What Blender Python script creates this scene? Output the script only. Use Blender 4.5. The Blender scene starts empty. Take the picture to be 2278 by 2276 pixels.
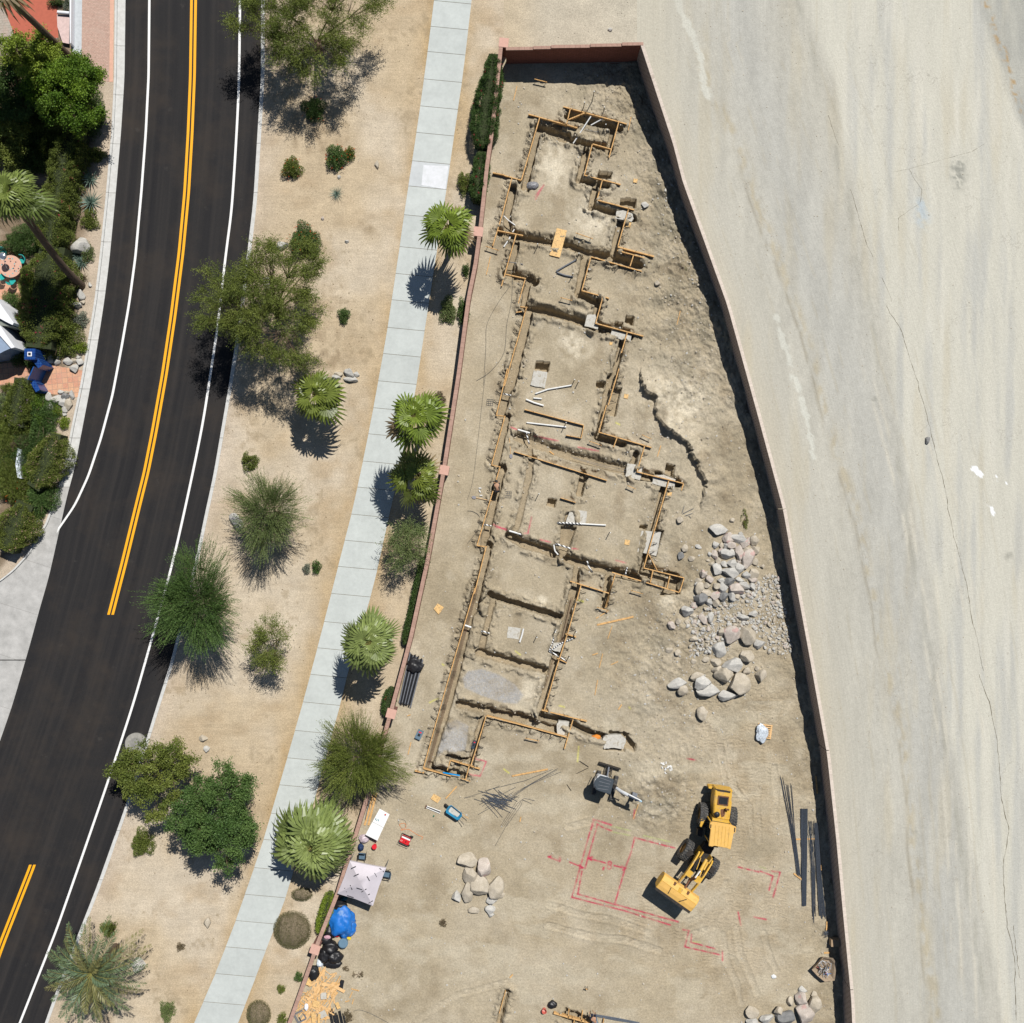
import bpy, bmesh, math, random
import numpy as np
from mathutils import Vector, Matrix, noise as mnoise
random.seed(7); RNG = np.random.default_rng(7)
R = math.radians
scene = bpy.context.scene
# ------------------------------------------------------------ camera, sky, sun, exposure
S = 28.0            # photo pixels per metre on the ground
CH = 80.0           # camera height above the ground
cd = bpy.data.cameras.new('camera'); cam = bpy.data.objects.new('camera', cd)
scene.collection.objects.link(cam); cam.location = (0, 0, CH); cam.rotation_euler = (0, 0, 0)
cd.sensor_fit = 'HORIZONTAL'; cd.angle = 2 * math.atan(1139 / S / CH); cd.clip_start = .5; cd.clip_end = 2000
scene.camera = cam
SUN = Vector((.30, .60, 1)).normalized()
w = bpy.data.worlds.new('World'); scene.world = w; w.use_nodes = True
nt = w.node_tree; bgn = nt.nodes['Background']; sky = nt.nodes.new('ShaderNodeTexSky')
sky.sky_type = 'NISHITA'; sky.sun_disc = False; sky.sun_elevation = math.asin(SUN.z)
sky.sun_rotation = math.atan2(SUN.x, SUN.y); sky.air_density = 1.0; sky.dust_density = .4
nt.links.new(sky.outputs[0], bgn.inputs[0]); bgn.inputs[1].default_value = .05
sl = bpy.data.lights.new('sun', 'SUN'); sl.energy = 5.0; sl.angle = R(.5); sl.color = (1, .965, .91)
so = bpy.data.objects.new('sun', sl); scene.collection.objects.link(so)
so.rotation_euler = SUN.to_track_quat('Z', 'Y').to_euler(); so.location = (20, 30, 60)
scene.cycles.diffuse_bounces = 1; scene.cycles.max_bounces = 6
vs = scene.view_settings; vs.view_transform = 'Standard'; vs.look = 'None'; vs.exposure = 0.0; vs.gamma = 1; vs.use_curve_mapping = False
# ------------------------------------------------------------ coordinates
CR = dict(A=(0, 0, 3.386), B=(570, 0, 3.386), C=(1100, 60, 4.825), D=(1600, 0, 2.847), E=(0, 550, 3.86), F=(0, 1000, 3.386),
          G=(420, 450, 3.386), H=(420, 980, 3.386), I=(1060, 360, 3.86), J=(1040, 820, 3.574), K=(900, 1300, 3.574),
          L=(1440, 1100, 4.196), M=(1220, 1660, 2.841), N=(1400, 1700, 5.514), O=(600, 1740, 3.6), P=(0, 1560, 2.696),
          Q=(0, 540, 6.032), U=(1620, 2160, 6.9), V=(1080, 2150, 5.367), X=(1300, 1680, 9.66), Y=(1040, 1020, 13.79),
          T=(1680, 1500, 2.487), W=(1600, 678, 2.348), Z=(0, 780, 5.514), S=(0, 0, 1.0))
def px(c, x, y): o = CR[c]; return (o[0] + x / o[2], o[1] + y / o[2])
def g(x, y, z=0.0):                 # photo pixel of a point that is z metres up -> place
    k = (1 - z / CH) / S
    return Vector(((x - 1139) * k, -(y - 1138) * k, z))
def gc(c, x, y, z=0.0): return g(*px(c, x, y), z)
# ------------------------------------------------------------ object helpers
COL = scene.collection
def setp(o, label=None, cat=None, group=None, kind=None):
    if label: o['label'] = label
    if cat: o['category'] = cat
    if group: o['group'] = group
    if kind: o['kind'] = kind
    return o
def empty(name, loc=(0, 0, 0), rz=0, label=None, cat=None, group=None):
    o = bpy.data.objects.new(name, None); COL.objects.link(o); o.location = loc; o.rotation_euler = (0, 0, rz)
    o.empty_display_size = .2
    return setp(o, label, cat, group)
def link(name, me, parent=None):
    o = bpy.data.objects.new(name, me); COL.objects.link(o)
    if parent is not None: o.parent = parent
    return o
def npmesh(name, V, F, mat=None, cols=None, uvs=None, smooth=False, parent=None):
    V = np.asarray(V, dtype=np.float32); F = np.asarray(F, dtype=np.int32)
    me = bpy.data.meshes.new(name); n = F.shape[1]
    me.vertices.add(len(V)); me.vertices.foreach_set('co', V.ravel())
    me.loops.add(F.size); me.loops.foreach_set('vertex_index', F.ravel())
    me.polygons.add(len(F)); me.polygons.foreach_set('loop_start', np.arange(0, F.size, n, dtype=np.int32))
    try: me.polygons.foreach_set('loop_total', np.full(len(F), n, dtype=np.int32))
    except Exception: pass
    if uvs is not None:
        ul = me.uv_layers.new(name='UVMap'); ul.data.foreach_set('uv', np.asarray(uvs, dtype=np.float32)[F.ravel()].ravel())
    me.update(calc_edges=True)
    if cols is not None:
        a = me.color_attributes.new('Col', 'FLOAT_COLOR', 'POINT'); c = np.ones((len(V), 4), dtype=np.float32); c[:, :3] = cols
        a.data.foreach_set('color', c.ravel())
    me.polygons.foreach_set('use_smooth', np.full(len(F), smooth, dtype=bool))
    if mat: me.materials.append(mat)
    return link(name, me, parent)
class MB:
    def __init__(s): s.v = []; s.f = []
    def add(s, vs, fs):
        n = len(s.v); s.v += [tuple(v) for v in vs]; s.f += [tuple(i + n for i in f) for f in fs]; return s
    def box(s, c, d, rz=0, M=None):
        hx, hy, hz = d[0] / 2, d[1] / 2, d[2] / 2
        T = Matrix.Translation(c) @ Matrix.Rotation(rz, 4, 'Z') if M is None else Matrix.Translation(c) @ M
        vs = [T @ Vector((x * hx, y * hy, z * hz)) for x in (-1, 1) for y in (-1, 1) for z in (-1, 1)]
        return s.add(vs, [(0, 1, 3, 2), (4, 6, 7, 5), (0, 4, 5, 1), (2, 3, 7, 6), (0, 2, 6, 4), (1, 5, 7, 3)])
    def bar(s, a, b, wd, ht, up=Vector((0, 0, 1))):      # box along a-b
        a, b = Vector(a), Vector(b); d = b - a; L = d.length
        if L < 1e-5: return s
        d.normalize(); sd = up.cross(d)
        if sd.length < 1e-4: sd = Vector((1, 0, 0)).cross(d)
        sd.normalize(); u = d.cross(sd)
        vs = [p + sd * (x * wd / 2) + u * (z * ht / 2) for p in (a, b) for x in (-1, 1) for z in (-1, 1)]
        return s.add(vs, [(0, 1, 3, 2), (4, 6, 7, 5), (0, 4, 5, 1), (2, 3, 7, 6), (0, 2, 6, 4), (1, 5, 7, 3)])
    def tube(s, pts, r, n=6, caps=True):
        pts = [Vector(p) for p in pts]; m = len(pts); rs = r if isinstance(r, (list, tuple)) else [r] * m
        vs = []; prev = None
        for i, p in enumerate(pts):
            d = (pts[min(i + 1, m - 1)] - pts[max(i - 1, 0)])
            if d.length < 1e-7: d = Vector((0, 0, 1))
            d.normalize()
            a = prev if prev is not None else (Vector((0, 0, 1)) if abs(d.z) < .9 else Vector((1, 0, 0)))
            a = (a - d * a.dot(d))
            if a.length < 1e-4: a = Vector((0, 1, 0)) - d * d.y
            a.normalize(); prev = a; b = d.cross(a)
            for k in range(n):
                t = 2 * math.pi * k / n; vs.append(p + (a * math.cos(t) + b * math.sin(t)) * rs[i])
        fs = [(i * n + k, i * n + (k + 1) % n, (i + 1) * n + (k + 1) % n, (i + 1) * n + k) for i in range(m - 1) for k in range(n)]
        if caps: fs += [tuple(range(n - 1, -1, -1)), tuple((m - 1) * n + k for k in range(n))]
        return s.add(vs, fs)
    def lathe(s, prof, n=20, M=Matrix.Identity(4), cap=True):   # prof: (r, z)
        vs = [M @ Vector((r * math.cos(2 * math.pi * k / n), r * math.sin(2 * math.pi * k / n), z)) for r, z in prof for k in range(n)]
        fs = [(i * n + k, i * n + (k + 1) % n, (i + 1) * n + (k + 1) % n, (i + 1) * n + k) for i in range(len(prof) - 1) for k in range(n)]
        if cap: fs += [tuple(range(n - 1, -1, -1)), tuple((len(prof) - 1) * n + k for k in range(n))]
        return s.add(vs, fs)
    def prism(s, poly, z0, z1, M=None):
        n = len(poly); vs = [Vector((x, y, z)) for z in (z0, z1) for x, y in poly]
        if M is not None: vs = [M @ v for v in vs]
        return s.add(vs, [tuple(range(n - 1, -1, -1)), tuple(range(n, 2 * n))] + [(i, (i + 1) % n, n + (i + 1) % n, n + i) for i in range(n)])
    def build(s, name, mat=None, parent=None, smooth=False, bevel=0, mats=None):
        me = bpy.data.meshes.new(name); me.from_pydata(s.v, [], s.f)
        bm = bmesh.new(); bm.from_mesh(me); bmesh.ops.recalc_face_normals(bm, faces=bm.faces)
        if bevel: bmesh.ops.bevel(bm, geom=list(bm.edges), offset=bevel, segments=2, affect='EDGES', clamp_overlap=True)
        bm.to_mesh(me); bm.free()
        if smooth:
            me.polygons.foreach_set('use_smooth', [True] * len(me.polygons))
            try: me.set_sharp_from_angle(angle=R(40))
            except Exception: pass
        if mat: me.materials.append(mat)
        return link(name, me, parent)
ORD = ['first', 'second', 'third', 'fourth', 'fifth', 'sixth', 'seventh', 'eighth', 'ninth', 'tenth', 'eleventh', 'twelfth', 'thirteenth',
       'fourteenth', 'fifteenth', 'sixteenth', 'seventeenth', 'eighteenth', 'nineteenth', 'twentieth']
def ordn(i):
    if i < 20: return ORD[i]
    t = (i + 1) // 10; u = (i + 1) % 10
    tens = {2: 'twenty', 3: 'thirty', 4: 'forty', 5: 'fifty', 6: 'sixty', 7: 'seventy', 8: 'eighty', 9: 'ninety'}[t]
    return (tens + '-' + ORD[u - 1]) if u else (tens[:-1] + 'ieth')
# ------------------------------------------------------------ value noise for colours and relief (real, world-fixed)
_grids = {}
def vnoise(x, y, seed=0):
    if seed not in _grids: _grids[seed] = np.random.default_rng(seed + 100).random((256, 256)).astype(np.float32)
    G = _grids[seed]; xi = np.floor(x).astype(int); yi = np.floor(y).astype(int); fx = x - xi; fy = y - yi
    fx = fx * fx * (3 - 2 * fx); fy = fy * fy * (3 - 2 * fy); a = G[yi % 256, xi % 256]; b = G[yi % 256, (xi + 1) % 256]
    c = G[(yi + 1) % 256, xi % 256]; d = G[(yi + 1) % 256, (xi + 1) % 256]
    return (a * (1 - fx) + b * fx) * (1 - fy) + (c * (1 - fx) + d * fx) * fy
def fbm(x, y, sc, oct=4, seed=0, sy=None):
    v = 0; a = 1; t = 0; sy = sy or sc
    for o in range(oct): v = v + a * vnoise(x / sc * 2 ** o + 17 * o, y / sy * 2 ** o + 31 * o, seed + o); t += a; a *= .5
    return v / t
def sstep(a, b, x): t = np.clip((x - a) / (b - a), 0, 1); return t * t * (3 - 2 * t)
def segdist(X, Y, pts):
    D = np.full(X.shape, 1e9, dtype=np.float32)
    for (x1, y1), (x2, y2) in zip(pts[:-1], pts[1:]):
        dx, dy = x2 - x1, y2 - y1; L = dx * dx + dy * dy + 1e-9
        t = np.clip(((X - x1) * dx + (Y - y1) * dy) / L, 0, 1); D = np.minimum(D, np.hypot(X - x1 - t * dx, Y - y1 - t * dy))
    return D
def inpoly(X, Y, poly):
    c = np.zeros(X.shape, bool); n = len(poly)
    for i in range(n):
        x1, y1 = poly[i]; x2, y2 = poly[(i + 1) % n]
        if y1 == y2: continue
        c ^= ((y1 > Y) != (y2 > Y)) & (X < (x2 - x1) * (Y - y1) / (y2 - y1) + x1)
    return c
# ------------------------------------------------------------ materials
class NT:
    def __init__(s, name, rough=.8, spec=.3, metal=0):
        s.m = bpy.data.materials.new(name); s.m.use_nodes = True; s.t = s.m.node_tree; s.b = s.t.nodes['Principled BSDF']
        s.b.inputs['Roughness'].default_value = rough; s.b.inputs['Metallic'].default_value = metal
        s.b.inputs['Specular IOR Level'].default_value = spec
    def n(s, t, **k):
        nd = s.t.nodes.new(t)
        for a, v in k.items():
            if a.startswith('i_'): nd.inputs[a[2:].replace('_', ' ')].default_value = v
            else: setattr(nd, a, v)
        return nd
    def l(s, a, b): s.t.links.new(a, b)
    def noise(s, vec, scale, detail=4, rough=.55, dist=0):
        nd = s.n('ShaderNodeTexNoise'); nd.inputs['Scale'].default_value = scale; nd.inputs['Detail'].default_value = detail
        nd.inputs['Roughness'].default_value = rough; nd.inputs['Distortion'].default_value = dist
        if vec is not None: s.l(vec, nd.inputs['Vector'])
        return nd.outputs['Fac']
    def ramp(s, fac, stops):
        nd = s.n('ShaderNodeValToRGB'); cr = nd.color_ramp
        while len(cr.elements) < len(stops): cr.elements.new(.5)
        for e, (p, c) in zip(cr.elements, stops): e.position = p; e.color = (*c, 1) if len(c) == 3 else c
        s.l(fac, nd.inputs['Fac']); return nd.outputs['Color']
    def mr(s, v, a, b, c, d):
        nd = s.n('ShaderNodeMapRange'); s.l(v, nd.inputs['Value'])
        for k, x in zip(('From Min', 'From Max', 'To Min', 'To Max'), (a, b, c, d)): nd.inputs[k].default_value = x
        return nd.outputs['Result']
    def mix(s, fac, a, b, mode='MIX'):
        nd = s.n('ShaderNodeMix', data_type='RGBA', blend_type=mode, clamp_factor=True)
        for k, v in ((0, fac), (6, a), (7, b)):
            if hasattr(v, 'is_output'): s.l(v, nd.inputs[k])
            else: nd.inputs[k].default_value = v if k == 0 else ((*v, 1) if len(v) == 3 else v)
        return nd.outputs[2]
    def mul(s, a, b):           # colour times grey value
        nd = s.n('ShaderNodeVectorMath', operation='SCALE'); s.l(a, nd.inputs[0]); s.l(b, nd.inputs['Scale']); return nd.outputs[0]
    def math(s, op, a, b):
        nd = s.n('ShaderNodeMath', operation=op)
        for k, v in ((0, a), (1, b)):
            if hasattr(v, 'is_output'): s.l(v, nd.inputs[k])
            else: nd.inputs[k].default_value = v
        return nd.outputs[0]
    def bump(s, h, strength=.5, dist=.02):
        nd = s.n('ShaderNodeBump'); nd.inputs['Strength'].default_value = strength; nd.inputs['Distance'].default_value = dist
        s.l(h, nd.inputs['Height']); s.l(nd.outputs[0], s.b.inputs['Normal'])
    def col(s, c): s.l(c, s.b.inputs['Base Color'])
    def pos(s): return s.n('ShaderNodeTexCoord').outputs['Object']
    def wpos(s): return s.n('ShaderNodeNewGeometry').outputs['Position']
    def uv(s, sx=1, sy=1):
        t = s.n('ShaderNodeTexCoord').outputs['UV']; m = s.n('ShaderNodeMapping'); s.l(t, m.inputs[0]); m.inputs['Scale'].default_value = (sx, sy, 1)
        return m.outputs[0]
    def attr(s, a='Col'): nd = s.n('ShaderNodeAttribute'); nd.attribute_name = a; return nd.outputs['Color']
def simple(name, c, rough=.7, var=.15, scale=6, spec=.3, metal=0, bump=0, dirt=None, detail=5):
    s = NT(name, rough, spec, metal); p = s.pos()
    f = s.noise(p, scale, detail); v = s.mr(f, .25, .75, 1 - var, 1 + var)
    rgb = s.n('ShaderNodeRGB'); rgb.outputs[0].default_value = (*c, 1); out = s.mul(rgb.outputs[0], v)
    if dirt:                      # (colour, amount, scale)
        d = s.noise(p, dirt[2], 6, .65); out = s.mix(s.mr(d, .62 - dirt[1], .70 - dirt[1] * .4, 0, 1), out, dirt[0])
    s.col(out)
    if bump: s.bump(f, bump, .02)
    return s.m
def soil(name, bump=.6, bd=.03, speck=.5, grain=7, tread=False, rake=False):
    s = NT(name, .95, .12); p = s.wpos(); c = s.attr()
    a = s.mr(s.noise(p, grain, 6, .7), .3, .7, .76, 1.2); b = s.mr(s.noise(p, .6, 5, .6), .3, .7, .92, 1.07); d = s.mr(s.noise(p, 2.2, 4, .6), .3, .7, .93, 1.06)
    out = s.mul(c, s.math('MULTIPLY', s.math('MULTIPLY', a, b), d))
    f2 = s.mr(s.noise(p, 16, 4, .75), .3, .7, .84, 1.14); out = s.mul(out, f2)
    if rake:
        mp = s.n('ShaderNodeMapping'); mp.inputs['Rotation'].default_value = (0, 0, R(14)); mp.inputs['Scale'].default_value = (.35, 4.5, 1); s.l(p, mp.inputs[0]); rk = s.noise(mp.outputs[0], 1.0, 5, .7, .6); out = s.mul(out, s.mr(rk, .3, .7, .92, 1.07))
    vo = s.n('ShaderNodeTexVoronoi'); vo.inputs['Scale'].default_value = 5.5; s.l(p, vo.inputs['Vector'])
    sp = s.mr(vo.outputs['Distance'], .10, .16, 1, 0); rnd = s.mr(vo.outputs['Color'], .6, .62, 0, speck)
    out = s.mix(s.math('MULTIPLY', sp, rnd), out, s.mix(s.noise(p, 9), (.12, .1, .08), (.62, .58, .52)))
    s.col(out)
    h = s.math('ADD', s.noise(p, 4, 8, .72), s.math('MULTIPLY', s.noise(p, 20, 4, .7), .35))
    if tread:                     # tyre cleat prints where vehicles drove
        at = s.n('ShaderNodeAttribute'); at.attribute_name = 'tread'
        wv = s.n('ShaderNodeTexWave'); wv.wave_type = 'BANDS'; wv.bands_direction = 'Y'; wv.inputs['Scale'].default_value = .95
        wv.inputs['Distortion'].default_value = 9; wv.inputs['Detail'].default_value = 2; wv.inputs['Detail Scale'].default_value = 1.6
        s.l(p, wv.inputs['Vector'])
        h = s.math('ADD', h, s.math('MULTIPLY', s.math('MULTIPLY', wv.outputs['Fac'], .38), at.outputs['Fac']))
    if tread:
        ra = s.n('ShaderNodeAttribute'); ra.attribute_name = 'rough'; h = s.math('MULTIPLY', h, s.math('ADD', s.math('MULTIPLY', ra.outputs['Fac'], 1.5), .75))
    s.bump(h, bump, bd); return s.m
def leafmat(name, spec=.25, rough=.55):
    s = NT(name, rough, spec); c = s.attr(); f = s.mr(s.noise(s.pos(), 3, 3), .3, .7, .8, 1.2); s.col(s.mul(c, f))
    s.b.inputs['Subsurface Weight'].default_value = 0
    tr = s.n('ShaderNodeBsdfTranslucent'); s.l(s.mul(c, f), tr.inputs['Color']); mx = s.n('ShaderNodeMixShader'); mx.inputs[0].default_value = .25
    s.l(s.b.outputs[0], mx.inputs[1]); s.l(tr.outputs[0], mx.inputs[2]); s.l(mx.outputs[0], s.t.nodes['Material Output'].inputs['Surface'])
    return s.m
MT = {}
MT['leaf'] = leafmat('foliage'); MT['palm'] = leafmat('palm_leaf', .4, .4)
MT['bark'] = simple('bark', (.16, .11, .075), .9, .35, 8, bump=.6)
MT['palmbark'] = simple('palm_bark', (.12, .085, .06), .95, .45, 12, bump=.8)
MT['wood'] = simple('form_lumber', (.63, .375, .15), .75, .22, 5, dirt=((.34, .20, .09), .10, 7))
MT['wood2'] = simple('pale_lumber', (.72, .46, .22), .75, .2, 5, dirt=((.4, .24, .1), .05, 9))
MT['ply'] = simple('plywood', (.74, .48, .2), .7, .12, 3, dirt=((.42, .27, .13), .14, 9))
MT['steel'] = simple('stake_steel', (.035, .03, .028), .6, .3, 8, metal=.3)
MT['rebar'] = simple('rebar_steel', (.09, .105, .13), .55, .3, 10, metal=.35)
MT['rust'] = simple('rusty_steel', (.13, .07, .045), .8, .3, 10)
MT['pvc'] = simple('white_pipe', (.72, .72, .70), .4, .06, 4)
MT['blackp'] = simple('black_plastic', (.02, .021, .024), .45, .3, 6)
MT['grayp'] = simple('grey_pipe', (.16, .17, .19), .5, .2, 6)
MT['conc'] = simple('raw_concrete', (.50, .48, .43), .9, .14, 6, bump=.3, dirt=((.36, .32, .25), .1, 4))
def stripes(name, c1, c2, sc):
    s = NT(name, .5); wv = s.n('ShaderNodeTexWave'); wv.wave_type = 'BANDS'; wv.bands_direction = 'DIAGONAL'; wv.inputs['Scale'].default_value = sc
    s.l(s.pos(), wv.inputs['Vector']); s.col(s.ramp(wv.outputs['Fac'], [(.45, c1), (.5, c2)])); return s.m
MT['stripe'] = stripes('foam_wrapped_pipe', (.03, .03, .035), (.75, .75, .73), 2.4)
# ------------------------------------------------------------ curves of the place (x as a function of y, photo pixels)
YS = np.arange(-700, 3001, 4.0)
def curve(pts, sm=40, k=1.0):
    P = sorted([(1138 + (y - 1138) * k, 1139 + (x - 1139) * k) for x, y in pts]); ys = np.array([p[0] for p in P]); xs = np.array([p[1] for p in P])
    s0 = (xs[1] - xs[0]) / (ys[1] - ys[0]); s1 = (xs[-1] - xs[-2]) / (ys[-1] - ys[-2])
    ys = np.r_[-900, ys, 3200]; xs = np.r_[xs[0] + s0 * (-900 - ys[1]), xs, xs[-1] + s1 * (3200 - ys[-2])]
    v = np.interp(YS, ys, xs); n = max(1, int(sm / 4)) | 1
    pad = np.r_[np.linspace(v[0] - (v[n] - v[0]), v[0], n)[:-1], v, np.linspace(v[-1], v[-1] + (v[-1] - v[-1 - n]), n)[1:]]
    kern = np.hanning(n + 2)[1:-1]; kern /= kern.sum(); sm_ = np.convolve(pad, kern, 'same')[n - 1:n - 1 + len(v)]
    return lambda y: np.interp(y, YS, sm_)
asL = curve([(277, 0), (275, 168), (267, 295), (254, 443), (242, 570), (230.6, 664), (215, 765), (199.5, 856), (181, 952), (162, 1050), (149, 1094), (127, 1192), (106, 1286), (88.6, 1345), (62, 1443), (25, 1570), (0, 1642), (-60, 1810), (-225, 2276)], 100)
cbR = curve([(591, -100), (585, 30), (585, 177), (580, 254), (574, 354), (568, 450), (554, 568), (544, 642), (531, 745), (514.5, 849), (498, 946), (487, 1010), (479, 1057), (459, 1148), (443, 1227), (384, 1472), (355, 1563), (282, 1797), (219, 1975), (185, 2061), (122, 2224), (104, 2276)], 110)
cbL = curve([(258, 0), (256.5, 168), (250, 295), (237, 443), (224, 570), (213, 664), (197, 765), (181, 856), (161, 952), (150, 1010), (133, 1083), (103, 1165), (62, 1233), (29.5, 1269), (0, 1292), (-60, 1330), (-300, 1470)], 16)
wlL = curve([(331, 0), (329.3, 168), (323, 295), (313, 428), (300, 570), (286, 674), (269.4, 770), (248.7, 879), (223, 975), (195, 1059), (165, 1124), (118, 1192)], 50)
yel = curve([(429.5, 0), (427, 168), (421.8, 295), (414, 428), (401.7, 560), (383.4, 705), (364, 835), (342, 959), (324, 1050), (307, 1118), (274.7, 1251), (243.6, 1372), (71, 1925), (2, 2101), (-60, 2276)], 60)
wlR = curve([(533, 0), (531, 177), (527, 266), (521, 369), (514, 472), (502.7, 553), (491, 657), (480.5, 745), (470, 813), (452.5, 928), (438.6, 1000), (413.5, 1118), (387, 1236), (357, 1348), (328, 1452), (296, 1564), (237, 1745), (178, 1916), (122, 2076), (44.5, 2272)], 150)
swL = curve([(965.7, 0), (951, 118), (933, 251), (915.5, 369), (903, 450), (887.5, 561), (860, 745), (833.5, 893), (813, 1000), (786, 1128), (753.7, 1254.6), (724, 1373), (703.5, 1452), (676, 1556), (630.6, 1716), (582, 1883), (523, 2053), (478.5, 2168), (432, 2276)], 60)
swR = curve([(1048.4, 0), (1030.7, 153.6), (1013, 274.7), (992, 422), (966, 589), (943, 739), (926, 852), (898, 998), (875, 1098), (836, 1275), (816, 1352), (779, 1467), (759, 1552), (697, 1782), (630.6, 2005), (604.6, 2072), (560, 2190), (526.7, 2276)], 60)
WLP = [(1113, 118), (1096, 283), (1084, 366), (1069.5, 502), (1058, 588), (1043, 660), (1020, 835), (988, 1042), (981, 1083), (951.6, 1246), (913, 1423), (898, 1479), (868, 1590), (808, 1804), (786, 1873), (750, 1990), (706, 2100), (694, 2137), (647, 2268)]
HL = 1.62; wallL = curve(WLP, 30, 1 - HL / CH)
WRP = [(1500, 323), (1521, 401), (1621, 678), (1687, 916.5), (1745, 1131.6), (1770, 1274), (1809, 1487), (1843, 1677), (1863, 1862), (1877, 2015), (1897, 2224), (1899, 2276)]
HR = 2.1; wallR = curve([(1415, 80)] + WRP, 40, 1 - HR / CH)
YTOP = 136.0
# ------------------------------------------------------------ strips
def strip(name, fl, fr, y0, y1, z, mat, nx=4, dy=10, zfun=None, colf=None, kind='structure', parent=None, smooth=False):
    ys = np.arange(y0, y1 + dy * .5, dy); u = np.linspace(0, 1, nx + 1); Y = np.repeat(ys[:, None], nx + 1, 1)
    L = fl(ys)[:, None]; Rr = fr(ys)[:, None]; X = L + (Rr - L) * u[None]
    Z = np.full(X.shape, float(z)) if zfun is None else zfun(X, Y, L, Rr)
    k = 1 / S; V = np.stack([(X - 1139) * k, -(Y - 1138) * k, Z], -1).reshape(-1, 3); UV = np.stack([(X - L) * k, -Y * k], -1).reshape(-1, 2)
    i = np.arange(len(ys) - 1)[:, None] * (nx + 1) + np.arange(nx)[None]; i = i.ravel(); F = np.stack([i, i + nx + 1, i + nx + 2, i + 1], 1)
    cols = colf(X, Y, L, Rr).reshape(-1, 3) if colf else None
    o = npmesh(name, V, F, mat, cols, UV, smooth, parent)
    return setp(o, kind=kind) if parent is None else o
off = lambda f, d: (lambda y: f(y) + d)
cst = lambda c: (lambda y: np.full(np.shape(y), float(c)))
# asphalt
s = NT('asphalt', .85, .25); u1 = s.uv(1, .02); p = s.wpos()
tr_ = s.noise(u1, 1.6, 3); base = s.ramp(tr_, [(.3, (.0145, .014, .0155)), (.5, (.020, .019, .0195)), (.7, (.030, .027, .026))])
out = s.mul(base, s.mr(s.noise(p, 14, 4, .7), .3, .7, .8, 1.2))
st = s.mr(s.noise(p, .22, 6, .68), .47, .70, 0, .75); out = s.mix(st, out, (.040, .032, .026)); sp2 = s.mr(s.noise(p, .9, 7, .75), .62, .72, 0, .5); out = s.mix(sp2, out, (.055, .05, .045)); s.col(out); s.bump(s.noise(p, 45, 3), .25, .01); asphalt = s.m
strip('road', asL, off(cbR, -4), -640, 2900, -.13, asphalt, 12, 10)
def mk_paint(name, c, w1=.55):
    s = NT(name, .6, .3); p = s.wpos(); f = s.noise(p, 16, 5, .7)
    s.col(s.mix(s.mr(f, .62, .78, 0, w1), s.mix(s.mr(s.noise(p, .8, 3), .3, .7, 0, .25), c, tuple(v * .8 for v in c)), (.1, .1, .1))); return s.m
pw, py_ = mk_paint('white_road_paint', (.80, .80, .78)), mk_paint('yellow_road_paint', (.86, .40, .012))
strip('white_edge_line', off(wlL, -2.6), off(wlL, 2.6), -640, 1192, -.122, pw, 1, 8)
strip('white_edge_line', off(wlR, -2.6), off(wlR, 2.6), -640, 2900, -.122, pw, 1, 8)
for a, b in ((-640, 1372), (1925, 2250)):
    for d in (-4.6, 4.6): strip('yellow_centre_line', off(yel, d - 2.9), off(yel, d + 2.9), a, b, -.122, py_, 1, 8)
# kerbs and gutter
s = NT('kerb_concrete', .9, .2); p = s.wpos(); jt = s.n('ShaderNodeSeparateXYZ'); s.l(p, jt.inputs[0])
md = s.math('ABSOLUTE', s.math('SUBTRACT', s.math('FRACT', s.math('MULTIPLY', jt.outputs['Y'], 1 / 3.9), 0), .5), 0)
out = s.mix(s.mr(s.noise(p, 3, 6, .7), .3, .7, 0, 1), (.48, .475, .45), (.62, .62, .60)); out = s.mix(s.mr(md, .0, .008, 1, 0), out, (.13, .12, .10))
s.col(out); s.bump(s.noise(p, 30, 3), .2, .01); kerbm = s.m
def kerbz(X, Y, L, Rr):
    t = (X - L) / (Rr - L); return np.where(t < .05, -.5, np.where(t > .95, -.5, .02))
strip('kerb', off(cbR, -5), off(cbR, 4.2), -640, 2900, 0, kerbm, 20, 10, kerbz)
strip('kerb', off(cbL, -2.6), off(cbL, 3), -640, 1440, 0, kerbm, 20, 4, lambda X, Y, L, R_: np.where((X - L) / (R_ - L) < .05, -.5, np.where((X - L) / (R_ - L) > .95, -.5, .03)))
strip('gutter', off(cbL, 1), off(asL, .7), -640, 1092, -.12, kerbm, 3, 10, lambda X, Y, L, R_: -.104 - .025 * (X - L) / (R_ - L))
# driveway apron at the left edge
s = NT('driveway_concrete', .9, .2); p = s.wpos(); out = s.mix(s.mr(s.noise(p, 1.2, 6, .65), .3, .7, 0, 1), (.34, .335, .32), (.50, .49, .47))
out = s.mul(out, s.mr(s.noise(p, 16, 4, .7), .3, .7, .88, 1.1)); vo = s.n('ShaderNodeTexBrick'); vo.inputs['Scale'].default_value = 1; vo.inputs['Brick Width'].default_value = 60
vo.inputs['Row Height'].default_value = 3.9; vo.inputs['Mortar Size'].default_value = .022; vo.inputs['Color1'].default_value = vo.inputs['Color2'].default_value = (0, 0, 0, 1); vo.inputs['Mortar'].default_value = (1, 1, 1, 1)
mp = s.n('ShaderNodeMapping'); mp.inputs['Rotation'].default_value = (0, 0, R(18)); s.l(p, mp.inputs[0]); s.l(mp.outputs[0], vo.inputs['Vector'])
sx = s.n('ShaderNodeSeparateColor'); s.l(vo.outputs['Color'], sx.inputs[0]); s.col(s.mix(s.math('MULTIPLY', sx.outputs[0], .35), out, (.12, .11, .10))); drivem = s.m
strip('driveway_apron', lambda y: np.maximum(cbL(y) + 1, -300), off(asL, .7), 1084, 1470, -.12, drivem, 8, 6, lambda X, Y, L, R_: -.10 - .025 * (X - L) / (R_ - L))
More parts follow.
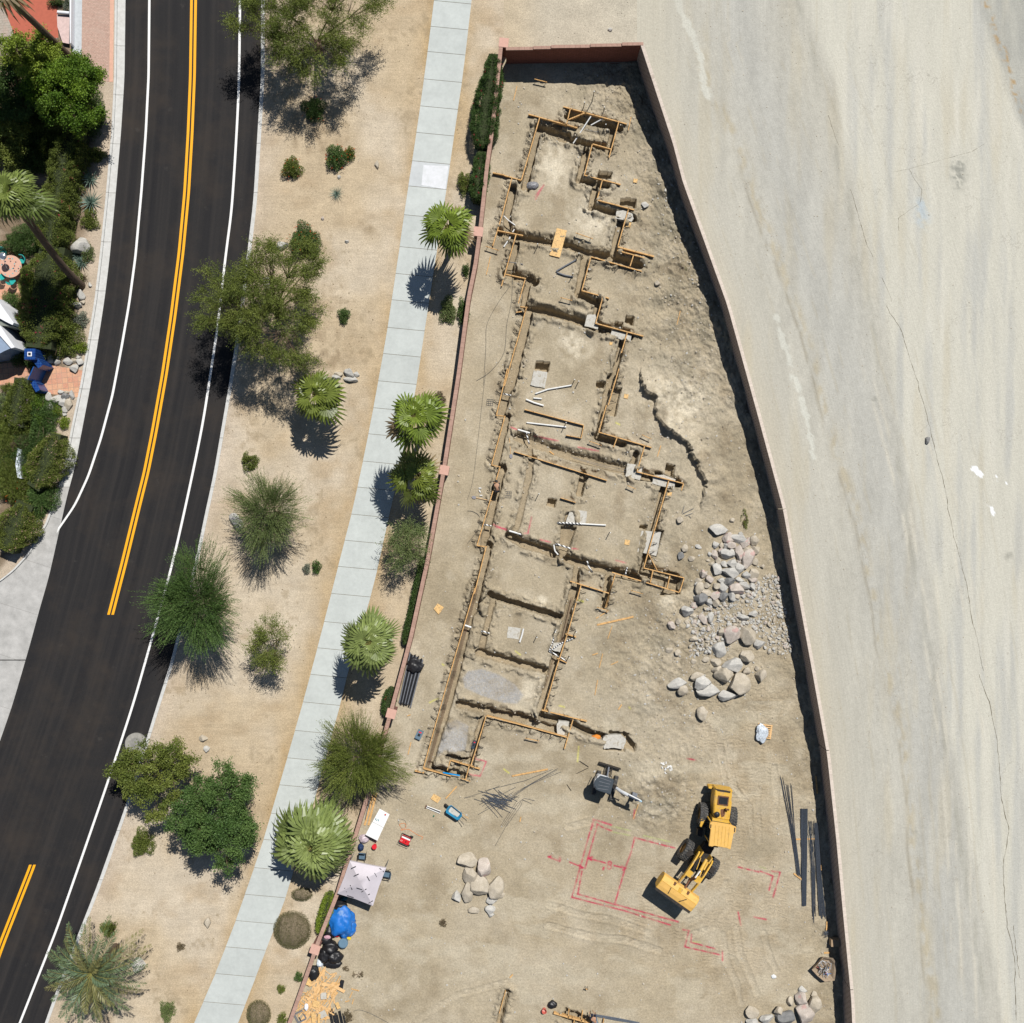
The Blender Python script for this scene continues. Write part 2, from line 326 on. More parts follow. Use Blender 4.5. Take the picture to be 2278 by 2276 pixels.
strip('driveway_apron', cst(-300), lambda y: np.maximum(asL(y) + .7, -299), 1470, 1900, -.12, drivem, 8, 10, lambda X, Y, L, R_: -.10 - .025 * (X - L) / (R_ - L))
# ------------------------------------------------------------ ground of the verge
VERGE = np.array((.485, .392, .268)); SITE = np.array((.405, .342, .240))
def lerp3(a, b, t): return a + (np.asarray(b) - a) * t[..., None]
def vergecol(X, Y, L=None, R_=None):
    c = np.ones(X.shape + (3,)) * VERGE; n = fbm(X, Y, 150, 4, 3); m = fbm(X, Y, 60, 4, 9, sy=45)
    c = lerp3(c, (.53, .455, .35), sstep(.35, .75, n)); c = lerp3(c, (.40, .305, .195), sstep(.48, .85, m) * .7)
    yel_ = fbm(X, Y, 30, 3, 21, sy=90) * np.exp(-np.minimum(np.abs(X - swL(Y)), np.abs(X - swR(Y))) / 25); c = lerp3(c, (.41, .285, .14), np.clip(yel_ * 1.1, 0, .8))
    c = lerp3(c, (.50, .42, .34), np.exp(-np.abs(X - cbR(Y)) / 30) * .6)
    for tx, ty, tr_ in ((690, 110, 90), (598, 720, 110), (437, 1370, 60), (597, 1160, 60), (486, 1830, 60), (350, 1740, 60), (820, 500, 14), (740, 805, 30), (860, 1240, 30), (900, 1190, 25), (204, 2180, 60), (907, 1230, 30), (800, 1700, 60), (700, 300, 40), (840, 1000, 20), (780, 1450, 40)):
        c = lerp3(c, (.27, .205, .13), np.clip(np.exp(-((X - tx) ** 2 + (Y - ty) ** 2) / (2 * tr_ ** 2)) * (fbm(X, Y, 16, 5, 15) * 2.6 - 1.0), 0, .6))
    sp_ = fbm(X, Y, 11, 3, 25) * fbm(X, Y, 70, 3, 26); c = lerp3(c, (.30, .235, .15), sstep(.40, .52, sp_) * .5)
    return c * (0.93 + .14 * fbm(X, Y, 26, 4, 40))[..., None]
vm = soil('decomposed_granite', .5, .03, .35, 8, rake=True)
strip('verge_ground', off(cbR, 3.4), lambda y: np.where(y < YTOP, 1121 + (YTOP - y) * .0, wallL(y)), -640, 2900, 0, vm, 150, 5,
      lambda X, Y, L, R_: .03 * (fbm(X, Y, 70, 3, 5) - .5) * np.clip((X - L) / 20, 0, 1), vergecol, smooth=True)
strip('garden_ground', cst(-700), off(cbL, -2), -640, 1440, 0, vm, 60, 6, None, lambda X, Y, L, R_: lerp3(lerp3(np.ones(X.shape + (3,)) * np.array((.46, .38, .29)), (.20, .15, .10), sstep(28, 44, cbL(Y) - X) * (Y < 1300)), (.52, .42, .33), sstep(.5, .7, fbm(X, Y, 20, 4, 7)) * .4), smooth=True)
# sidewalk slabs with open joints
s = NT('sidewalk_concrete', .85, .25); p = s.wpos(); c = s.attr(); s.col(s.mul(c, s.math('MULTIPLY', s.mr(s.noise(p, 3.2, 6, .75), .3, .7, .93, 1.05), s.mr(s.noise(p, .7, 6, .7), .3, .7, .90, 1.07)))); s.bump(s.noise(p, 40, 2), .15, .01); swm = s.m
JY = [-119, -58, 1.5, 59, 115, 176, 236, 295, 358, 414, 478, 549]
k0 = 549
while k0 < 2450: k0 += 60.6 + random.uniform(-3, 3); JY.append(k0)
for q in range(9): JY.insert(0, JY[0] - 61)
V = []; F = []; Cc = []
for a, b in zip(JY[:-1], JY[1:]):
    tone = np.array((.50, .53, .51)) * random.uniform(.94, 1.03)
    if abs(a - 358) < 2: tone = np.array((.52, .545, .55))
    lx0, lx1, rx0, rx1 = swL(a), swL(b), swR(a), swR(b); sk = 11; gp = .55
    P = [(lx0, a + gp - 0), (rx0, a + gp + sk - 3), (rx1, b - gp + sk - 3), (lx1, b - gp)]
    n0 = len(V); nsub = 6
    for z in (.035, -.15):
        for (x, y) in P: v = g(x, y); V.append((v.x, v.y, z)); Cc.append(tone)
    F += [(n0 + 3, n0 + 2, n0 + 1, n0)] + [(n0 + i, n0 + (i + 1) % 4, n0 + 4 + (i + 1) % 4, n0 + 4 + i) for i in range(4)]
setp(npmesh('sidewalk', V, F, swm, np.array(Cc)), kind='structure')
s = NT('joint_soil', .95); s.b.inputs['Base Color'].default_value = (.22, .20, .16, 1)
strip('sidewalk_bed', off(swL, .6), off(swR, -.6), -640, 2500, .022, s.m, 1, 20)
# pale repaired patch on one slab
def patch(name, pts, z, mat, kind='structure', c='S'):
    m = MB(); vs = [gc(c, x, y) for x, y in pts]; m.add([(v.x, v.y, z) for v in vs], [tuple(range(len(vs)))]); o = m.build(name, mat); return setp(o, kind=kind)
s = NT('pale_concrete_stain', .8); p = s.wpos(); s.col(s.mix(s.mr(s.noise(p, 2.5, 6, .7), .35, .65, 0, 1), (.60, .62, .63), (.70, .71, .74))); stm = s.m
patch('pale_slab_patch', [(950, 1245), (1445, 1240), (1425, 1430), (940, 1395)], .040, stm, c='B') if False else patch('pale_slab_patch', [(1260, 1245), (1448, 1252), (1425, 1428), (1245, 1395)], .040, stm, c='B')
# ------------------------------------------------------------ construction ground: one relief sheet with trenches
def PP(c, *pts): return [px(c, x, y) for x, y in pts]
TR = [('C', 15, .8, (460, 1120), (400, 1400), (320, 1720)), ('C', 16, .8, (460, 1080), (780, 1165)), ('C', 15, .8, (780, 960), (1340, 1090)), ('C', 13, .8, (700, 1190), (1240, 1310)),
      ('C', 12, .8, (1270, 1100), (1220, 1340)), ('C', 13, .7, (985, 1320), (905, 1650)), ('C', 12, .8, (905, 1640), (1210, 1710)), ('I', 13, .7, (1030, 170), (985, 400)),
      ('I', 14, .85, (1000, 385), (1350, 480)), ('I', 15, .62, (1235, 510), (1165, 840)), ('I', 16, .8, (1180, 830), (1400, 890)), ('I', 16, .56, (310, 230), (275, 400), (262, 570)),
      ('I', 16, .8, (200, 610), (420, 660), (640, 690), (800, 725), (980, 785), (1150, 815)), ('I', 14, .62, (345, 700), (275, 960)), ('I', 16, .8, (255, 965), (500, 1030)),
      ('I', 13, .62, (435, 1060), (400, 1250)), ('I', 16, .85, (430, 1255), (700, 1310), (930, 1385), (1080, 1440)), ('I', 14, .62, (930, 830), (870, 1145)), ('I', 14, .8, (890, 1145), (1040, 1215)),
      ('I', 13, .7, (1045, 1200), (1005, 1420)), ('I', 15, .85, (1030, 1420), (1320, 1500)), ('I', 13, .7, (1245, 1560), (1170, 1930)), ('J', 12, .7, (1135, 60), (1035, 540)), ('J', 13, .8, (1030, 545), (1240, 605)),
      ('I', 20, .56, (445, 1310), (290, 1930)), ('J', 18, .56, (365, 0), (265, 370)), ('J', 15, .56, (315, 380), (225, 760)), ('J', 16, .56, (280, 790), (190, 1140), (130, 1400)), ('J', 16, .56, (170, 1400), (100, 1700), (50, 1930)),
      ('K', 19, .56, (582, 0), (480, 400), (340, 960), (185, 1450)), ('J', 18, .48, (400, 550), (640, 640), (830, 700), (1080, 765), (1270, 820)), ('J', 14, .25, (510, 720), (480, 900), (390, 1270)),
      ('J', 17, .8, (330, 1330), (430, 1390), (560, 1430), (700, 1480)), ('J', 17, .85, (790, 1520), (1000, 1580), (1350, 1670)), ('J', 12, .3, (480, 520), (500, 700)), ('J', 13, .7, (1340, 680), (1300, 800)),
      ('J', 15, .8, (1340, 850), (1680, 920)), ('J', 13, .7, (1555, 960), (1480, 1280), (1385, 1620)), ('J', 20, .62, (1400, 1620), (1660, 1690)), ('J', 20, .35, (810, 1180), (760, 1470)), ('J', 14, .7, (920, 840), (890, 990)),
      ('J', 15, .62, (870, 1580), (850, 1800)), ('K', 16, .62, (1340, 60), (1230, 480), (1080, 1000)), ('J', 14, .85, (1120, 1660), (1090, 1880)), ('K', 14, .85, (680, 85), (760, 115), (1080, 215), (1240, 262)),
      ('K', 13, .34, (700, 140), (610, 520)), ('K', 15, .8, (590, 545), (900, 635), (1120, 690)), ('K', 15, .8, (430, 955), (620, 1005), (1010, 1085)), ('K', 13, .56, (615, 1070), (525, 1440)),
      ('K', 11, .8, (340, 1370), (510, 1400)), ('K', 14, .8, (190, 1445), (330, 1490), (480, 1520)), ('K', 16, .62, (650, 1045), (900, 1090), (1240, 1170)), ('K', 14, .85, (1090, 1050), (1340, 1110), (1420, 1165), (1600, 1215)),
      ('V', 10, .7, (262, 300), (160, 700)), ('V', 18, .62, (960, 590), (1240, 690)), ('K', 14, .3, (440, 1400), (400, 1480))]
PIT = [('I', .8, (1050, 75), (1168, 90), (1150, 155), (1025, 135)), ('I', .7, (1235, 320), (1300, 310), (1375, 320), (1370, 400), (1230, 370)), ('I', .9, (512, 1710), (635, 1720), (618, 1810), (500, 1785)),
       ('I', .6, (1190, 1370), (1262, 1380), (1255, 1425), (1185, 1410)), ('I', .8, (1285, 1318), (1360, 1330), (1350, 1410), (1275, 1380)), ('J', .6, (1028, 98), (1100, 108), (1088, 160), (1020, 150)),
       ('J', .7, (1165, 145), (1228, 155), (1180, 380), (1100, 360), (1120, 200)), ('J', .7, (642, 1030), (712, 1040), (695, 1108), (630, 1090)), ('J', .5, (1372, 1240), (1432, 1248), (1425, 1280), (1368, 1275)),
       ('J', .6, (1505, 1275), (1560, 1290), (1500, 1500), (1450, 1480)), ('J', .55, (745, 1250), (870, 1260), (800, 1460), (730, 1440)), ('J', .8, (1580, 755), (1655, 770), (1635, 860), (1570, 830)),
       ('J', .7, (1495, 812), (1552, 822), (1545, 850), (1488, 838)), ('J', .6, (895, 845), (965, 855), (945, 900), (890, 890)), ('J', .7, (1590, 1610), (1670, 1625), (1690, 1790), (1530, 1810)), ('K', .7, (1740, 1165), (1845, 1280), (1830, 1335), (1760, 1310)),
       ('K', .5, (1630, 1165), (1790, 1185), (1750, 1330), (1580, 1320)), ('I', .6, (455, 120), (470, 130), (450, 260), (380, 240)), ('J', .7, (250, 750), (310, 760), (300, 830), (245, 800)), ('J', .7, (130, 1380), (205, 1395), (195, 1440), (140, 1425)),
       ('I', .7, (440, 960), (515, 990), (490, 1060), (420, 1040)), ('J', .6, (400, 510), (500, 540), (480, 600), (395, 580)), ('C', .6, (640, 1000), (740, 1030), (720, 1090), (610, 1060)), ('J', .7, (945, 1640), (1100, 1690), (1080, 1760), (925, 1700)) if False else ('K', .5, (430, 930), (530, 955), (520, 990), (420, 970))]
RIDGE = PP('J', (1380, 60), (1420, 180), (1500, 230), (1485, 380), (1560, 450), (1660, 530), (1760, 610), (1830, 780), (1885, 860), (1890, 980), (1850, 1080))
# sprayed layout marks (colour of the ground itself): polylines in crop M unless told
RED = [((285, 463), (400, 498)), ((285, 463), (268, 530)), ((262, 545), (148, 955)), ((148, 955), (480, 1040), (770, 1130)), ((305, 490), (345, 515), (400, 535)), ((310, 495), (232, 770)), ((212, 790), (185, 935)), ((185, 935), (420, 1000), (820, 1110)), ((545, 578), (800, 645)),
       ((545, 578), (520, 680), (485, 770), (418, 1003)), ((250, 708), (360, 738)), ((250, 708), (278, 700)), ((250, 708), (272, 722)), ((415, 755), (488, 772)), ((488, 772), (465, 757)), ((488, 772), (470, 783)), ((0, 700), (58, 722)), ((0, 700), (18, 694)),
       ((135, 733), (218, 768)), ((218, 768), (195, 750)), ((218, 768), (198, 772)), ((888, 1165), (862, 1268), (1080, 1318)), ((905, 1190), (900, 1240), (1050, 1280)), ((850, 1160), (890, 1165)), ((1100, 1295), (1100, 1355)), ((1340, 790), (1420, 822), (1395, 910)),
       ((1410, 790), (1465, 798), (1420, 955)), ((1300, 1080), (1375, 1095)), ((1200, 1050), (1215, 1130)), ((878, 78), (930, 88)), ((1200, 765), (1330, 795)), ((345, 780), (350, 766)), ((75, 715), (70, 728)), ((545, 405), (540, 455))]
def ring(cx, cy, rx, ry, n=10, rot=0): return tuple((cx + rx * math.cos(2 * math.pi * i / n + rot), cy + ry * math.sin(2 * math.pi * i / n)) for i in range(n + 1))
RED += [ring(388, 740, 10, 11), ring(384, 763, 13, 14), ((352, 768), (346, 776)), ring(72, 706, 5, 6), ring(68, 719, 6, 7)]
REDX = [('K', ((560, 1380), (650, 1410), (600, 1525), (520, 1510))), ('K', ((1495, 1930), (1510, 1870), (1640, 1915))), ('J', ((510, 1180), (480, 1310), (450, 1310))), ('J', ((205, 1240), (310, 1285))), ('J', ((220, 1260), (310, 1275))), ('J', ((580, 1360), (660, 1380))), ('J', ((830, 1430), (880, 1435))),
        ('J', ((880, 625), (1040, 655))), ('J', ((1180, 1525), (1260, 1545))), ('J', ((530, 535), (720, 575))), ('J', ((340, 465), (390, 485))), ('I', ((575, 205), (500, 300))), ('C', ((1190 - 660, 1700), (440, 1850)))]
GRN = [((405, 505), (520, 535)), ((400, 540), (520, 565)), ((600, 565), (770, 605)), ((910, 1235), (960, 1240)), ((1335, 762), (1375, 775))]
YELX = [('K', ((1385, 1290), (1375, 1410))), ('K', ((1230, 965), (1270, 975))), ('K', ((1785, 975), (1795, 990))), ('K', ((1375, 120), (1420, 140))), ('K', ((880, 1830 - 1300 + 0), (920, 560))), ('K', ((300, 635), (315, 645))), ('K', ((200, 940), (270, 905))), ('J', ((880, 1840), (920, 1850))), ('K', ((790, 1470), (830, 1500))), ('J', ((1180, 430), (1210, 445)))]
def site_fields(X, Y):
    Z = .05 * (fbm(X, Y, 160, 4, 50) - .5) + .05 * (fbm(X, Y, 22, 4, 55) - .5)
    rough = np.clip(np.exp(-((X - 1540) ** 2) / (2 * 95 ** 2) - ((Y - 560) ** 2) / (2 * 300 ** 2)) + np.exp(-((X - 1500) ** 2) / (2 * 120 ** 2) - ((Y - 1440) ** 2) / (2 * 170 ** 2)) * .7 + np.exp(-np.abs(X - wallR(Y)) / 45) * .9 +
                    np.exp(-((X - 1450) ** 2) / (2 * 60 ** 2) - ((Y - 1770) ** 2) / (2 * 50 ** 2)) + np.exp(-((X - 1380) ** 2) / (2 * 80 ** 2) - ((Y - 200) ** 2) / (2 * 60 ** 2)), 0, 1.2)
    near = np.zeros(X.shape)
    Z += rough * (.75 * (fbm(X, Y, 38, 5, 60) - .5) + .30 * (fbm(X, Y, 9, 3, 66) - .5))
    c = np.ones(X.shape + (3,)) * SITE
    c = lerp3(c, (.44, .38, .28), sstep(.35, .75, fbm(X, Y, 120, 5, 70))); c = lerp3(c, (.31, .258, .175), sstep(.42, .85, fbm(X, Y, 90, 6, 77)) * .8)
    c = lerp3(c, (.26, .23, .165), np.clip(rough, 0, 1) * sstep(.42, .68, fbm(X, Y, 34, 6, 80)) * .7)
    pale = sstep(.50, .80, fbm(X, Y, 40, 6, 90)); c = lerp3(c, (.50, .44, .335), pale * .5)
    for (cc, x, y, r) in (('C', 590, 1350, 26), ('C', 690, 1650, 16), ('I', 640, 60, 22), ('I', 950, 480, 30), ('I', 830, 1560, 26), ('J', 1790, 290, 14), ('K', 1100, 130, 12), ('K', 990, 850, 14), ('I', 1050, 530, 20), ('J', 1650, 250, 50), ('J', 1600, 1850, 14)):
        a, b = px(cc, x, y); c = lerp3(c, (.64, .57, .44), np.clip(np.exp(-((X - a) ** 2 + (Y - b) ** 2) / (2 * r * r)) * (fbm(X, Y, 12, 4, 33) * 2.2 - .5), 0, .85))
    wob = (fbm(X, Y, 12, 3, 44) - .5) * 5.5
    D = np.zeros(X.shape)
    for t in TR:
        pts = PP(t[0], *t[3:]); xs = [p[0] for p in pts]; ys = [p[1] for p in pts]; m = (X > min(xs) - 25) & (X < max(xs) + 25) & (Y > min(ys) - 25) & (Y < max(ys) + 25)
        if not m.any(): continue
        d = segdist(X[m], Y[m], pts) + wob[m]; D[m] = np.maximum(D[m], t[2] * sstep(t[1] / 2 + 1.1, t[1] / 2 - 1.0, d))
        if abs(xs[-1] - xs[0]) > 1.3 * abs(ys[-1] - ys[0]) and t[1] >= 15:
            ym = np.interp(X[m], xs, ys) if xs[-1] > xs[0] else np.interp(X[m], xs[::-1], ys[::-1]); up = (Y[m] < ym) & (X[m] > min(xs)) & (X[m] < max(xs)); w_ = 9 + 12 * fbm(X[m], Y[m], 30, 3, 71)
            q_ = np.where(up, sstep(t[1] / 2 + w_, t[1] / 2 - 1, d), 0); Z[m] -= q_ * .32 * (.6 + .9 * fbm(X[m], Y[m], 7, 3, 72)); c[m] = lerp3(c[m], (.30, .25, .17), np.clip(q_ * 1.4, 0, .75))  # upper bank: dark clumpy soil, its shaded side painted darker too
        # spoil thrown beside the trench
        Z[m] += .22 * np.exp(-((d - t[1] / 2 - 8) / 6) ** 2) * sstep(.42, .62, fbm(X[m], Y[m], 13, 4, 12)); near[m] = np.maximum(near[m], np.exp(-((d - t[1] / 2 - 4) / 11) ** 2))
    for t in PIT:
        pts = PP(t[0], *t[2:]); ip = inpoly(X + wob * .4, Y + wob * .3, pts); D = np.where(ip, np.maximum(D, t[1]), D)
    c = lerp3(c, (.34, .272, .178), np.clip(D * 3.0, 0, .9)); Z = Z * (1 - np.clip(D * 2.2, 0, .9)) - D
    # excavated bank: the ground is higher to the right of the ridge
    x0, x1 = 1380, 1660; m = (X > x0) & (X < x1) & (Y > 800) & (Y < 1160); d = segdist(X[m], Y[m], RIDGE)
    ry = np.array([p[1] for p in RIDGE]); rx = np.array([p[0] for p in RIDGE]); o = np.argsort(ry); xr = np.interp(Y[m], ry[o], rx[o])
    side = X[m] + wob[m] * 1.4 + (fbm(X[m], Y[m], 9, 3, 81) - .5) * 16 > xr; Z[m] += np.where(side, (.25 + .9 * fbm(X[m], Y[m], 24, 3, 82)) * np.exp(-d / 45) * sstep(800, 850, Y[m]) * sstep(1150, 1080, Y[m]), -.05 * np.exp(-d / 8))
    for (cc, x, y, r, h) in (('L', 780, 760, 55, .25), ('L', 830, 1300, 70, .12), ('K', 700, 800, 50, .1), ('M', 690, 300, 35, .18), ('O', 420, 1700, 40, .10)):
        a, b = px(cc, x, y); Z += h * np.exp(-((X - a) ** 2 + (Y - b) ** 2) / (2 * r * r))
    # gravel beds
    for poly in (PP('K', (450, 740), (500, 680), (620, 660), (760, 710), (880, 780), (960, 880), (900, 960), (780, 950), (600, 890), (470, 830)), PP('K', (340, 1090), (420, 1065), (520, 1120), (510, 1230), (490, 1330), (400, 1340), (320, 1330), (260, 1390), (240, 1370), (290, 1200))):
        cx = sum(p[0] for p in poly) / len(poly); cy = sum(p[1] for p in poly) / len(poly)
        ip = inpoly(X + wob, Y + wob, poly); dd = segdist(X, Y, poly + poly[:1]); e = np.where(ip, sstep(0, 6, dd), 0)
        c = lerp3(c, np.array((.37, .36, .345)), e * (.55 + .45 * (np.random.default_rng(1).random(X.shape) > .35)))
    Z += near * .16 * (fbm(X, Y, 8, 3, 67) - .5) * (D < .1)
    c = lerp3(c, (.30, .25, .17), near * sstep(.50, .68, fbm(X, Y, 15, 4, 68)) * .6)
    # damp/dark patches, scuffs
    dark = sstep(.52, .85, fbm(X, Y, 46, 6, 95)); c = lerp3(c, (.27, .215, .14), dark * .6)
    # tread zones
    T = np.clip(np.exp(-((X - 1480) ** 2) / (2 * 190 ** 2) - ((Y - 2040) ** 2) / (2 * 75 ** 2)) * 1.2 + np.exp(-((X - 1640) ** 2) / (2 * 90 ** 2) - ((Y - 1780) ** 2) / (2 * 330 ** 2)) * 1.1, 0, 1) * sstep(.38, .55, fbm(X, Y, 40, 3, 99))
    c = lerp3(c, (.385, .30, .19), T * .3)
    ruts = T * (fbm(X, Y, 7, 2, 8, sy=60) - .5) * .06; Z += ruts
    for pl in (PP('M', (860, 0), (870, 150), (850, 300), (800, 420)), PP('M', (1085, 0), (1110, 130), (1120, 260)), PP('M', (1150, 0), (1140, 100), (1180, 260), (1270, 380), (1290, 560)), PP('M', (1330, 280), (1320, 420), (1335, 600)), PP('M', (1430, 130), (1445, 300), (1430, 460)), PP('M', (0, 1000), (200, 1060), (420, 1100), (640, 1180)), PP('M', (0, 1130), (260, 1200), (480, 1220), (700, 1290)),
               PP('M', (1100, 1190), (1120, 1350), (1190, 1500), (1215, 1620)), PP('M', (1190, 1150), (1210, 1300), (1270, 1440), (1320, 1560)), PP('M', (1360, 1180), (1400, 1330), (1440, 1420)), PP('M', (820, 1140), (960, 1080), (1060, 960), (1120, 860)), PP('M', (880, 1200), (1040, 1140), (1150, 1000)), PP('O', (1180, 1900), (1500, 1700), (1900, 1600)), PP('K', (1300, 1930), (1500, 1880), (1600, 1700)), PP('M', (480, 330), (560, 420), (700, 470), (800, 430))):
        xs = [q[0] for q in pl]; ys = [q[1] for q in pl]; m = (X > min(xs) - 14) & (X < max(xs) + 14) & (Y > min(ys) - 14) & (Y < max(ys) + 14); d = segdist(X[m], Y[m], pl) + (fbm(X[m], Y[m], 30, 2, 73) - .5) * 6; a_ = sstep(7.5, 5, d) * np.clip(fbm(X[m], Y[m], 22, 3, 74) * 2.2 - .5, 0, 1)
        ph_ = np.sin((Y[m] * 1.0 + np.abs(d) * .9) * 1.15); c[m] = lerp3(c[m], (.49, .43, .325), a_ * .38); c[m] *= (1 - a_ * .10 * ph_)[..., None]; Z[m] += -.03 * a_ + .018 * a_ * ph_ + .03 * np.exp(-((d - 9) / 2.2) ** 2)
    sc2 = sstep(.56, .70, fbm(X, Y, 85, 5, 75, sy=45)) * (Y > 1560); c = lerp3(c, (.48, .425, .32), sc2 * .55)
    # sprayed lines
    def spray(items, colr, wd, st):
        nonlocal c
        for cc, pl in items:
            pts = PP(cc, *pl); xs = [p[0] for p in pts]; ys = [p[1] for p in pts]; m = (X > min(xs) - 8) & (X < max(xs) + 8) & (Y > min(ys) - 8) & (Y < max(ys) + 8)
            if not m.any(): continue
            d = segdist(X[m], Y[m], pts); a = np.exp(-(d / wd) ** 2) * np.clip(-.05 + 1.7 * fbm(X[m], Y[m], 9, 3, 5), 0, 1) * st; c[m] = lerp3(c[m], colr, np.clip(a, 0, 1))
    spray([('M', p) for p in RED], (.47, .03, .08), 1.7, 1.05); spray(REDX, (.55, .05, .12), 1.6, .8); spray([('M', p) for p in GRN], (.40, .55, .12), 1.3, .5); spray(YELX, (.70, .68, .08), 1.6, .6)
    return Z, c, T, np.clip(rough + near * .6, 0, 1)
nx, ys = 540, np.r_[np.arange(YTOP, 2330, 2.05), np.arange(2335, 2900, 10)]
L = wallL(ys)[:, None]; Rr = wallR(ys)[:, None]; u = np.linspace(0, 1, nx + 1); X = L + (Rr - L) * u[None]; Y = np.repeat(ys[:, None], nx + 1, 1)
Z, Cc, T, RG = site_fields(X, Y); SITEX, SITEY, SITEZ = X, ys, Z
V = np.stack([(X - 1139) / S, -(Y - 1138) / S, Z], -1).reshape(-1, 3); i = (np.arange(len(ys) - 1)[:, None] * (nx + 1) + np.arange(nx)[None]).ravel()
site = npmesh('construction_ground', V, np.stack([i, i + nx + 1, i + nx + 2, i + 1], 1), soil('graded_dirt', 1.0, .055, .7, 7, True), Cc.reshape(-1, 3), smooth=True)
a = site.data.attributes.new('tread', 'FLOAT', 'POINT'); a.data.foreach_set('value', T.astype(np.float32).ravel()); a = site.data.attributes.new('rough', 'FLOAT', 'POINT'); a.data.foreach_set('value', RG.astype(np.float32).ravel()); setp(site, kind='structure')
def gz(x, y):                  # height of the dirt at a photo pixel
    if y < YTOP + 2 or y > 2320: return 0.0
    r = int(np.clip((y - YTOP) / 2.05, 0, len(SITEY) - 2)); xl, xr = SITEX[r, 0], SITEX[r, -1]
    if x < xl or x > xr: return 0.0
    return float(SITEZ[r, int(np.clip((x - xl) / (xr - xl) * 540, 0, 540))])
# ------------------------------------------------------------ top gravel lot and the concrete channel floor on the right
def chancol(X, Y, L, R_):
    d = X - L; v = Y; c = np.ones(X.shape + (3,)) * np.array((.50, .455, .365)); bend_ = 1790 + (np.clip(v, 0, 3000) / 2276.) ** .8 * 430; w1 = (fbm(X, Y, 40, 4, 2, sy=200) - .5)
    c = lerp3(c, (.485, .455, .385), sstep(15, 80, d + 40 * w1) * .85); c = lerp3(c, (.45, .432, .385), np.exp(-((d - 240 - 60 * w1) / 75) ** 2) * .75)
    c = lerp3(c, (.46, .36, .215), np.exp(-(np.clip(d, 0, None) / 11) ** 2) * .6)
    dl = d - 148 - .02 * v + 26 * (fbm(X, Y, 60, 3, 14, sy=160) - .5); c = lerp3(c, (.44, .375, .26), np.exp(-(dl / 12) ** 2) * .75 * sstep(.35, .65, fbm(X, Y, 9, 5, 13, sy=24)) * sstep(0, 200, v)); c = lerp3(c, (.33, .295, .23), np.exp(-((dl + 11) / 3.5) ** 2) * .75 * sstep(.35, .6, fbm(X, Y, 12, 4, 16, sy=70)) * sstep(200, 500, v))
    on = sstep(-14, 14, X - bend_ + 60 * w1); c = lerp3(c, (.575, .54, .45), on * .95); c = lerp3(c, (.50, .43, .30), sstep(.55, .8, fbm(X, Y, 26, 4, 23, sy=260)) * .35)
    c = lerp3(c, (.46, .445, .40), on * sstep(.46, .70, fbm(X, Y, 22, 5, 24, sy=300)) * .75); c = lerp3(c, (.62, .58, .49), on * sstep(.50, .75, fbm(X, Y, 16, 5, 27, sy=240)) * .55)
    c = lerp3(c, (.36, .34, .28), np.exp(-((X - bend_ + 22) / 9) ** 2) * sstep(.40, .62, fbm(X, Y, 14, 4, 28, sy=90)) * .6)
    for dx, am in ((60, .3), (112, .35), (205, .4), (232, .3), (318, .35), (400, .3), (470, .25)): c = lerp3(c, (.43, .375, .27), np.exp(-((d - dx - 10 * w1) / 2.6) ** 2) * sstep(.40, .62, fbm(X, Y, 10, 4, dx + 3, sy=130)) * am)
    gr = (1 - on) * sstep(60, 120, d); c *= (1 + gr * (.16 * (fbm(X, Y, 8, 3, 52, sy=11) - .5) + .22 * (fbm(X, Y, 22, 5, 53, sy=160) - .5)))[..., None]
    ed = X - (2169 + .345 * v) + 22 * (fbm(X, Y, 20, 4, 34, sy=60) - .5); c = lerp3(c, (.36, .35, .31), sstep(-4, 20, ed) * (v < 700) * .7 * (.5 + fbm(X, Y, 16, 4, 35, sy=60))); c = lerp3(c, (.42, .26, .10), np.exp(-((ed - 22) / 6) ** 2) * sstep(.52, .64, fbm(X, Y, 8, 4, 29)) * (v < 600) * .8)
    sp = np.exp(-(((X - 2132) / 16) ** 2 + ((Y - 385) / 30) ** 2)); c = lerp3(c, (.25, .245, .21), np.clip(sp * 1.6 * (fbm(X, Y, 6, 4, 31) * 2.4 - .7), 0, .8))
    sp = np.exp(-(((X - 2052) / 14) ** 2 + ((Y - 470) / 30) ** 2)); c = lerp3(c, (.42, .52, .60), np.clip(sp * (fbm(X, Y, 9, 3, 37) * 2.6 - .9), 0, .5))
    for pl, wd in ((PP('W', (295, 60), (320, 160), (350, 240), (375, 300)), 6), (PP('W', (380, 370), (430, 480), (460, 620), (490, 790)), 6), (PP('S', (1505, 0), (1530, 60), (1560, 130), (1572, 215)), 8)):
        dd = segdist(X, Y, pl) + (fbm(X, Y, 12, 5, 6) - .5) * 22; c = lerp3(c, (.60, .58, .50), sstep(wd, wd - 2.5, dd) * .85)
    sp = np.minimum(segdist(X, Y, PP('W', (1335, 860), (1370, 890))), segdist(X, Y, PP('W', (1420, 1055), (1425, 1085)))) + (fbm(X, Y, 9, 4, 3) - .5) * 16; c = lerp3(c, (.95, .95, .96), sstep(6, 4, sp)); sp = segdist(X, Y, PP('W', (1400, 880), (1490, 930))) + 26 * fbm(X, Y, 5, 3, 19); c = lerp3(c, (.95, .95, .96), sstep(11, 9.5, sp))
    for dx in (245, 262, 292, 345, 372): c = lerp3(c, (.60, .55, .45), np.exp(-((d - dx - 30 * np.sin(v / 700)) / 4) ** 2) * sstep(.45, .65, fbm(X, Y, 14, 4, dx, sy=90)) * .75 * sstep(700, 1000, v))
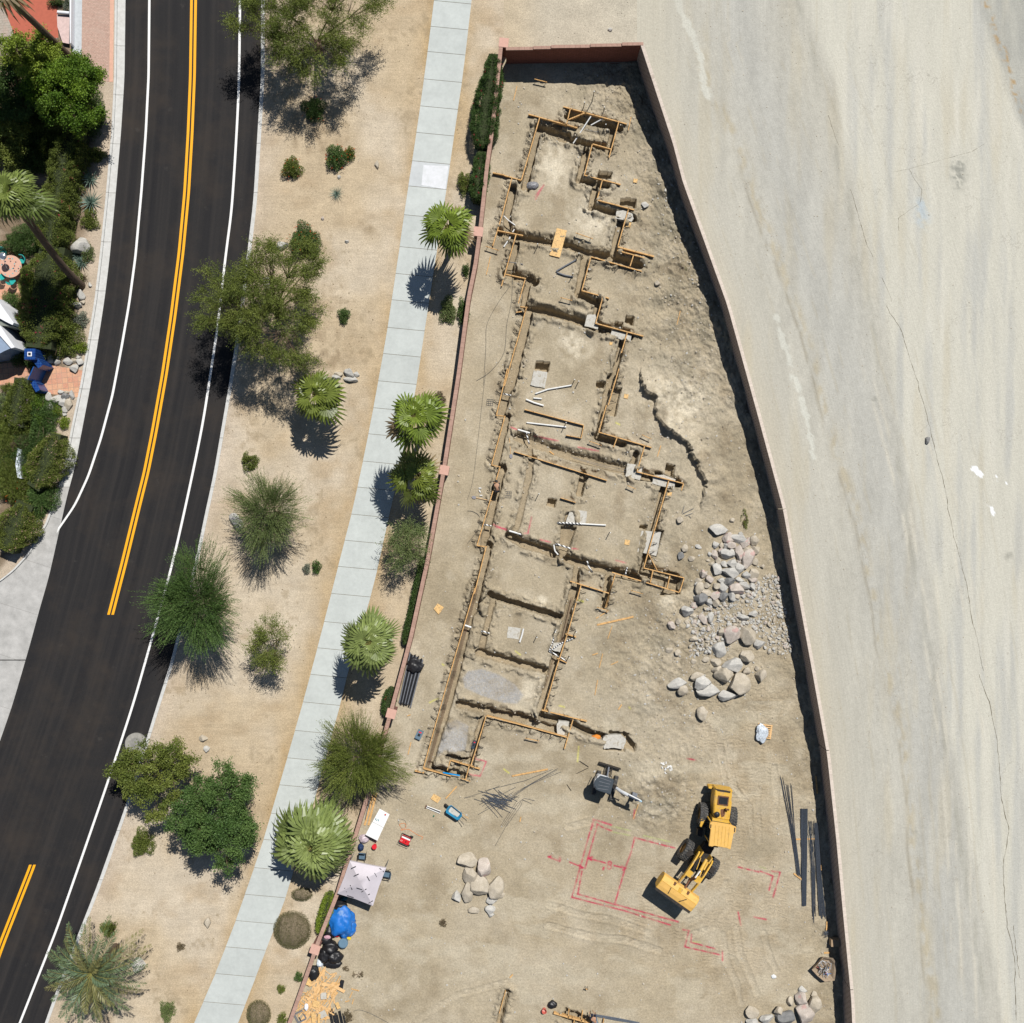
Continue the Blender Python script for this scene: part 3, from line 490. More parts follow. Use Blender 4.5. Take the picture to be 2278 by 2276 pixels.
    for (xa, ya, ra) in ((2030, 1850, 10), (2085, 1810, 9), (1945, 890, 7), (2245, 1238, 7)): c = lerp3(c, (.30, .285, .24), np.clip(np.exp(-((X - xa) ** 2 + (Y - ya) ** 2) / (2 * ra * ra)) * (fbm(X, Y, 7, 4, 41) * 3 - 1.3), 0, .7))
    c = lerp3(c, (.52, .475, .38), np.exp(-(np.clip(X - 1417, 0, None) / 90) ** 2) * sstep(300, 90, Y))
    return c * np.array((.965, .995, 1.02)) * (.875 + .10 * fbm(X, Y, 14, 3, 51, sy=120))[..., None]
s = NT('channel_concrete', .92, .15); p = s.wpos(); uvn = s.uv(4.5, .10); out = s.mul(s.attr(), s.math('MULTIPLY', s.mr(s.noise(uvn, 1.6, 6, .65), .3, .7, .955, 1.04), s.math('MULTIPLY', s.mr(s.noise(p, 3.2, 6, .85), .3, .7, .91, 1.08), s.mr(s.noise(p, 7.5, 3, .8), .3, .7, .88, 1.11))))
mp = s.n('ShaderNodeMapping'); mp.inputs['Scale'].default_value = (.42, .22, 1); mp.inputs['Rotation'].default_value = (0, 0, R(12)); nz = s.n('ShaderNodeTexNoise'); nz.inputs['Scale'].default_value = .9; nz.inputs['Detail'].default_value = 5; s.l(p, nz.inputs['Vector'])
ad = s.mix(.14, p, nz.outputs['Color'], 'ADD'); s.l(p, mp.inputs[0]); va = s.n('ShaderNodeVectorMath', operation='ADD'); sc_ = s.n('ShaderNodeVectorMath', operation='SCALE'); sc_.inputs['Scale'].default_value = .9; s.l(nz.outputs['Color'], sc_.inputs[0]); s.l(mp.outputs[0], va.inputs[0]); s.l(sc_.outputs[0], va.inputs[1])
vr = s.n('ShaderNodeTexVoronoi', feature='DISTANCE_TO_EDGE'); vr.inputs['Scale'].default_value = 1.0; s.l(va.outputs[0], vr.inputs['Vector'])
cm = s.mr(s.noise(p, .12, 2), .46, .58, 0, .5); sx = s.n('ShaderNodeSeparateXYZ'); s.l(p, sx.inputs[0]); cm = s.math('MULTIPLY', cm, s.mr(sx.outputs['X'], 25, 29, 0, 1))
s.col(s.mix(s.math('MULTIPLY', s.mr(vr.outputs['Distance'], .0, .010, 1, 0), cm), out, (.25, .23, .19))); s.bump(s.math('ADD', s.noise(p, 9, 6, .7), s.noise(uvn, 2.2, 6)), .5, .035); chm = s.m
chL = lambda y: np.where(y < 92, 1417.0, wallR(np.maximum(y, 92)) + 2)
strip('concrete_channel_floor', chL, cst(2900), -640, 2900, 0, chm, 360, 5, None, chancol)
def lotcol(X, Y, L, R_):
    c = np.ones(X.shape + (3,)) * np.array((.52, .465, .365)); c = lerp3(c, (.54, .44, .30), sstep(1230, 1130, X) * .7); c = lerp3(c, (.52, .475, .38), sstep(1280, 1417, X))
    return c * (.80 + .2 * fbm(X, Y, 30, 5, 61))[..., None]
strip('gravel_lot', cst(1120.5), cst(1418.5), -640, YTOP + 3, -.006, soil('gravelly_dirt', .5, .03, .6, 8), 60, 5, None, lotcol)
MT['crack'] = simple('crack_dirt', (.27, .24, .18), .95, .3, 10)
# long open crack and joint of the channel floor
def crack(pts, w0, seed, amp=3):
    r = np.random.default_rng(seed); P = []; 
    for (x1, y1), (x2, y2) in zip(pts[:-1], pts[1:]):
        n = max(2, int(math.hypot(x2 - x1, y2 - y1) / 7)); P += [(x1 + (x2 - x1) * t, y1 + (y2 - y1) * t) for t in np.arange(n) / n]
    j = np.cumsum(r.normal(0, .8, len(P))); j -= np.linspace(j[0], j[-1], len(P)); j = np.clip(j, -amp, amp); m = MB(); vs = []
    for k, (x, y) in enumerate(P):
        w = w0 * (.25 + r.random() ** 1.5); a = g(x + j[k] - w, y); b = g(x + j[k] + w, y); vs += [(a.x, a.y, .004), (b.x, b.y, .004)]
    m.add(vs, [(2 * k, 2 * k + 1, 2 * k + 3, 2 * k + 2) for k in range(len(P) - 1)]); return setp(m.build('pavement_crack', MT['crack']), kind='structure')
MT['crack'] = simple('crack_dirt', (.16, .14, .10), .95, .3, 10)
crack(PP('D', (690, 730), (740, 880), (765, 940)), .6, 1, 1.5); crack(PP('D', (830, 1200), (880, 1370), (930, 1550), (985, 1650)), .7, 11, 1.5); crack(PP('D', (1030, 1760), (1060, 1830), (1100, 1930)), .5, 12, 1.5)
crack(PP('W', (870, 0), (950, 130), (1060, 480), (1120, 720), (1170, 950), (1230, 1230), (1290, 1450), (1330, 1660), (1385, 1930)), .65, 2)
crack(PP('T', (1240, 0), (1300, 150), (1340, 340), (1355, 650), (1400, 850), (1370, 1050), (1400, 1400), (1440, 1600), (1445, 1930)), .85, 3)
crack(PP('T', (1430, 1390), (1450, 1600), (1465, 1700)), .8, 5); crack(PP('D', (1090, 1090), (1200, 1070), (1380, 1020), (1490, 990), (1600, 960), (1700, 900)), .8, 4, 1.5); crack(PP('D', (1200, 1070), (1280, 1200), (1270, 1290), (1130, 1380), (1140, 1480)), .5, 6, 2)
# the wide world beyond
s = NT('desert_ground', .95, .1); p = s.wpos(); s.col(s.mix(s.mr(s.noise(p, .05, 6, .6), .3, .7, 0, 1), (.36, .29, .19), (.48, .40, .28))); m = MB(); q = 600
m.add([(-q, -q, -.95), (q, -q, -.95), (q, q, -.95), (-q, q, -.95)], [(0, 1, 2, 3)]); setp(m.build('ground', s.m), kind='structure')
# ------------------------------------------------------------ walls
def blockmat(name, c1, c2, mortar, bw=.4, bh=.2, ms=.012):
    s = NT(name, .92, .15); t = s.n('ShaderNodeTexCoord').outputs['UV']; b = s.n('ShaderNodeTexBrick'); b.inputs['Scale'].default_value = 1; b.inputs['Brick Width'].default_value = bw; b.inputs['Row Height'].default_value = bh
    b.inputs['Mortar Size'].default_value = ms; b.inputs['Color1'].default_value = (*c1, 1); b.inputs['Color2'].default_value = (*c2, 1); b.inputs['Mortar'].default_value = (*mortar, 1); s.l(t, b.inputs['Vector'])
    s.col(s.mul(b.outputs['Color'], s.mr(s.noise(s.wpos(), 5, 5, .7), .3, .7, .85, 1.15))); s.bump(b.outputs['Fac'], -.4, .01); return s.m
wm_brown = blockmat('brown_block', (.30, .155, .115), (.35, .185, .14), (.13, .075, .06)); wm_right = blockmat('grey_brown_block', (.40, .33, .295), (.44, .365, .325), (.19, .15, .13), .41, .3, .03)
wm_red = blockmat('red_brown_block', (.22, .085, .06), (.25, .10, .075), (.12, .06, .045))
cap_pink = blockmat('pink_cap_block', (.37, .235, .185), (.41, .265, .21), (.26, .16, .125), .41, 3, .012); cap_pale = blockmat('pale_cap_block', (.58, .50, .43), (.62, .54, .465), (.46, .39, .33), .41, 3, .012); pil_cap = simple('pilaster_cap', (.58, .35, .28), .85, .08, 6, bump=.2)
def wallmesh(name, pts, th, h0, h1, mat, parent=None, zb=-.8):     # pts world xy; h arrays
    P = [Vector((p[0], p[1], 0)) for p in pts]; n = len(P); V = []; UV = []; s0 = 0; F = []
    for i, p in enumerate(P):
        d = (P[min(i + 1, n - 1)] - P[max(i - 1, 0)]).normalized(); nn = Vector((-d.y, d.x, 0)) * th / 2
        if i: s0 += (P[i] - P[i - 1]).length
        h = h1[i] if hasattr(h1, '__len__') else h1
        for q, z in ((p - nn, zb if h0 is None else h0[i]), (p - nn, h), (p + nn, h), (p + nn, zb if h0 is None else h0[i])): V.append((q.x, q.y, z)); UV.append((s0, z + (th if q is not p else 0)))
    for i in range(n - 1):
        for k in range(4): a = i * 4 + k; b = i * 4 + (k + 1) % 4; F.append((a, a + 4, b + 4, b))
    e = (n - 1) * 4; F += [(0, 1, 2, 3), (e + 3, e + 2, e + 1, e)]
    o = npmesh(name, V, F, mat, None, UV); me = o.data
    bm = bmesh.new(); bm.from_mesh(me); bmesh.ops.recalc_face_normals(bm, faces=bm.faces); bm.to_mesh(me); bm.free()
    if parent: o.parent = parent
    return o
def gcurve(f, y0, y1, dy=20): return [g(float(f(y)), y) for y in np.r_[np.arange(y0, y1, dy), y1]]
# left garden wall: pilasters split it into panels, each panel a wall of its own
pilc = [(1120.5, 94.5), (1064, 515), (988, 1046), (870, 1588), (700.5, 2113)]
pil = [g(x, y, HL + .12) for x, y in pilc]; names = ['north corner', 'first below the corner', 'middle', 'fourth from the top', 'southern']
edges_y = [1138 + (y - 1138) * (1 - (HL + .12) / CH) for x, y in pilc]
lab = ['northernmost panel of the pinkish block wall behind the tall hedges', 'second panel of the pinkish block wall, beside the tallest sidewalk palms', 'third panel of the pinkish block wall along the foundation trenches',
       'fourth panel of the pinkish block wall, beside the black pipe stack and canopy', 'southernmost panel of the pinkish block wall beside the scrap lumber']
for i in range(5):
    y0 = edges_y[i] + 9; y1 = (edges_y[i + 1] - 9) if i < 4 else 2700
    P = gcurve(wallL, y0, y1); e = empty('block_wall', P[0], 0, lab[i], 'wall', 'panels of the sidewalk block wall')
    b = wallmesh('blocks', P, .2, None, HL, wm_brown); c = wallmesh('cap', P, .30, [HL + .002] * len(P), HL + .09, cap_pink)
    for o in (b, c): o.parent = e; o.matrix_parent_inverse = Matrix.Translation(-P[0])
for i, v in enumerate(pil):
    rz = math.atan2(-(edges_y[i] + 20 - edges_y[i] + 20), float(wallL(edges_y[i] + 20) - wallL(edges_y[i] - 20)))
    e = empty('wall_pilaster', (v.x, v.y, 0), rz, ['square pilaster with pink cap at the top left wall corner', 'pink capped pilaster beside the northernmost sidewalk palm', 'pink capped pilaster beside the pair of close palms', 'pink capped pilaster just above the black pipe stack', 'pink capped pilaster beside the trash bags'][i], 'pilaster', 'pilasters of the sidewalk wall')
    MB().box((0, 0, (HL - .6) / 2), (.56, .56, HL + .6)).build('shaft', wm_brown if False else MT.setdefault('pilsh', simple('pilaster_block', (.20, .10, .08), .9, .15, 5)), e); MB().box((0, 0, HL + .06), (.74, .74, .12)).build('cap', pil_cap, e, bevel=.015)
# top wall, stepped
P0 = g(1126, 137.5 + 2); P1 = g(float(wallR(136)) + 3, 135.5); st = [(0, .2, 2.35), (.2, .33, 2.46), (.33, .615, 2.6), (.615, .845, 2.72), (.845, 1.0, 2.86)]
e = empty('stepped_block_wall', P0, 0, 'dark red brown block wall stepping up across the top of the site', 'wall')
P0_ = P0
for k, (a, b, h) in enumerate(st):
    A = P0.lerp(P1, a); B_ = P0.lerp(P1, b); n = 3; pts = [A.lerp(B_, t / n) for t in range(n + 1)]
    o = wallmesh('wall_section', pts, .2, None, h, wm_red); c = wallmesh('cap', pts, .24, [h + .002] * 4, h + .08, cap_pink)
    for q in (o, c): q.parent = e; q.matrix_parent_inverse = Matrix.Translation(-P0)
# curved right wall
segs = [(88, 1131), (1131, 1668), (1668, 2200), (2200, 2750)]; lb = ['long curved block wall with pale cap from the top corner to the boulders', 'curved block wall panel with pale cap beside the boulder pile', 'curved block wall panel with pale cap behind the rebar bundles', 'lowest curved block wall panel at the bottom right']
for i, (a, b) in enumerate(segs):
    kk = 1 - HR / CH; ya = 1138 + (a - 1138) * kk if i else 131.5; yb = 1138 + (b - 1138) * kk; P = gcurve(wallR, ya + (2 if i else 0), yb, 24); hh = [HR + max(0, (360 - (1138 + (-p.y * S)) + 0)) / 226 * .6 if (1138 - p.y * S) < 360 else HR for p in P]
    hh = [HR +   .78 * max(0, min(1, (420 - (1138 - p.y * S)) / 286)) for p in P]
    e = empty('curved_block_wall', P[0], 0, lb[i], 'wall', 'panels of the curved wall'); o = wallmesh('blocks', P, .2, None, hh, wm_right); c = wallmesh('cap', P, .25, [h + .002 for h in hh], [h + .06 for h in hh], cap_pale)
    for q in (o, c): q.parent = e; q.matrix_parent_inverse = Matrix.Translation(-P[0])
# ------------------------------------------------------------ form boards with their stakes
def board_z(a, b): return
TOP = .30
def form_board(c, x1, y1, x2, y2, label, side=0, w=.075, h=.34, top=TOP, step=20, mat='wood', brk=True):
    A = g(*px(c, x1, y1), top); B_ = g(*px(c, x2, y2), top); mid = (A + B_) / 2; base = Vector((mid.x, mid.y, 0)); e = empty('form_board', base, 0, label, 'form board')
    m = MB(); o = Vector((0, 0, -h / 2)); m.bar(A - base + o, B_ - base + o, w, h); m.build('plank', MT[mat], e)
    d = (B_ - A); L = d.length; d.normalize(); nrm = Vector((-d.y, d.x, 0))      # left of travel
    if side:
        n = max(1, int(L / (step / S * 1.02))); sd = nrm * side
        if sd is not None:
            for k in range(n):
                t = (k + .5 + random.uniform(-.12, .12)) / n; p = A + (B_ - A) * t - base; q = p + sd * (w / 2 + .02); mm = MB()
                out = p + sd * random.uniform(.42, .56) + d * random.uniform(-.12, .12)
                mm.tube([(q.x, q.y, -.25), (q.x, q.y, top + .05)], .02, 5); mm.tube([(q.x, q.y, top - .03), (out.x, out.y, top - random.uniform(.04, .1)), (q.x + d.x * .34, q.y + d.y * .34, .06)], .02, 5); mm.tube([(out.x, out.y, top - .06), (out.x, out.y, -.2)], .013, 5)
                mm.build('stake', MT['steel'], e)
    else:
        for t in ((.15, .5, .85) if L > 2.5 else (.3, .8)):
            p = A + (B_ - A) * t - base + nrm * (w / 2 + .02); MB().tube([(p.x, p.y, -.25), (p.x, p.y, top + .16)], .014, 5).build('stake', MT['steel'], e)
    return e
def fbs(place, rows):              # each board labelled by its rank from the top of its area
    rows = sorted(rows, key=lambda r: px(r[0], 0, min(r[2], r[4]))[1])
    for i, r in enumerate(rows):
        dx = abs(r[3] - r[1]); dy = abs(r[4] - r[2]); L = math.hypot(dx, dy) / CR[r[0]][2] / S; kind = ('long' if L > 4 else 'short' if L < 1.3 else '')
        dr = 'crosswise' if dx > dy else 'lengthwise'
        form_board(*r[:5], ' '.join(f'{ordn(i)} {kind} {dr} form board from the top {place}'.split()), r[5] if len(r) > 5 else 0, r[6] if len(r) > 6 else .075)
fbs('around the northernmost trenches', [('C', 365, 935, 775, 1050), ('C', 730, 1035, 890, 1082), ('C', 740, 855, 1420, 1040), ('C', 485, 975, 290, 1640, -1), ('C', 815, 875, 775, 1040), ('C', 985, 915, 780, 1000), ('C', 1335, 1020, 1230, 1400, 1),
    ('C', 1055, 1255, 1250, 1310), ('C', 1050, 1260, 965, 1590, 1), ('C', 965, 1590, 1355, 1690), ('C', 1160, 1640, 1100, 1860, 1), ('I', 1030, 325, 1355, 412)])
fbs('around the plywood sheet', [('I', 140, 93, 240, 112), ('I', 235, 115, 385, 158), ('I', 303, 140, 225, 440, -1), ('I', 225, 440, 140, 720, -1), ('I', 1305, 410, 1258, 570, 1), ('I', 1258, 570, 1215, 725, 1), ('I', 185, 590, 400, 632), ('I', 340, 625, 215, 1065, -1),
    ('I', 1215, 730, 1525, 812, 0, .11), ('I', 1210, 760, 1445, 825), ('I', 985, 815, 1420, 940, -1), ('I', 1350, 800, 1320, 895), ('I', 982, 820, 905, 1105, 1), ('I', 905, 1105, 1140, 1172), ('I', 1085, 1165, 1025, 1380, 1), ('I', 250, 965, 425, 1002), ('I', 418, 1010, 352, 1240, -1)])
fbs('in the middle bays', [('I', 355, 1240, 437, 1250), ('I', 340, 1292, 425, 1280), ('I', 1020, 1385, 1435, 1497), ('I', 1297, 1460, 1245, 1640, 0), ('J', 1205, 0, 1120, 290, 1), ('J', 1105, 290, 1045, 505, 1), ('I', 430, 1250, 335, 1590, -1), ('I', 333, 1590, 240, 1925, -1), ('J', 318, 0, 230, 370, -1),
    ('J', 225, 370, 302, 380), ('J', 297, 385, 190, 770, -1), ('J', 190, 765, 262, 782), ('J', 258, 785, 165, 1100, -1), ('J', 165, 1100, 75, 1410, -1), ('J', 455, 325, 925, 450, 0, .06), ('J', 925, 455, 905, 550, 0, .06), ('J', 785, 530, 905, 552, 0, .05), ('J', 1045, 505, 1240, 562), ('J', 1242, 562, 1465, 628), ('J', 1190, 548, 1162, 625),
    ('J', 1410, 612, 1348, 820, 1), ('J', 1345, 820, 1715, 912), ('J', 370, 660, 740, 775, 0, .06), ('J', 740, 775, 1110, 890, 0, .06), ('J', 740, 1028, 860, 1065, 0, .05)])
fbs('in the southern bays', [('J', 1600, 893, 1500, 1240, 1), ('J', 1500, 1240, 1402, 1585, 1), ('J', 80, 1408, 155, 1418), ('J', 1400, 1585, 1725, 1665), ('J', 1150, 1620, 1690, 1782), ('J', 1475, 1608, 1455, 1700), ('J', 1610, 1648, 1588, 1745), ('J', 1722, 1668, 1685, 1782), ('J', 1435, 1465, 1510, 1605, 0, .06), ('J', 1175, 1635, 1098, 1900),
    ('J', 815, 1690, 1125, 1787), ('J', 148, 1420, 55, 1790, -1), ('K', 560, 30, 455, 390, -1), ('K', 455, 390, 350, 750, -1), ('K', 350, 750, 248, 1110, -1), ('K', 248, 1110, 148, 1470, -1), ('K', 1403, 8, 1300, 380, 1), ('K', 1300, 380, 1200, 690, 1), ('K', 1200, 690, 1112, 1000, 1), ('K', 1650, 0, 1603, 182, 1),
    ('K', 1090, 1000, 1450, 1090), ('K', 1340, 1075, 1272, 1308), ('K', 655, 1045, 975, 1130, -1), ('K', 975, 1130, 1290, 1217, -1), ('K', 648, 1050, 590, 1240, 1), ('K', 590, 1240, 525, 1450, 1), ('K', 150, 1465, 370, 1525, -1), ('K', 370, 1400, 600, 1470), ('K', 365, 1400, 340, 1480), ('K', 80, 1485, 155, 1500), ('K', 515, 1440, 485, 1555), ('K', 1280, 395, 1365, 420), ('K', 1215, 590, 1290, 625)])
fbs('beside the crouching worker at the bottom edge', [('V', 815, 560, 1250, 680, 0, .12), ('V', 998, 518, 985, 620, 0, .07), ('V', 1160, 540, 1140, 668, 0, .07), ('V', 1062, 648, 1050, 690, 0, .07), ('V', 1415, 630, 1400, 700, 0, .06)])
fbs('in the narrow trench at the bottom edge', [('V', 238, 305, 165, 560, 0, .06)])
# small batter boards standing on two stakes
bb = [('C', 430, 560, 565, 595, 'uppermost batter board on two stakes, below the stepped wall'), ('I', 850, 610, 1000, 662, 'batter board on two stakes to the right of the plywood sheet'), ('I', 80, 725, 192, 762, 'batter board on two stakes near the block wall, left of the plywood sheet'),
      ('I', 720, 1165, 822, 1192, 'batter board on two stakes below the grey pipe riser'), ('J', 1270, 930, 1337, 957, 'small batter board on two stakes inside the widest bay'), ('J', 1385, 525, 1462, 560, 'batter board on two stakes above the right end of the middle trench'), ('J', 965, 575, 1068, 612, 'batter board on two stakes at the red painted trench edge'),
      ('K', 960, 1222, 1070, 1246, 'batter board on two stakes above the small excavator area'), ('K', 1530, 182, 1627, 212, 'batter board on two stakes above the long loose plank'), ('J', 1300, 1765, 1397, 1792, 'batter board on two stakes left of the boulder pile'), ('K', 450, 1542, 522, 1566, 'batter board on two stakes at the blue level'), ('V', 1190, 268, 1226, 275, 'tiny batter board near the bottom edge')]
for c, x1, y1, x2, y2, lb in bb:
    A = g(*px(c, x1, y1), .42); B_ = g(*px(c, x2, y2), .42); b = Vector(((A.x + B_.x) / 2, (A.y + B_.y) / 2, 0)); e = empty('batter_board', b, 0, lb, 'batter board')
    MB().bar(A - b, B_ - b, .045, .1).build('board', MT['wood'], e)
    for t in (.12, .88): p = A.lerp(B_, t) - b; MB().tube([(p.x, p.y + .04, -.2), (p.x, p.y + .04, .62)], .016, 5).build('stake', MT['steel'], e)
# loose timber on the dirt
lp = [('K', 1530, 322, 1820, 257, .14, 'long orange plank lying beside the T shaped batter board'), ('K', 853, 1523, 1140, 1468, .12, 'long orange plank lying above the crossed rebar heap'), ('K', 1522, 270, 1612, 215, .07, 'short reddish stick under a batter board'), ('K', 1650, 328, 1615, 432, .06, 'thin stick just below the long plank on open dirt'),
      ('K', 1575, 550, 1548, 662, .06, 'upright thin stick in the open dirt right of the trenches'), ('K', 1535, 760, 1513, 880, .06, 'lower thin stick in the open dirt right of the trenches'), ('K', 1725, 955, 1700, 995, .1, 'short block of lumber near a yellow paint dab'), ('K', 1640, 640, 1697, 614, .06, 'thin pale stick right of the striped pipes'),
      ('K', 1493, 562, 1537, 547, .08, 'tiny reddish offcut right of the striped pipes'), ('K', 328, 1702, 415, 1605, .10, 'orange plank above the blue wheelbarrow'), ('C', 242, 638, 205, 792, .06, 'thin pinkish stake in the top left of the site'), ('C', 1465, 970, 1435, 1115, .06, 'thin stake at the top right of the northern trenches'),
      ('I', 120, 815, 85, 970, .06, 'thin stake beside the block wall left of the plywood'), ('I', 1750, 1280, 1720, 1400, .06, 'lone thin stake in the rough dirt near the curved wall'), ('J', 1537, 612, 1510, 700, .07, 'small stake right of the middle bay boards'), ('J', 1728, 880, 1698, 970, .08, 'short stake at the right end of the crosswise boards'),
      ('K', 52, 1255, 28, 1352, .07, 'thin reddish stick below the grey toolbox'), ('K', 925, 1848, 917, 1886, .09, 'short pale offcut below the rebar heap'), ('M', 560, 588, 690, 584, .1, 'pale timber bearer under the upper part of the rebar bundles'), ('M', 1550, 803, 1600, 842, .12, 'brown timber under the end of the thin rebar bundle') if False else ('M', 1550, 803, 1600, 842, .12, 'brown timber under the end of the fanned rebar bundle'),
      ('V', 325, 92, 290, 132, .1, 'short orange offcut above the bottom trench'), ('K', 20, 1045, 48, 1036, .07, 'tiny orange offcut near the block wall above the toolbox'), ('M', 1565, 588, 1680, 585, .10, 'pale bearer under the upper ends of the rebar bundles'), ('M', 1722, 752, 1728, 785, .12, 'pale timber end sticking out of the wall shadow'),
      ('M', 1742, 1308, 1782, 1306, .12, 'short plank above the open debris bag'), ('M', 1758, 1105, 1754, 1160, .10, 'plank leaning in the wall shadow below the rebar'), ('J', 335, 545, 350, 690, .05, 'thin wooden shovel handle by the middle trench') if False else ('J', 655, 655, 690, 682, .09, 'small board lying in the middle cross trench'), ('M', 1690, 190, 1700, 300, .12, 'dark timber lying in the wall shadow above the rebar bundles'), ('X', 1160, 1050, 1050, 1370, .06, 'broken orange stake beside the excavator bucket')]
for c, x1, y1, x2, y2, w_, lb in lp:
    if c == 'M' and x1 < 600: continue
    A = g(*px(c, x1, y1)); B_ = g(*px(c, x2, y2)); b = (A + B_) / 2; zz = gz(*px(c, (x1 + x2) / 2, (y1 + y2) / 2)); b.z = zz
    o = MB().bar(A - Vector((b.x, b.y, -.05)), B_ - Vector((b.x, b.y, -.05)), w_, .045).build('loose_plank', MT['wood']); o.location = b; setp(o, lb, 'plank', 'loose timber lying on the dirt')
# ------------------------------------------------------------ sheets, cardboard, concrete footings
def slab(name, c, poly, z0, z1, mat, label, cat, group=None, tilt=None):
    P = [g(*px(c, x, y), z1) for x, y in poly]; b = sum(P, Vector()) / len(P); m = MB(); m.prism([(p.x - b.x, p.y - b.y) for p in P][::-1], z0, z1)
    o = m.build(name, mat); o.location = (b.x, b.y, 0); return setp(o, label, cat, group)
slab('plywood_sheet', 'I', [(690, 568), (777, 590), (715, 823), (626, 800)], .10, .125, MT['ply'], 'large pale plywood sheet bridging the cross trench', 'plywood')
sq = [('I', 1365, 162, 24, 'top'), ('I', 1305, 540, 30, ''), ('J', 1262, 220, 24, ''), ('J', 1607, 995, 24, ''), ('J', 1270, 1382, 28, ''), ('I', 1155, 1560, 18, '')]
lbs = ['small square of plywood right of the topmost pit', 'small tilted plywood square against the long board below the first grey footing', 'small plywood square right of the narrow double pit', 'small plywood square under the corner footing of the widest bay', 'lone plywood square lying inside the widest bay', 'tiny plywood scrap beside the second grey footing']
for (c, x, y, r, _), lb in zip(sq, lbs):
    a = .18; slab('plywood_square', c, [(x + r * math.cos(a + k * math.pi / 2 + .78), y + r * math.sin(a + k * math.pi / 2 + .78)) for k in range(4)], .04, .06, MT['ply'], lb, 'plywood')
slab('cardboard_piece', 'K', [(262, 152), (312, 182), (290, 215), (272, 242), (232, 195)], .02, .05, MT['ply'], 'torn flat cardboard piece between the block wall and the long trench', 'cardboard')
slab('plywood_scrap', 'K', [(232, 1665), (292, 1700), (262, 1740), (207, 1705)], .03, .06, MT['ply'], 'orange plywood scrap left of the wheelbarrow', 'plywood')
ft = [('I', [(1205, 420), (1260, 415), (1335, 440), (1352, 490), (1330, 515), (1192, 485)], .06, 'broken grey concrete footing at the top right corner bay'), ('I', [(950, 1315), (1020, 1310), (1045, 1400), (1040, 1440), (928, 1410)], .02, 'grey concrete footing where the second cross trench meets the boards'),
      ('I', [(1165, 1440), (1335, 1490), (1325, 1545), (1145, 1500)], .05, 'long grey concrete footing under the crosswise board of the middle bay'), ('J', [(528, 15), (635, 28), (615, 155), (500, 130)], .10, 'square grey concrete footing block below the deep pit'), ('J', [(1272, 755), (1395, 775), (1370, 890), (1255, 855)], .02, 'pale concrete footing with wires at the end of the middle cross trench'),
      ('J', [(1485, 850), (1560, 845), (1655, 880), (1640, 965), (1465, 910)], .05, 'wide grey footing slab at the right corner bay'), ('J', [(820, 1118), (950, 1135), (940, 1240), (780, 1225)], .03, 'flush concrete pad in the middle of the widest bay'), ('J', [(1385, 1290), (1540, 1300), (1500, 1490), (1350, 1455)], .02, 'flush concrete pad under the long right hand board'),
      ('K', [(825, 335), (925, 350), (905, 440), (815, 425)], .03, 'worn flush concrete pad beside the elbow pipe'), ('K', [(1225, 1085), (1310, 1095), (1285, 1215), (1215, 1200), (1210, 1120)], .03, 'pale concrete footing below the southern crosswise board'), ('K', [(1600, 1200), (1720, 1195), (1760, 1230), (1740, 1310), (1640, 1300), (1585, 1310), (1575, 1230)], .03, 'plaster white splashed concrete footing in the southernmost pit'), ('K', [(1185, 465), (1260, 470), (1235, 540), (1180, 525)], .06, 'small grey footing under the striped pipe junction')]
for c, poly, z1, lb in ft:
    # broken outline
    P = []; n = len(poly)
    for i in range(n):
        (x1, y1), (x2, y2) = poly[i], poly[(i + 1) % n]
        for t in (0, .33, .66): P.append((x1 + (x2 - x1) * t + random.uniform(-4, 4) * (t > 0), y1 + (y2 - y1) * t + random.uniform(-4, 4) * (t > 0)))
    o = slab('concrete_footing', c, P, -.42, z1, MT['conc'], lb, 'footing')
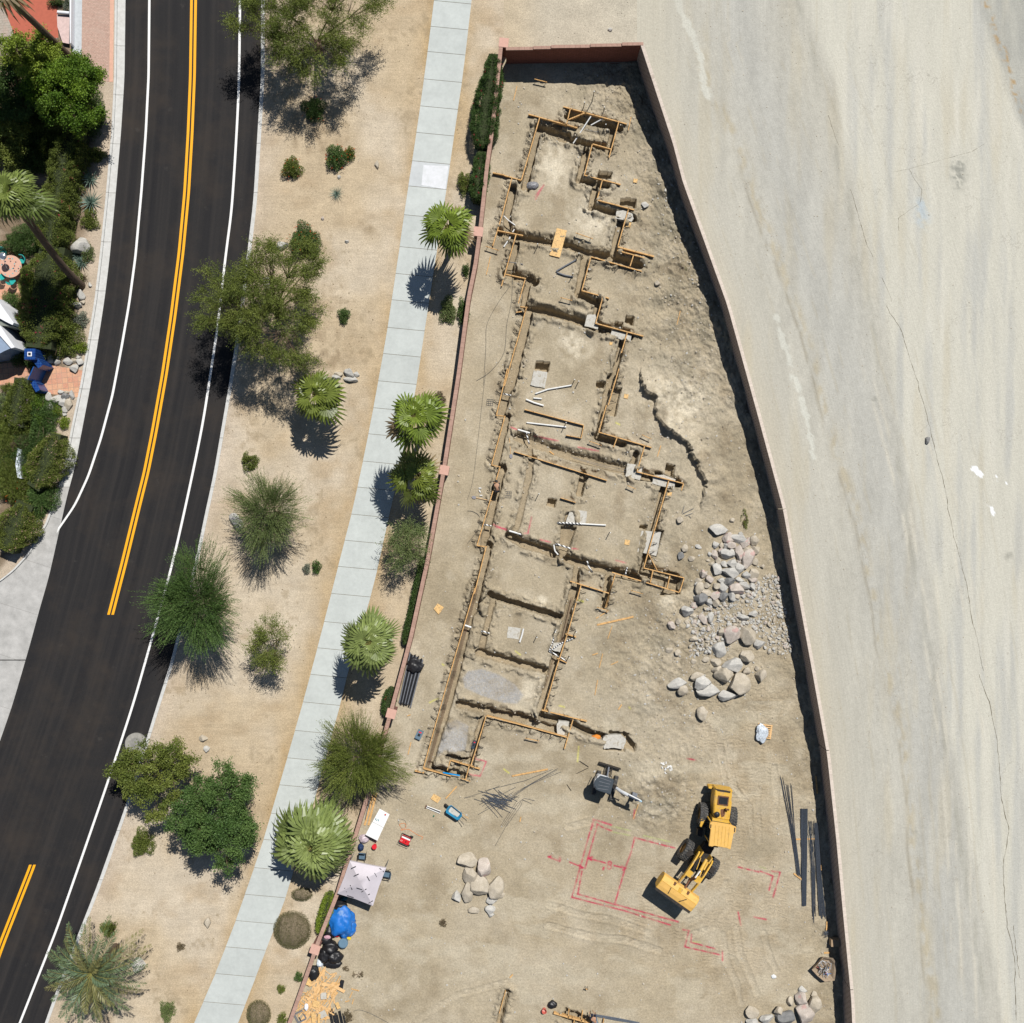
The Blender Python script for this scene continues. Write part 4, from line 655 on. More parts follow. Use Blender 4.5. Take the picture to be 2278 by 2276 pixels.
# ------------------------------------------------------------ pipes
def pipe(c, pts, r, mat, label, zs=None, name='pipe', z=.12, cap=None):
    zs = zs or [z] * len(pts); P = [g(*px(c, x, y), zz) for (x, y), zz in zip(pts, zs)]; b = Vector((P[0].x, P[0].y, 0)); m = MB().tube([p - b for p in P], r, 8)
    o = m.build(name, MT[mat], smooth=True); o.location = b; return setp(o, label, 'pipe')
pipe('C', [(845, 1250), (910, 1150), (1035, 960)], .05, 'pvc', 'long white pipe rising out of the northern trench to the tallest riser', [-.1, .1, .25]); pipe('C', [(1035, 1055), (1150, 992), (1170, 970)], .05, 'pvc', 'short bent white pipe right of the long northern pipe', [.0, .1, .2])
for (c, x, y, h, lb) in (('C', 1070, 692, 1.9, 'tallest black riser pipe below the stepped wall'), ('C', 967, 808, 1.2, 'black riser pipe with white top left of the tallest riser'), ('C', 1182, 860, 1.0, 'black riser pipe right of the tallest riser'), ('C', 1196, 1045, .9, 'lowest of the four northern riser pipes'), ('I', 880, 690, .9, 'upper grey riser pipe right of the plywood sheet'), ('I', 880, 785, .8, 'lower grey riser pipe right of the plywood sheet'),
                        ('I', 828, 958, .9, 'grey riser pipe above the small batter board'), ('J', 852, 88, .8, 'left one of the pair of riser pipes at the long white pipe'), ('J', 885, 100, .8, 'right one of the pair of riser pipes at the long white pipe'), ('J', 1137, 1305, .9, 'lone riser pipe inside the widest bay'), ('J', 785, 430, 1.1, 'riser pipe at the right end of the straight white pipe'), ('J', 568, 995, .9, 'riser pipe left of the square hole in the widest bay'),
                        ('K', 1052, 422, .8, 'lone riser pipe beside the elbow pipe pad'), ('K', 1205, 365, .9, 'riser at the top of the striped pipe cluster'), ('K', 1367, 380, 1.0, 'riser at the upper right of the striped pipe cluster'), ('K', 1312, 585, 1.0, 'riser at the lower right of the striped pipe cluster'), ('I', 525, 705, .9, 'thin riser left of the plywood sheet')):
    p = g(*px(c, x, y), h); e = empty('riser_pipe', (p.x, p.y, 0), 0, lb, 'pipe', 'upright riser pipes'); MB().tube([(0, 0, -.4), (0, 0, h)], .032, 8).build('pipe_body', MT['blackp'], e, True); MB().lathe([(.042, h - .05), (.042, h + .02), (.02, h + .03)], 8).build('pipe_cap', MT['pvc'], e)
for c, pts, r, mt, lb in [('J', [(540, 200), (640, 165), (830, 132)], .06, 'pvc', 'slanting white pipe below the square footing block'), ('J', [(465, 245), (530, 272), (605, 295)], .07, 'pvc', 'thick white pipe below the slanting pipe'), ('J', [(525, 235), (590, 240)], .06, 'pvc', 'short white stub between two white pipes'), ('J', [(470, 430), (785, 465)], .06, 'pvc', 'straight white pipe across the narrow bay'),
    ('J', [(400, 485), (495, 512)], .07, 'pvc', 'short white pipe at the left end of the red painted line'), ('J', [(465, 500), (475, 540), (490, 600)], .06, 'stripe', 'short striped pipe dropping into the cross trench'), ('J', [(330, 1290), (435, 1320)], .07, 'pvc', 'short thick white pipe at the red painted corner'), ('J', [(910, 1235), (1100, 1245)], .06, 'pvc', 'white half of the long pipe in the widest bay'),
    ('J', [(715, 1225), (910, 1235)], .075, 'stripe', 'striped half of the long pipe in the widest bay'), ('J', [(700, 1392), (830, 1435)], .07, 'stripe', 'striped pipe over the lower cross trench'), ('J', [(950, 1530), (965, 1580), (995, 1620)], .06, 'stripe', 'striped pipe hooked over the lower trench edge'), ('J', [(1270, 1580), (1255, 1640)], .06, 'stripe', 'short striped stub near the lower right frame'),
    ('J', [(685, 1400), (695, 1450), (720, 1480)], .06, 'pvc', 'bent white pipe at the lower cross trench'), ('K', [(480, 325), (530, 342)], .07, 'pvc', 'short white pipe across the long left trench'), ('K', [(610, 370), (675, 390)], .07, 'stripe', 'short striped pipe over the inner trench'), ('K', [(945, 352), (935, 400), (915, 460)], .07, 'pvc', 'white elbow pipe on the worn concrete pad'),
    ('K', [(1200, 375), (1180, 450), (1150, 530)], .06, 'stripe', 'left striped pipe of the right trench junction'), ('K', [(1150, 530), (1220, 570), (1290, 610)], .06, 'stripe', 'lower striped pipe of the right trench junction'), ('K', [(1165, 525), (1230, 475), (1340, 430)], .06, 'stripe', 'upper striped pipe of the right trench junction'), ('I', [(235, 465), (270, 500), (335, 547)], .045, 'pvc', 'thin white pipe across the upper left trench'),
    ('I', [(325, 580), (310, 605)], .05, 'pvc', 'short white pipe end above the cross board'), ('I', [(290, 645), (262, 690), (235, 730)], .055, 'pvc', 'white pipe below the cross board near the wall'), ('I', [(685, 940), (760, 895), (860, 840)], .06, 'grayp', 'dark grey pipe slanting up to the riser pair'), ('I', [(690, 950), (760, 975), (830, 988)], .055, 'grayp', 'dark grey pipe running right to the lower riser'),
    ('J', [(285, 200), (355, 216)], .06, 'stripe', 'short striped pipe over the left trench'), ('J', [(130, 1240), (190, 1252)], .06, 'stripe', 'striped pipe stub over the lower left trench'), ('I', [(220, 850), (400, 880)], .03, 'grayp', 'thin grey conduit across the left board'), ('C', [(975, 1100), (1170, 1140)], .02, 'grayp', 'thin grey conduit on the small northern pad')]:
    pipe(c, pts, r, mt, lb)
# ------------------------------------------------------------ reinforcing steel
def bars(name, label, c, segs, r=.012, z=.03, mat='rebar', cat='rebar', jit=0):
    b = None; m = MB()
    for sg in segs:
        P = [g(*px(c, x + random.uniform(-jit, jit), y + random.uniform(-jit, jit)), z + random.uniform(0, .05)) for x, y in sg]
        if b is None: b = Vector((P[0].x, P[0].y, 0))
        m.tube([p - b for p in P], r, 4, False)
    o = m.build(name, MT[mat]); o.location = b; return setp(o, label, cat)
lerp = lambda a, b, t: a + (b - a) * t
bars('rebar_bundle', 'fanned bundle of long rebar, leftmost by the curved wall', 'M', [((lerp(1468, 1540, t ** 2) + random.uniform(-4, 4), 172 + 60 * t + random.uniform(0, 30)), (lerp(1535, 1560, t), 560), (1572 + 22 * t, 822 + random.uniform(-15, 5))) for t in np.linspace(0, 1, 12)], .016)
bars('rebar_bundle', 'dense flat bundle of long rebar, second from the left by the curved wall', 'M', [((1594 + 44 * t, 393 + random.uniform(0, 4)), (1600 + 34 * t, 700), (1603 + 26 * t, 1012 - random.uniform(0, 4))) for t in np.linspace(0, 1, 20)], .017, .05)
bars('rebar_bundle', 'loose tied rebar, third from the left by the curved wall', 'M', [((1640 + 40 * t + random.uniform(-5, 5), 450 + random.uniform(0, 40)), (1662 + 24 * t, 800), (1668 + 20 * t, 1050 + random.uniform(-60, 75))) for t in np.linspace(0, 1, 10)], .016)
bars('rebar_bundle', 'dense rebar bundle nearest the curved wall', 'M', [((1680 + 22 * t, 480 + random.uniform(0, 12)), (1697 + 26 * t, 800), (1712 + 42 * t, 1095 - random.uniform(0, 30))) for t in np.linspace(0, 1, 16)], .017, .05)
ang = lambda: random.gauss(.42, .22)
sg = []
for k in range(46): cx = 735 + random.gauss(0, 45); cy = 1712 + random.gauss(0, 28) ; a = random.choice([.28, .34, .72, -.55]) + random.gauss(0, .12); L_ = random.uniform(60, 105); sg.append(((cx - L_ * math.cos(a), cy - L_ * math.sin(a)), (cx + L_ * math.cos(a), cy + L_ * math.sin(a))))
bars('rebar_heap', 'crossed heap of short bluish rebar pieces right of the wheelbarrow', 'K', sg, .014, .06)
bars('long_rebar', 'group of long thin rebar fanning up from the crossed heap', 'K', [((690, 1790), (980, 1600), (1220, 1462)), ((700, 1760), (960, 1610), (1245, 1490)), ((640, 1640), (960, 1560), (1180, 1470)), ((780, 1740), (1000, 1590), (1190, 1500)), ((850, 1700), (1050, 1560), (1215, 1475)), ((470, 1700), (640, 1650), (760, 1600))], .012)
bars('bent_rebar', 'bent thin rebar trailing down from the crossed heap', 'K', [((790, 1925), (915, 1745), (935, 1710), (1010, 1745)), ((775, 1925), (900, 1740), (950, 1700), (1035, 1720)), ((810, 1925), (925, 1760), (940, 1715), (990, 1735)), ((765, 1920), (880, 1740), (915, 1690), (850, 1700)), ((720, 2080), (830, 1880))], .011)
bars('rebar_bundle', 'low bundle of rebar beside the crouching worker', 'V', [((1290 + 20 * t, 568 + 30 * t), (1560, 612 + 35 * t), (1840, 668 + 22 * t)) for t in np.linspace(0, 1, 14)], .016)
bars('trench_rebar', 'four long bars lying in the lower left trench', 'K', [((572 + d, 10), (470 + d, 380), (385 + d, 700), (300 + d, 1010), (180 + d, 1440)) for d in (0, 7, 14, 20)], .014, -.12, 'rust'); bars('trench_rebar', 'bars lying in the right lower trench', 'K', [((1325 + d, 100), (1235 + d, 480)) for d in (0, 8, 15)] + [((1190 + d, 560), (1115 + d, 820)) for d in (0, 8)], .014, -.12, 'rust')
bars('trench_rebar', 'bars lying in the middle cross trench', 'J', [((820, 700), (1060, 765), (1260, 805)), ((840, 712), (1060, 778), (1255, 822))], .014, -.12, 'grayp')
for c, x, y, s_, lb in (('J', 326, 1001, 24, 'small rebar mat between the two left trenches'), ('J', 180, 268, 24, 'small rebar mat on the dirt left of the boards')):
    bars('rebar_mat', lb, c, [((x - s_ + k * s_ * .66, y - s_), (x - s_ + k * s_ * .66 - 4, y + s_)) for k in range(4)] + [((x - s_, y - s_ + k * s_ * .66), (x + s_, y - s_ + k * s_ * .66 + 3)) for k in range(4)], .012)
for k, (x, y, lb) in enumerate([(560, 80, 'uppermost'), (445, 520, 'second'), (395, 690, 'third'), (312, 955, 'fourth'), (265, 1140, 'lowest')]):
    bars('rebar_tie', f'{lb} cluster of cross ties over the lower left trench', 'K', [((x - 12, y + j * 9), (x + 22, y + 6 + j * 9)) for j in range(5)], .012, -.03, 'steel')
bars('steel_cage', 'rebar cage corner in the southern end of the long trench', 'K', [((165, 1450), (300, 1495)), ((340, 1350), (300, 1500)), ((355, 1355), (315, 1505)), ((345, 1365), (510, 1410)), ((350, 1450), (530, 1535)), ((350, 1460), (480, 1500))], .014, .02, 'steel')
bars('steel_rod', 'crossed pair of short rods beside the yellow arrow', 'K', [((1392, 1405), (1462, 1450)), ((1367, 1505), (1462, 1458))], .02, .03, 'steel')
bars('steel_rod', 'thin rod in the right rubble above the excavator', 'K', [((1290, 1590), (1325, 1640))], .02, .03, 'steel'); bars('steel_rod', 'bent rods on the dirt right of the widest bay', 'J', [((1705, 1150), (1725, 1090)), ((1710, 1155), (1800, 1110)), ((1730, 1170), (1790, 1150)), ((1760, 1170), (1780, 1190))], .018, .05, 'grayp')
# cords and hoses
def cord(name, c, pts, r, mat, lb, cat='cord'):
    P = [g(*px(c, x, y), .03) for x, y in pts]; Q = []
    for i in range(len(P) - 1):
        p0, p1, p2, p3 = P[max(i - 1, 0)], P[i], P[i + 1], P[min(i + 2, len(P) - 1)]
        for t in np.arange(8) / 8: t2, t3 = t * t, t ** 3; Q.append(.5 * ((2 * p1) + (-p0 + p2) * t + (2 * p0 - 5 * p1 + 4 * p2 - p3) * t2 + (-p0 + 3 * p1 - 3 * p2 + p3) * t3))
    Q.append(P[-1]); b = Vector((Q[0].x, Q[0].y, 0)); o = MB().tube([q - b for q in Q], r, 5).build(name, mat); o.location = b; return setp(o, lb, cat)
MT['orange'] = simple('orange_cord', (.75, .22, .05), .5, .1, 6); MT['cable'] = simple('grey_cable', (.10, .10, .095), .6, .2, 6)
cord('extension_cord', 'O', [(1060, 375), (1040, 340), (1080, 330), (1090, 360), (1050, 385), (1110, 378), (1140, 395), (1180, 420), (1225, 440), (1210, 460)], .016, MT['orange'], 'orange extension cord coiled above the red generator'); cord('power_cable', 'O', [(1065, 378), (1030, 330), (1040, 295), (1085, 310), (1090, 350), (1075, 372)], .012, MT['cable'], 'thin dark cable looped above the red generator', 'cable')
cord('power_cable', 'I', [(0, 1880), (120, 1800), (235, 1640), (260, 1400), (300, 1200), (310, 980)], .016, MT['cable'], 'long grey cable curving beside the upper left trench', 'cable'); cord('power_cable', 'I', [(60, 1920), (80, 1600), (90, 1400), (180, 1220), (300, 1050)], .013, MT['cable'], 'second thin cable left of the long grey cable', 'cable')
cord('power_cable', 'J', [(0, 1390), (80, 1280), (95, 1180), (50, 1140), (0, 1130)], .014, MT['cable'], 'grey cable loop left of the lower left trench', 'cable'); cord('power_cable', 'J', [(145, 30), (120, 240), (75, 640), (40, 900), (0, 1040)], .012, MT['cable'], 'thin cable running down between wall and middle trench', 'cable')
cord('power_cable', 'O', [(670, 1835), (720, 1825), (800, 1850), (880, 1890), (950, 1928)], .016, MT['cable'], 'dark cable trailing right from the bottom pipe heap', 'cable'); cord('power_cable', 'O', [(1560, 130), (1650, 110)], .012, MT['cable'], 'short cable near the wheelbarrow', 'cable')
# ------------------------------------------------------------ rocks
ICO = {}
def icosphere(n):
    if n not in ICO:
        bm = bmesh.new(); bmesh.ops.create_icosphere(bm, subdivisions=n, radius=1); ICO[n] = (np.array([v.co[:] for v in bm.verts]), np.array([[v.index for v in f.verts] for f in bm.faces])); bm.free()
    return ICO[n]
def rockmesh(seed, sub=4, cuts=9, flat=.72):
    r = np.random.default_rng(seed); V, F = icosphere(sub); V = V.copy()
    for k in range(int(cuts * 1.5)):
        n = r.normal(size=3); n /= np.linalg.norm(n); d = r.uniform(.50, .82); h = V @ n - d; m = h > 0; V[m] -= n * h[m][:, None] * .93
    for f_, a in ((1.7, .06), (4.5, .035), (11, .018)):
        nn = np.array([mnoise.noise(Vector(v * f_ + seed)) for v in V]); V *= (1 + a * nn)[:, None]
    V[:, 2] *= flat; return V, F
def rockmat(name, c1, c2, c3, paint=None):
    s = NT(name, .92, .2); p = s.pos(); a = s.noise(p, 1.6, 7, .7); out = s.ramp(a, [(.3, c1), (.5, c2), (.7, c3)]); out = s.mul(out, s.mr(s.noise(p, 14, 4, .7), .3, .7, .82, 1.15))
    if paint: out = s.mix(s.mr(s.noise(p, 1.1, 2), .60, .66, 0, .6), out, paint)
    s.col(out); s.bump(s.math('ADD', s.noise(p, 7, 7, .75), s.math('MULTIPLY', a, .8)), .55, .04); return s.m
RM = dict(g=rockmat('grey_boulder', (.36, .355, .33), (.48, .465, .43), (.60, .575, .52)), t=rockmat('tan_boulder', (.36, .315, .24), (.46, .405, .32), (.56, .50, .41)), p=rockmat('pinkish_boulder', (.38, .33, .285), (.49, .43, .375), (.58, .52, .46), (.5, .27, .25)), d=rockmat('dark_boulder', (.15, .15, .15), (.21, .21, .205), (.30, .29, .28)))
RK = {}
for k in RM:
    for q in range(4):
        V, F = rockmesh(hash((k, 'x')) % 7 * 0 + ord(k) * 10 + q); me = npmesh('boulder', V, F, RM[k], smooth=True).data; me.set_sharp_from_angle(angle=R(28)) if hasattr(me, 'set_sharp_from_angle') else None; RK[k, q] = me
for o in list(COL.objects):
    if o.name.startswith('boulder'): bpy.data.objects.remove(o)
TN = dict(g='grey', t='tan', p='pinkish', d='dark grey')
def rock(c, x, y, rx, ry, t, label, group, hz=.7, lift=0, rot=None):
    f = CR[c][2]; k = (1.2 if c in 'OU' or 'scattered' in group else 1.33) / f / S; h = min(rx, ry) * k * hz; P = px(c, x, y); z = gz(*P) + h * .45 + lift; p = g(*P, z)
    o = link('boulder', RK[t, random.randrange(4)]); o.location = p; o.rotation_euler = (random.uniform(-.3, .3), random.uniform(-.25, .25), rot if rot is not None else random.uniform(-.3, .3) + random.choice([0, math.pi]))
    o.scale = (rx * k * 1.04, ry * k * 1.04, h / .72 * 1.25); return setp(o, label, 'boulder', group)
PILE = [(670,330,75,45,'g'),(755,400,45,45,'p'),(845,410,80,40,'g'),(870,365,20,18,'g'),(945,430,25,30,'p'),(1005,430,38,40,'t'),(640,475,30,30,'g'),(690,475,20,20,'t'),(785,475,40,35,'p'),(740,480,25,30,'g'),(910,465,35,35,'p'),(1010,515,40,35,'t'),(860,535,42,60,'p'),(925,510,45,25,'t'),(745,560,55,48,'g'),(690,535,28,28,'p'),(630,560,28,45,'p'),(585,560,18,20,'g'),(800,545,20,35,'g'),(660,610,28,35,'t'),(940,615,52,80,'p'),(790,640,45,38,'g'),(720,650,35,22,'g'),(858,625,20,20,'p'),(1010,640,25,35,'t'),(655,700,50,45,'g'),(780,720,75,45,'g'),(865,695,42,45,'g'),(600,655,25,18,'t'),(570,620,18,12,'t'),(990,735,40,45,'t'),(920,750,35,30,'g'),(975,785,40,30,'p'),(525,745,32,38,'p'),(580,790,30,30,'p'),(690,800,30,25,'g'),(770,805,45,40,'d'),(860,800,40,22,'g'),(900,845,48,30,'g'),(480,800,35,22,'t'),(465,845,25,28,'g'),(490,875,38,45,'t'),(560,845,30,25,'t'),(645,850,28,28,'t'),(710,880,38,52,'g'),(718,945,36,45,'d'),(835,880,62,55,'p'),(975,850,32,35,'g'),(560,920,40,28,'t'),(640,950,45,32,'p'),(500,975,55,55,'d'),(795,950,35,35,'g'),(575,1000,28,32,'g'),(640,1005,35,35,'t'),(840,960,25,25,'t'),(440,1030,25,30,'p'),(370,1090,45,45,'g'),(430,1130,25,28,'t'),(290,1180,28,28,'t'),(228,1225,35,30,'p'),(690,1280,35,35,'t'),(515,1160,30,45,'p'),(590,1150,28,35,'g'),(1075,675,22,18,'t')]
for i, (x, y, a, b, t) in enumerate(sorted(PILE, key=lambda r: r[1])): rock('L', x, y, a, b, t, f'{TN[t]} boulder, {ordn(i)} from the top of the tall boulder pile', 'boulders of the tall pile by the curved wall')
LOW = [(790,1320,72,78,'p'),(940,1310,80,80,'t'),(670,1440,60,75,'g'),(1045,1400,55,45,'g'),(890,1150,50,35,'g'),(990,1110,45,30,'g'),(940,1510,60,58,'t'),(650,1565,45,42,'t'),(800,1585,95,65,'g'),(660,1645,55,40,'t'),(920,1650,38,40,'t'),(425,1350,35,30,'t'),(430,1555,25,22,'t'),(540,1540,35,22,'t'),(1025,1620,25,22,'t'),(1060,1700,50,62,'t'),(450,1700,65,40,'t'),(510,1765,80,75,'g'),(720,1690,88,72,'t'),(850,1770,95,85,'t'),(280,1765,75,45,'g'),(335,1830,50,45,'t'),(570,1830,95,58,'g'),(745,1885,90,50,'g')]
for i, (x, y, a, b, t) in enumerate(sorted(LOW, key=lambda r: r[1])): rock('L', x, y, a, b, t, f'{"big " if a > 60 else ""}{TN[t]} boulder, {ordn(i)} from the top of those below the cobbles', 'scattered boulders below the cobbles')
for (c, x, y, a, b, t, lb) in [('L', 310, 240, 30, 22, 't', 'small boulder beside the bent rods'), ('L', 795, 245, 20, 20, 't', 'small stone above the tall boulder pile'), ('L', 345, 500, 28, 28, 't', 'round boulder at the upper left of the tall pile'), ('L', 315, 567, 30, 38, 'd', 'dark boulder left of the tall pile'), ('L', 415, 595, 32, 22, 't', 'boulder with a pink paint dot left of the tall pile'),
      ('L', 475, 487, 30, 15, 'g', 'flat pale stone left of the tall pile'), ('S', 1564, 1587, 11, 12, 't', 'lone boulder at the bottom left of the scattered boulders'), ('L', 200, 1450, 30, 22, 't', 'left one of two small boulders left of the cobbles'), ('L', 278, 1475, 25, 25, 't', 'right one of two small boulders left of the cobbles'), ('I', 1450, 372, 28, 26, 'g', 'white angular stone below the plywood square near the top'), ('I', 1555, 1040, 24, 20, 't', 'pale stone in the rough dirt left of the curved wall'),
      ('J', 1690, 1200, 26, 24, 't', 'boulder beside the lower right frames'), ('E', 605, 1840, 1, 1, 'g', '')]:
    if lb: rock(c, x, y, a, b, t, lb, 'single rocks on the site')
for i, (x, y, a, b, t) in enumerate(sorted([(1595,625,75,55,'t'),(1715,690,70,70,'p'),(1598,735,57,65,'t'),(1690,835,75,80,'t'),(1805,840,62,78,'t'),(1578,880,45,72,'t'),(1495,910,35,45,'g'),(1775,955,45,35,'g'),(1768,1020,38,32,'g'),(1640,1030,45,28,'t'),(1860,900,28,20,'t'),(1775,1062,25,22,'g')], key=lambda r: r[1])):
    rock('O', x, y, a, b, t, f'pale {TN[t]} boulder, {ordn(i)} from the top in the group in open dirt', 'boulders in the middle of the open dirt')
for i, (x, y, a, b, t) in enumerate(sorted([(1140,300,70,55,'g'),(1310,360,48,42,'t'),(1120,440,108,105,'p'),(1335,520,105,118,'t'),(950,475,58,72,'t'),(1180,650,155,150,'p'),(355,620,105,85,'t'),(860,715,170,100,'d'),(780,620,72,60,'t'),(590,735,95,68,'g'),(370,770,80,70,'g')], key=lambda r: r[1])):
    rock('U', x, y, a, b, t, f'{"huge " if a > 120 else ""}{TN[t]} boulder, {ordn(i)} from the top of the group at the bottom right', 'boulders at the bottom right', lift=.25 if (x, y) == (780, 620) else 0)
GR = [('E',690,405,35,38,'g'),('E',660,500,38,28,'g'),('E',715,470,18,20,'t'),('E',655,725,22,14,'g'),('E',605,855,22,28,'g'),('E',432,960,28,30,'g'),('E',490,990,30,26,'g'),('E',580,980,38,26,'g'),('E',640,1035,36,32,'g'),('E',690,985,28,26,'g'),('E',635,975,28,20,'t'),('E',500,945,22,18,'d'),('E',677,950,20,18,'g'),('Z',595,565,52,42,'g'),('Z',705,598,55,48,'g'),('Z',775,635,50,48,'g'),
      ('Z',848,662,42,55,'t'),('Z',880,538,30,50,'g'),('Z',750,512,40,25,'g'),('Z',815,510,28,22,'t'),('Z',800,560,45,42,'d'),('Z',605,690,48,48,'g'),('Z',790,720,36,34,'g'),('Z',615,628,30,18,'t'),('Z',795,780,25,22,'g'),('Z',622,880,30,18,'p'),('Z',655,850,20,12,'p'),('A',605,1850,58,65,'g'),('F',262,555,45,32,'d'),('E',772,322,14,16,'g'),('E',575,330,10,12,'t')]
for i, (c, x, y, a, b, t) in enumerate(sorted(GR, key=lambda r: px(r[0], r[1], r[2])[1])): rock(c, x, y, a, b, t, f'{TN[t]} garden rock, {ordn(i)} from the top beside the left kerb', 'rocks of the garden beds')
VR = [('G',1205,1285,38,32,'g','angular grey rock at the top of the small heap beside the middle palm'),('G',1222,1332,42,22,'g','long flat rock at the bottom of the small heap beside the middle palm'),('G',1135,1295,28,20,'t','pale rock at the left of the small heap beside the middle palm'),('G',1110,1325,26,24,'g','grey rock nearest the middle palm in the small heap'),('G',1262,1295,20,16,'g','rightmost rock of the small heap beside the middle palm'),
      ('F',1780,540,42,50,'g','white boulder at the left edge of the loose green shrub tree'),('P',1217,220,24,16,'t','small pinkish rock on the verge, upper of a pair'),('P',1240,286,15,16,'g','small grey rock on the verge, lower of a pair'),('P',1243,1333,20,28,'t','upright tan rock standing on the lower verge'),('P',830,1582,32,36,'g','round grey boulder at the right tip of the feather palm'),('B',912,1240,16,30,'t','narrow rock on the upper verge beside the flowering shrub'),
      ('G',1190,297,12,12,'g','tiny grey stone on the upper verge'),('G',1008,122,12,12,'p','tiny pale stone on the upper verge'),('B',625,1335,12,14,'g','tiny stone below the lobed shrub'),('G',590,610,35,34,'g','boulder half hidden under the widest loose tree'),('G',705,330,42,30,'g','boulder under the branches beside the round flowering shrub'),('W',1088,710,13,17,'d','dark lone rock on the channel floor'),('C',1238,28,22,15,'g','pale stone above the stepped wall')]
for c, x, y, a, b, t, lb in VR: rock(c, x, y, a, b, t, lb, 'single rocks on the verge')
# cobbles: 250 single ones, the rest as one mass
COB = []; zone = PP('L', (1100, 760), (1220, 750), (1290, 1050), (1360, 1480), (1230, 1500), (1110, 1470), (980, 1230), (700, 1500), (400, 1520), (400, 1280), (330, 1200), (480, 1110), (620, 1010), (900, 900), (1000, 850))
xs = [p[0] for p in zone]; ys_ = [p[1] for p in zone]; rr = np.random.default_rng(5); big = [(px('L', x, y), max(a, b) / 4.196) for x, y, a, b, t in PILE + LOW]
while len(COB) < 1500:
    x, y = rr.uniform(min(xs), max(xs)), rr.uniform(min(ys_), max(ys_))
    if inpoly(np.array([x]), np.array([y]), zone)[0] and all(math.hypot(x - q[0], y - q[1]) > r_ * .8 for q, r_ in big): COB.append((x, y, (1.0 + 4.6 * rr.random() ** 3.2)))
COB.sort(key=lambda r: -r[2]); small = []
SM = {}
for k in 'gtp':
    for q in range(2): V, F = rockmesh(900 + ord(k) + q, 2, 6); ob = npmesh('cobble', V, F, RM[k], smooth=False); SM[k, q] = (ob.data, V, F); bpy.data.objects.remove(ob)
for (x, y, r_) in COB[:250]:
    k = rr.choice(list('ggtp' if rr.random() < .5 else 'ggt')); me = SM[k, rr.integers(2)][0]; o = link('cobble', me); rm = r_ / S; o.location = g(x, y, gz(x, y) + rm * .4); o.scale = (rm * rr.uniform(.9, 1.4), rm * rr.uniform(.7, 1.05), rm * .9); o.rotation_euler = (rr.uniform(-.4, .4), rr.uniform(-.4, .4), rr.uniform(0, 6.28))
    zz_ = 'beside the curved wall' if x > 1700 else 'right under the tall boulder pile' if y < 1370 else 'around the low scattered boulders' if y > 1440 else 'in the middle of the rubble spread'; lb_ = ('larger ' if r_ > 3 else 'small ') + {'g': 'grey', 't': 'tan', 'p': 'pinkish'}[str(k)] + ' cobble ' + zz_; setp(o, lb_, 'cobble', lb_.replace(' cobble ', ' cobbles '))
def scatter(name, items, mat, sub=1, kindtxt='stuff'):
    V0, F0 = rockmesh(77, sub, 4); Vs = []; Fs = []
    for n, (x, y, r_, z) in enumerate(items):
        a = rr.uniform(0, 6.28); ca, sa = math.cos(a), math.sin(a); rm = r_ / S; W_ = V0 * np.array((rm * rr.uniform(.9, 1.5), rm * rr.uniform(.7, 1), rm * .9)); W_ = np.stack([W_[:, 0] * ca - W_[:, 1] * sa, W_[:, 0] * sa + W_[:, 1] * ca, W_[:, 2]], 1)
        p = g(x, y); Vs.append(W_ + np.array((p.x, p.y, z + rm * .3))); Fs.append(F0 + n * len(V0))
    return setp(npmesh(name, np.concatenate(Vs), np.concatenate(Fs), mat), kind='stuff')
scatter('cobble_rubble', [(x, y, r_, gz(x, y)) for x, y, r_ in COB[250:]], RM['g'], 1)
def rnd_in(n, f, rmin, rmax, pw_=3, z=None):
    L_ = []
    while len(L_) < n:
        x, y = rr.uniform(-50, 2330), rr.uniform(-50, 2330); p = f(x, y)
        if rr.random() < p: L_.append((x, y, rmin + (rmax - rmin) * rr.random() ** pw_, gz(x, y) if z is None else z))
    return L_
def dsite(x, y):
    if y < 150 or not (wallL(y) + 12 < x < wallR(y) - 6): return 0
    b = .10 + .9 * math.exp(-((x - 1540) / 90) ** 2 - ((y - 520) / 330) ** 2) + .9 * math.exp(-((x - 1490) / 90) ** 2 - ((y - 1430) / 180) ** 2) + .8 * math.exp(-((x - 1460) / 60) ** 2 - ((y - 1760) / 50) ** 2) + .5 * math.exp(-((x - 1530) / 90) ** 2 - ((y - 1450) / 170) ** 2)
    return min(1, b)
def drough(x, y):
    if y < 150 or y > 2300: return 0
    r = int(np.clip((y - YTOP) / 2.05, 0, len(SITEY) - 2)); xl, xr = SITEX[r, 0], SITEX[r, -1]
    if not (xl + 8 < x < xr - 6): return 0
    return float(RG[r, int((x - xl) / (xr - xl) * 540)]) ** 1.5
scatter('trench_rubble', rnd_in(3600, drough, .45, 2.6, 3.5), RM['t'], 1)
scatter('dark_clods', rnd_in(1500, drough, .45, 2.4, 3), simple('dark_clod', (.20, .17, .125), .95, .3, 6), 1)
scatter('loose_stones', rnd_in(2200, dsite, .5, 3.0, 4), RM['g'], 1)
scatter('loose_clods', rnd_in(1700, dsite, .5, 3.2, 4), RM['t'], 1)
scatter('verge_pebbles', rnd_in(500, lambda x, y: .5 if (cbR(y) + 8 < x < swL(y) - 4 or swR(y) + 4 < x < wallL(y) - 10 or (1130 < x < 1410 and y < 85)) else 0, .4, 1.5, 3, 0), RM['d'] if False else RM['t'], 1)
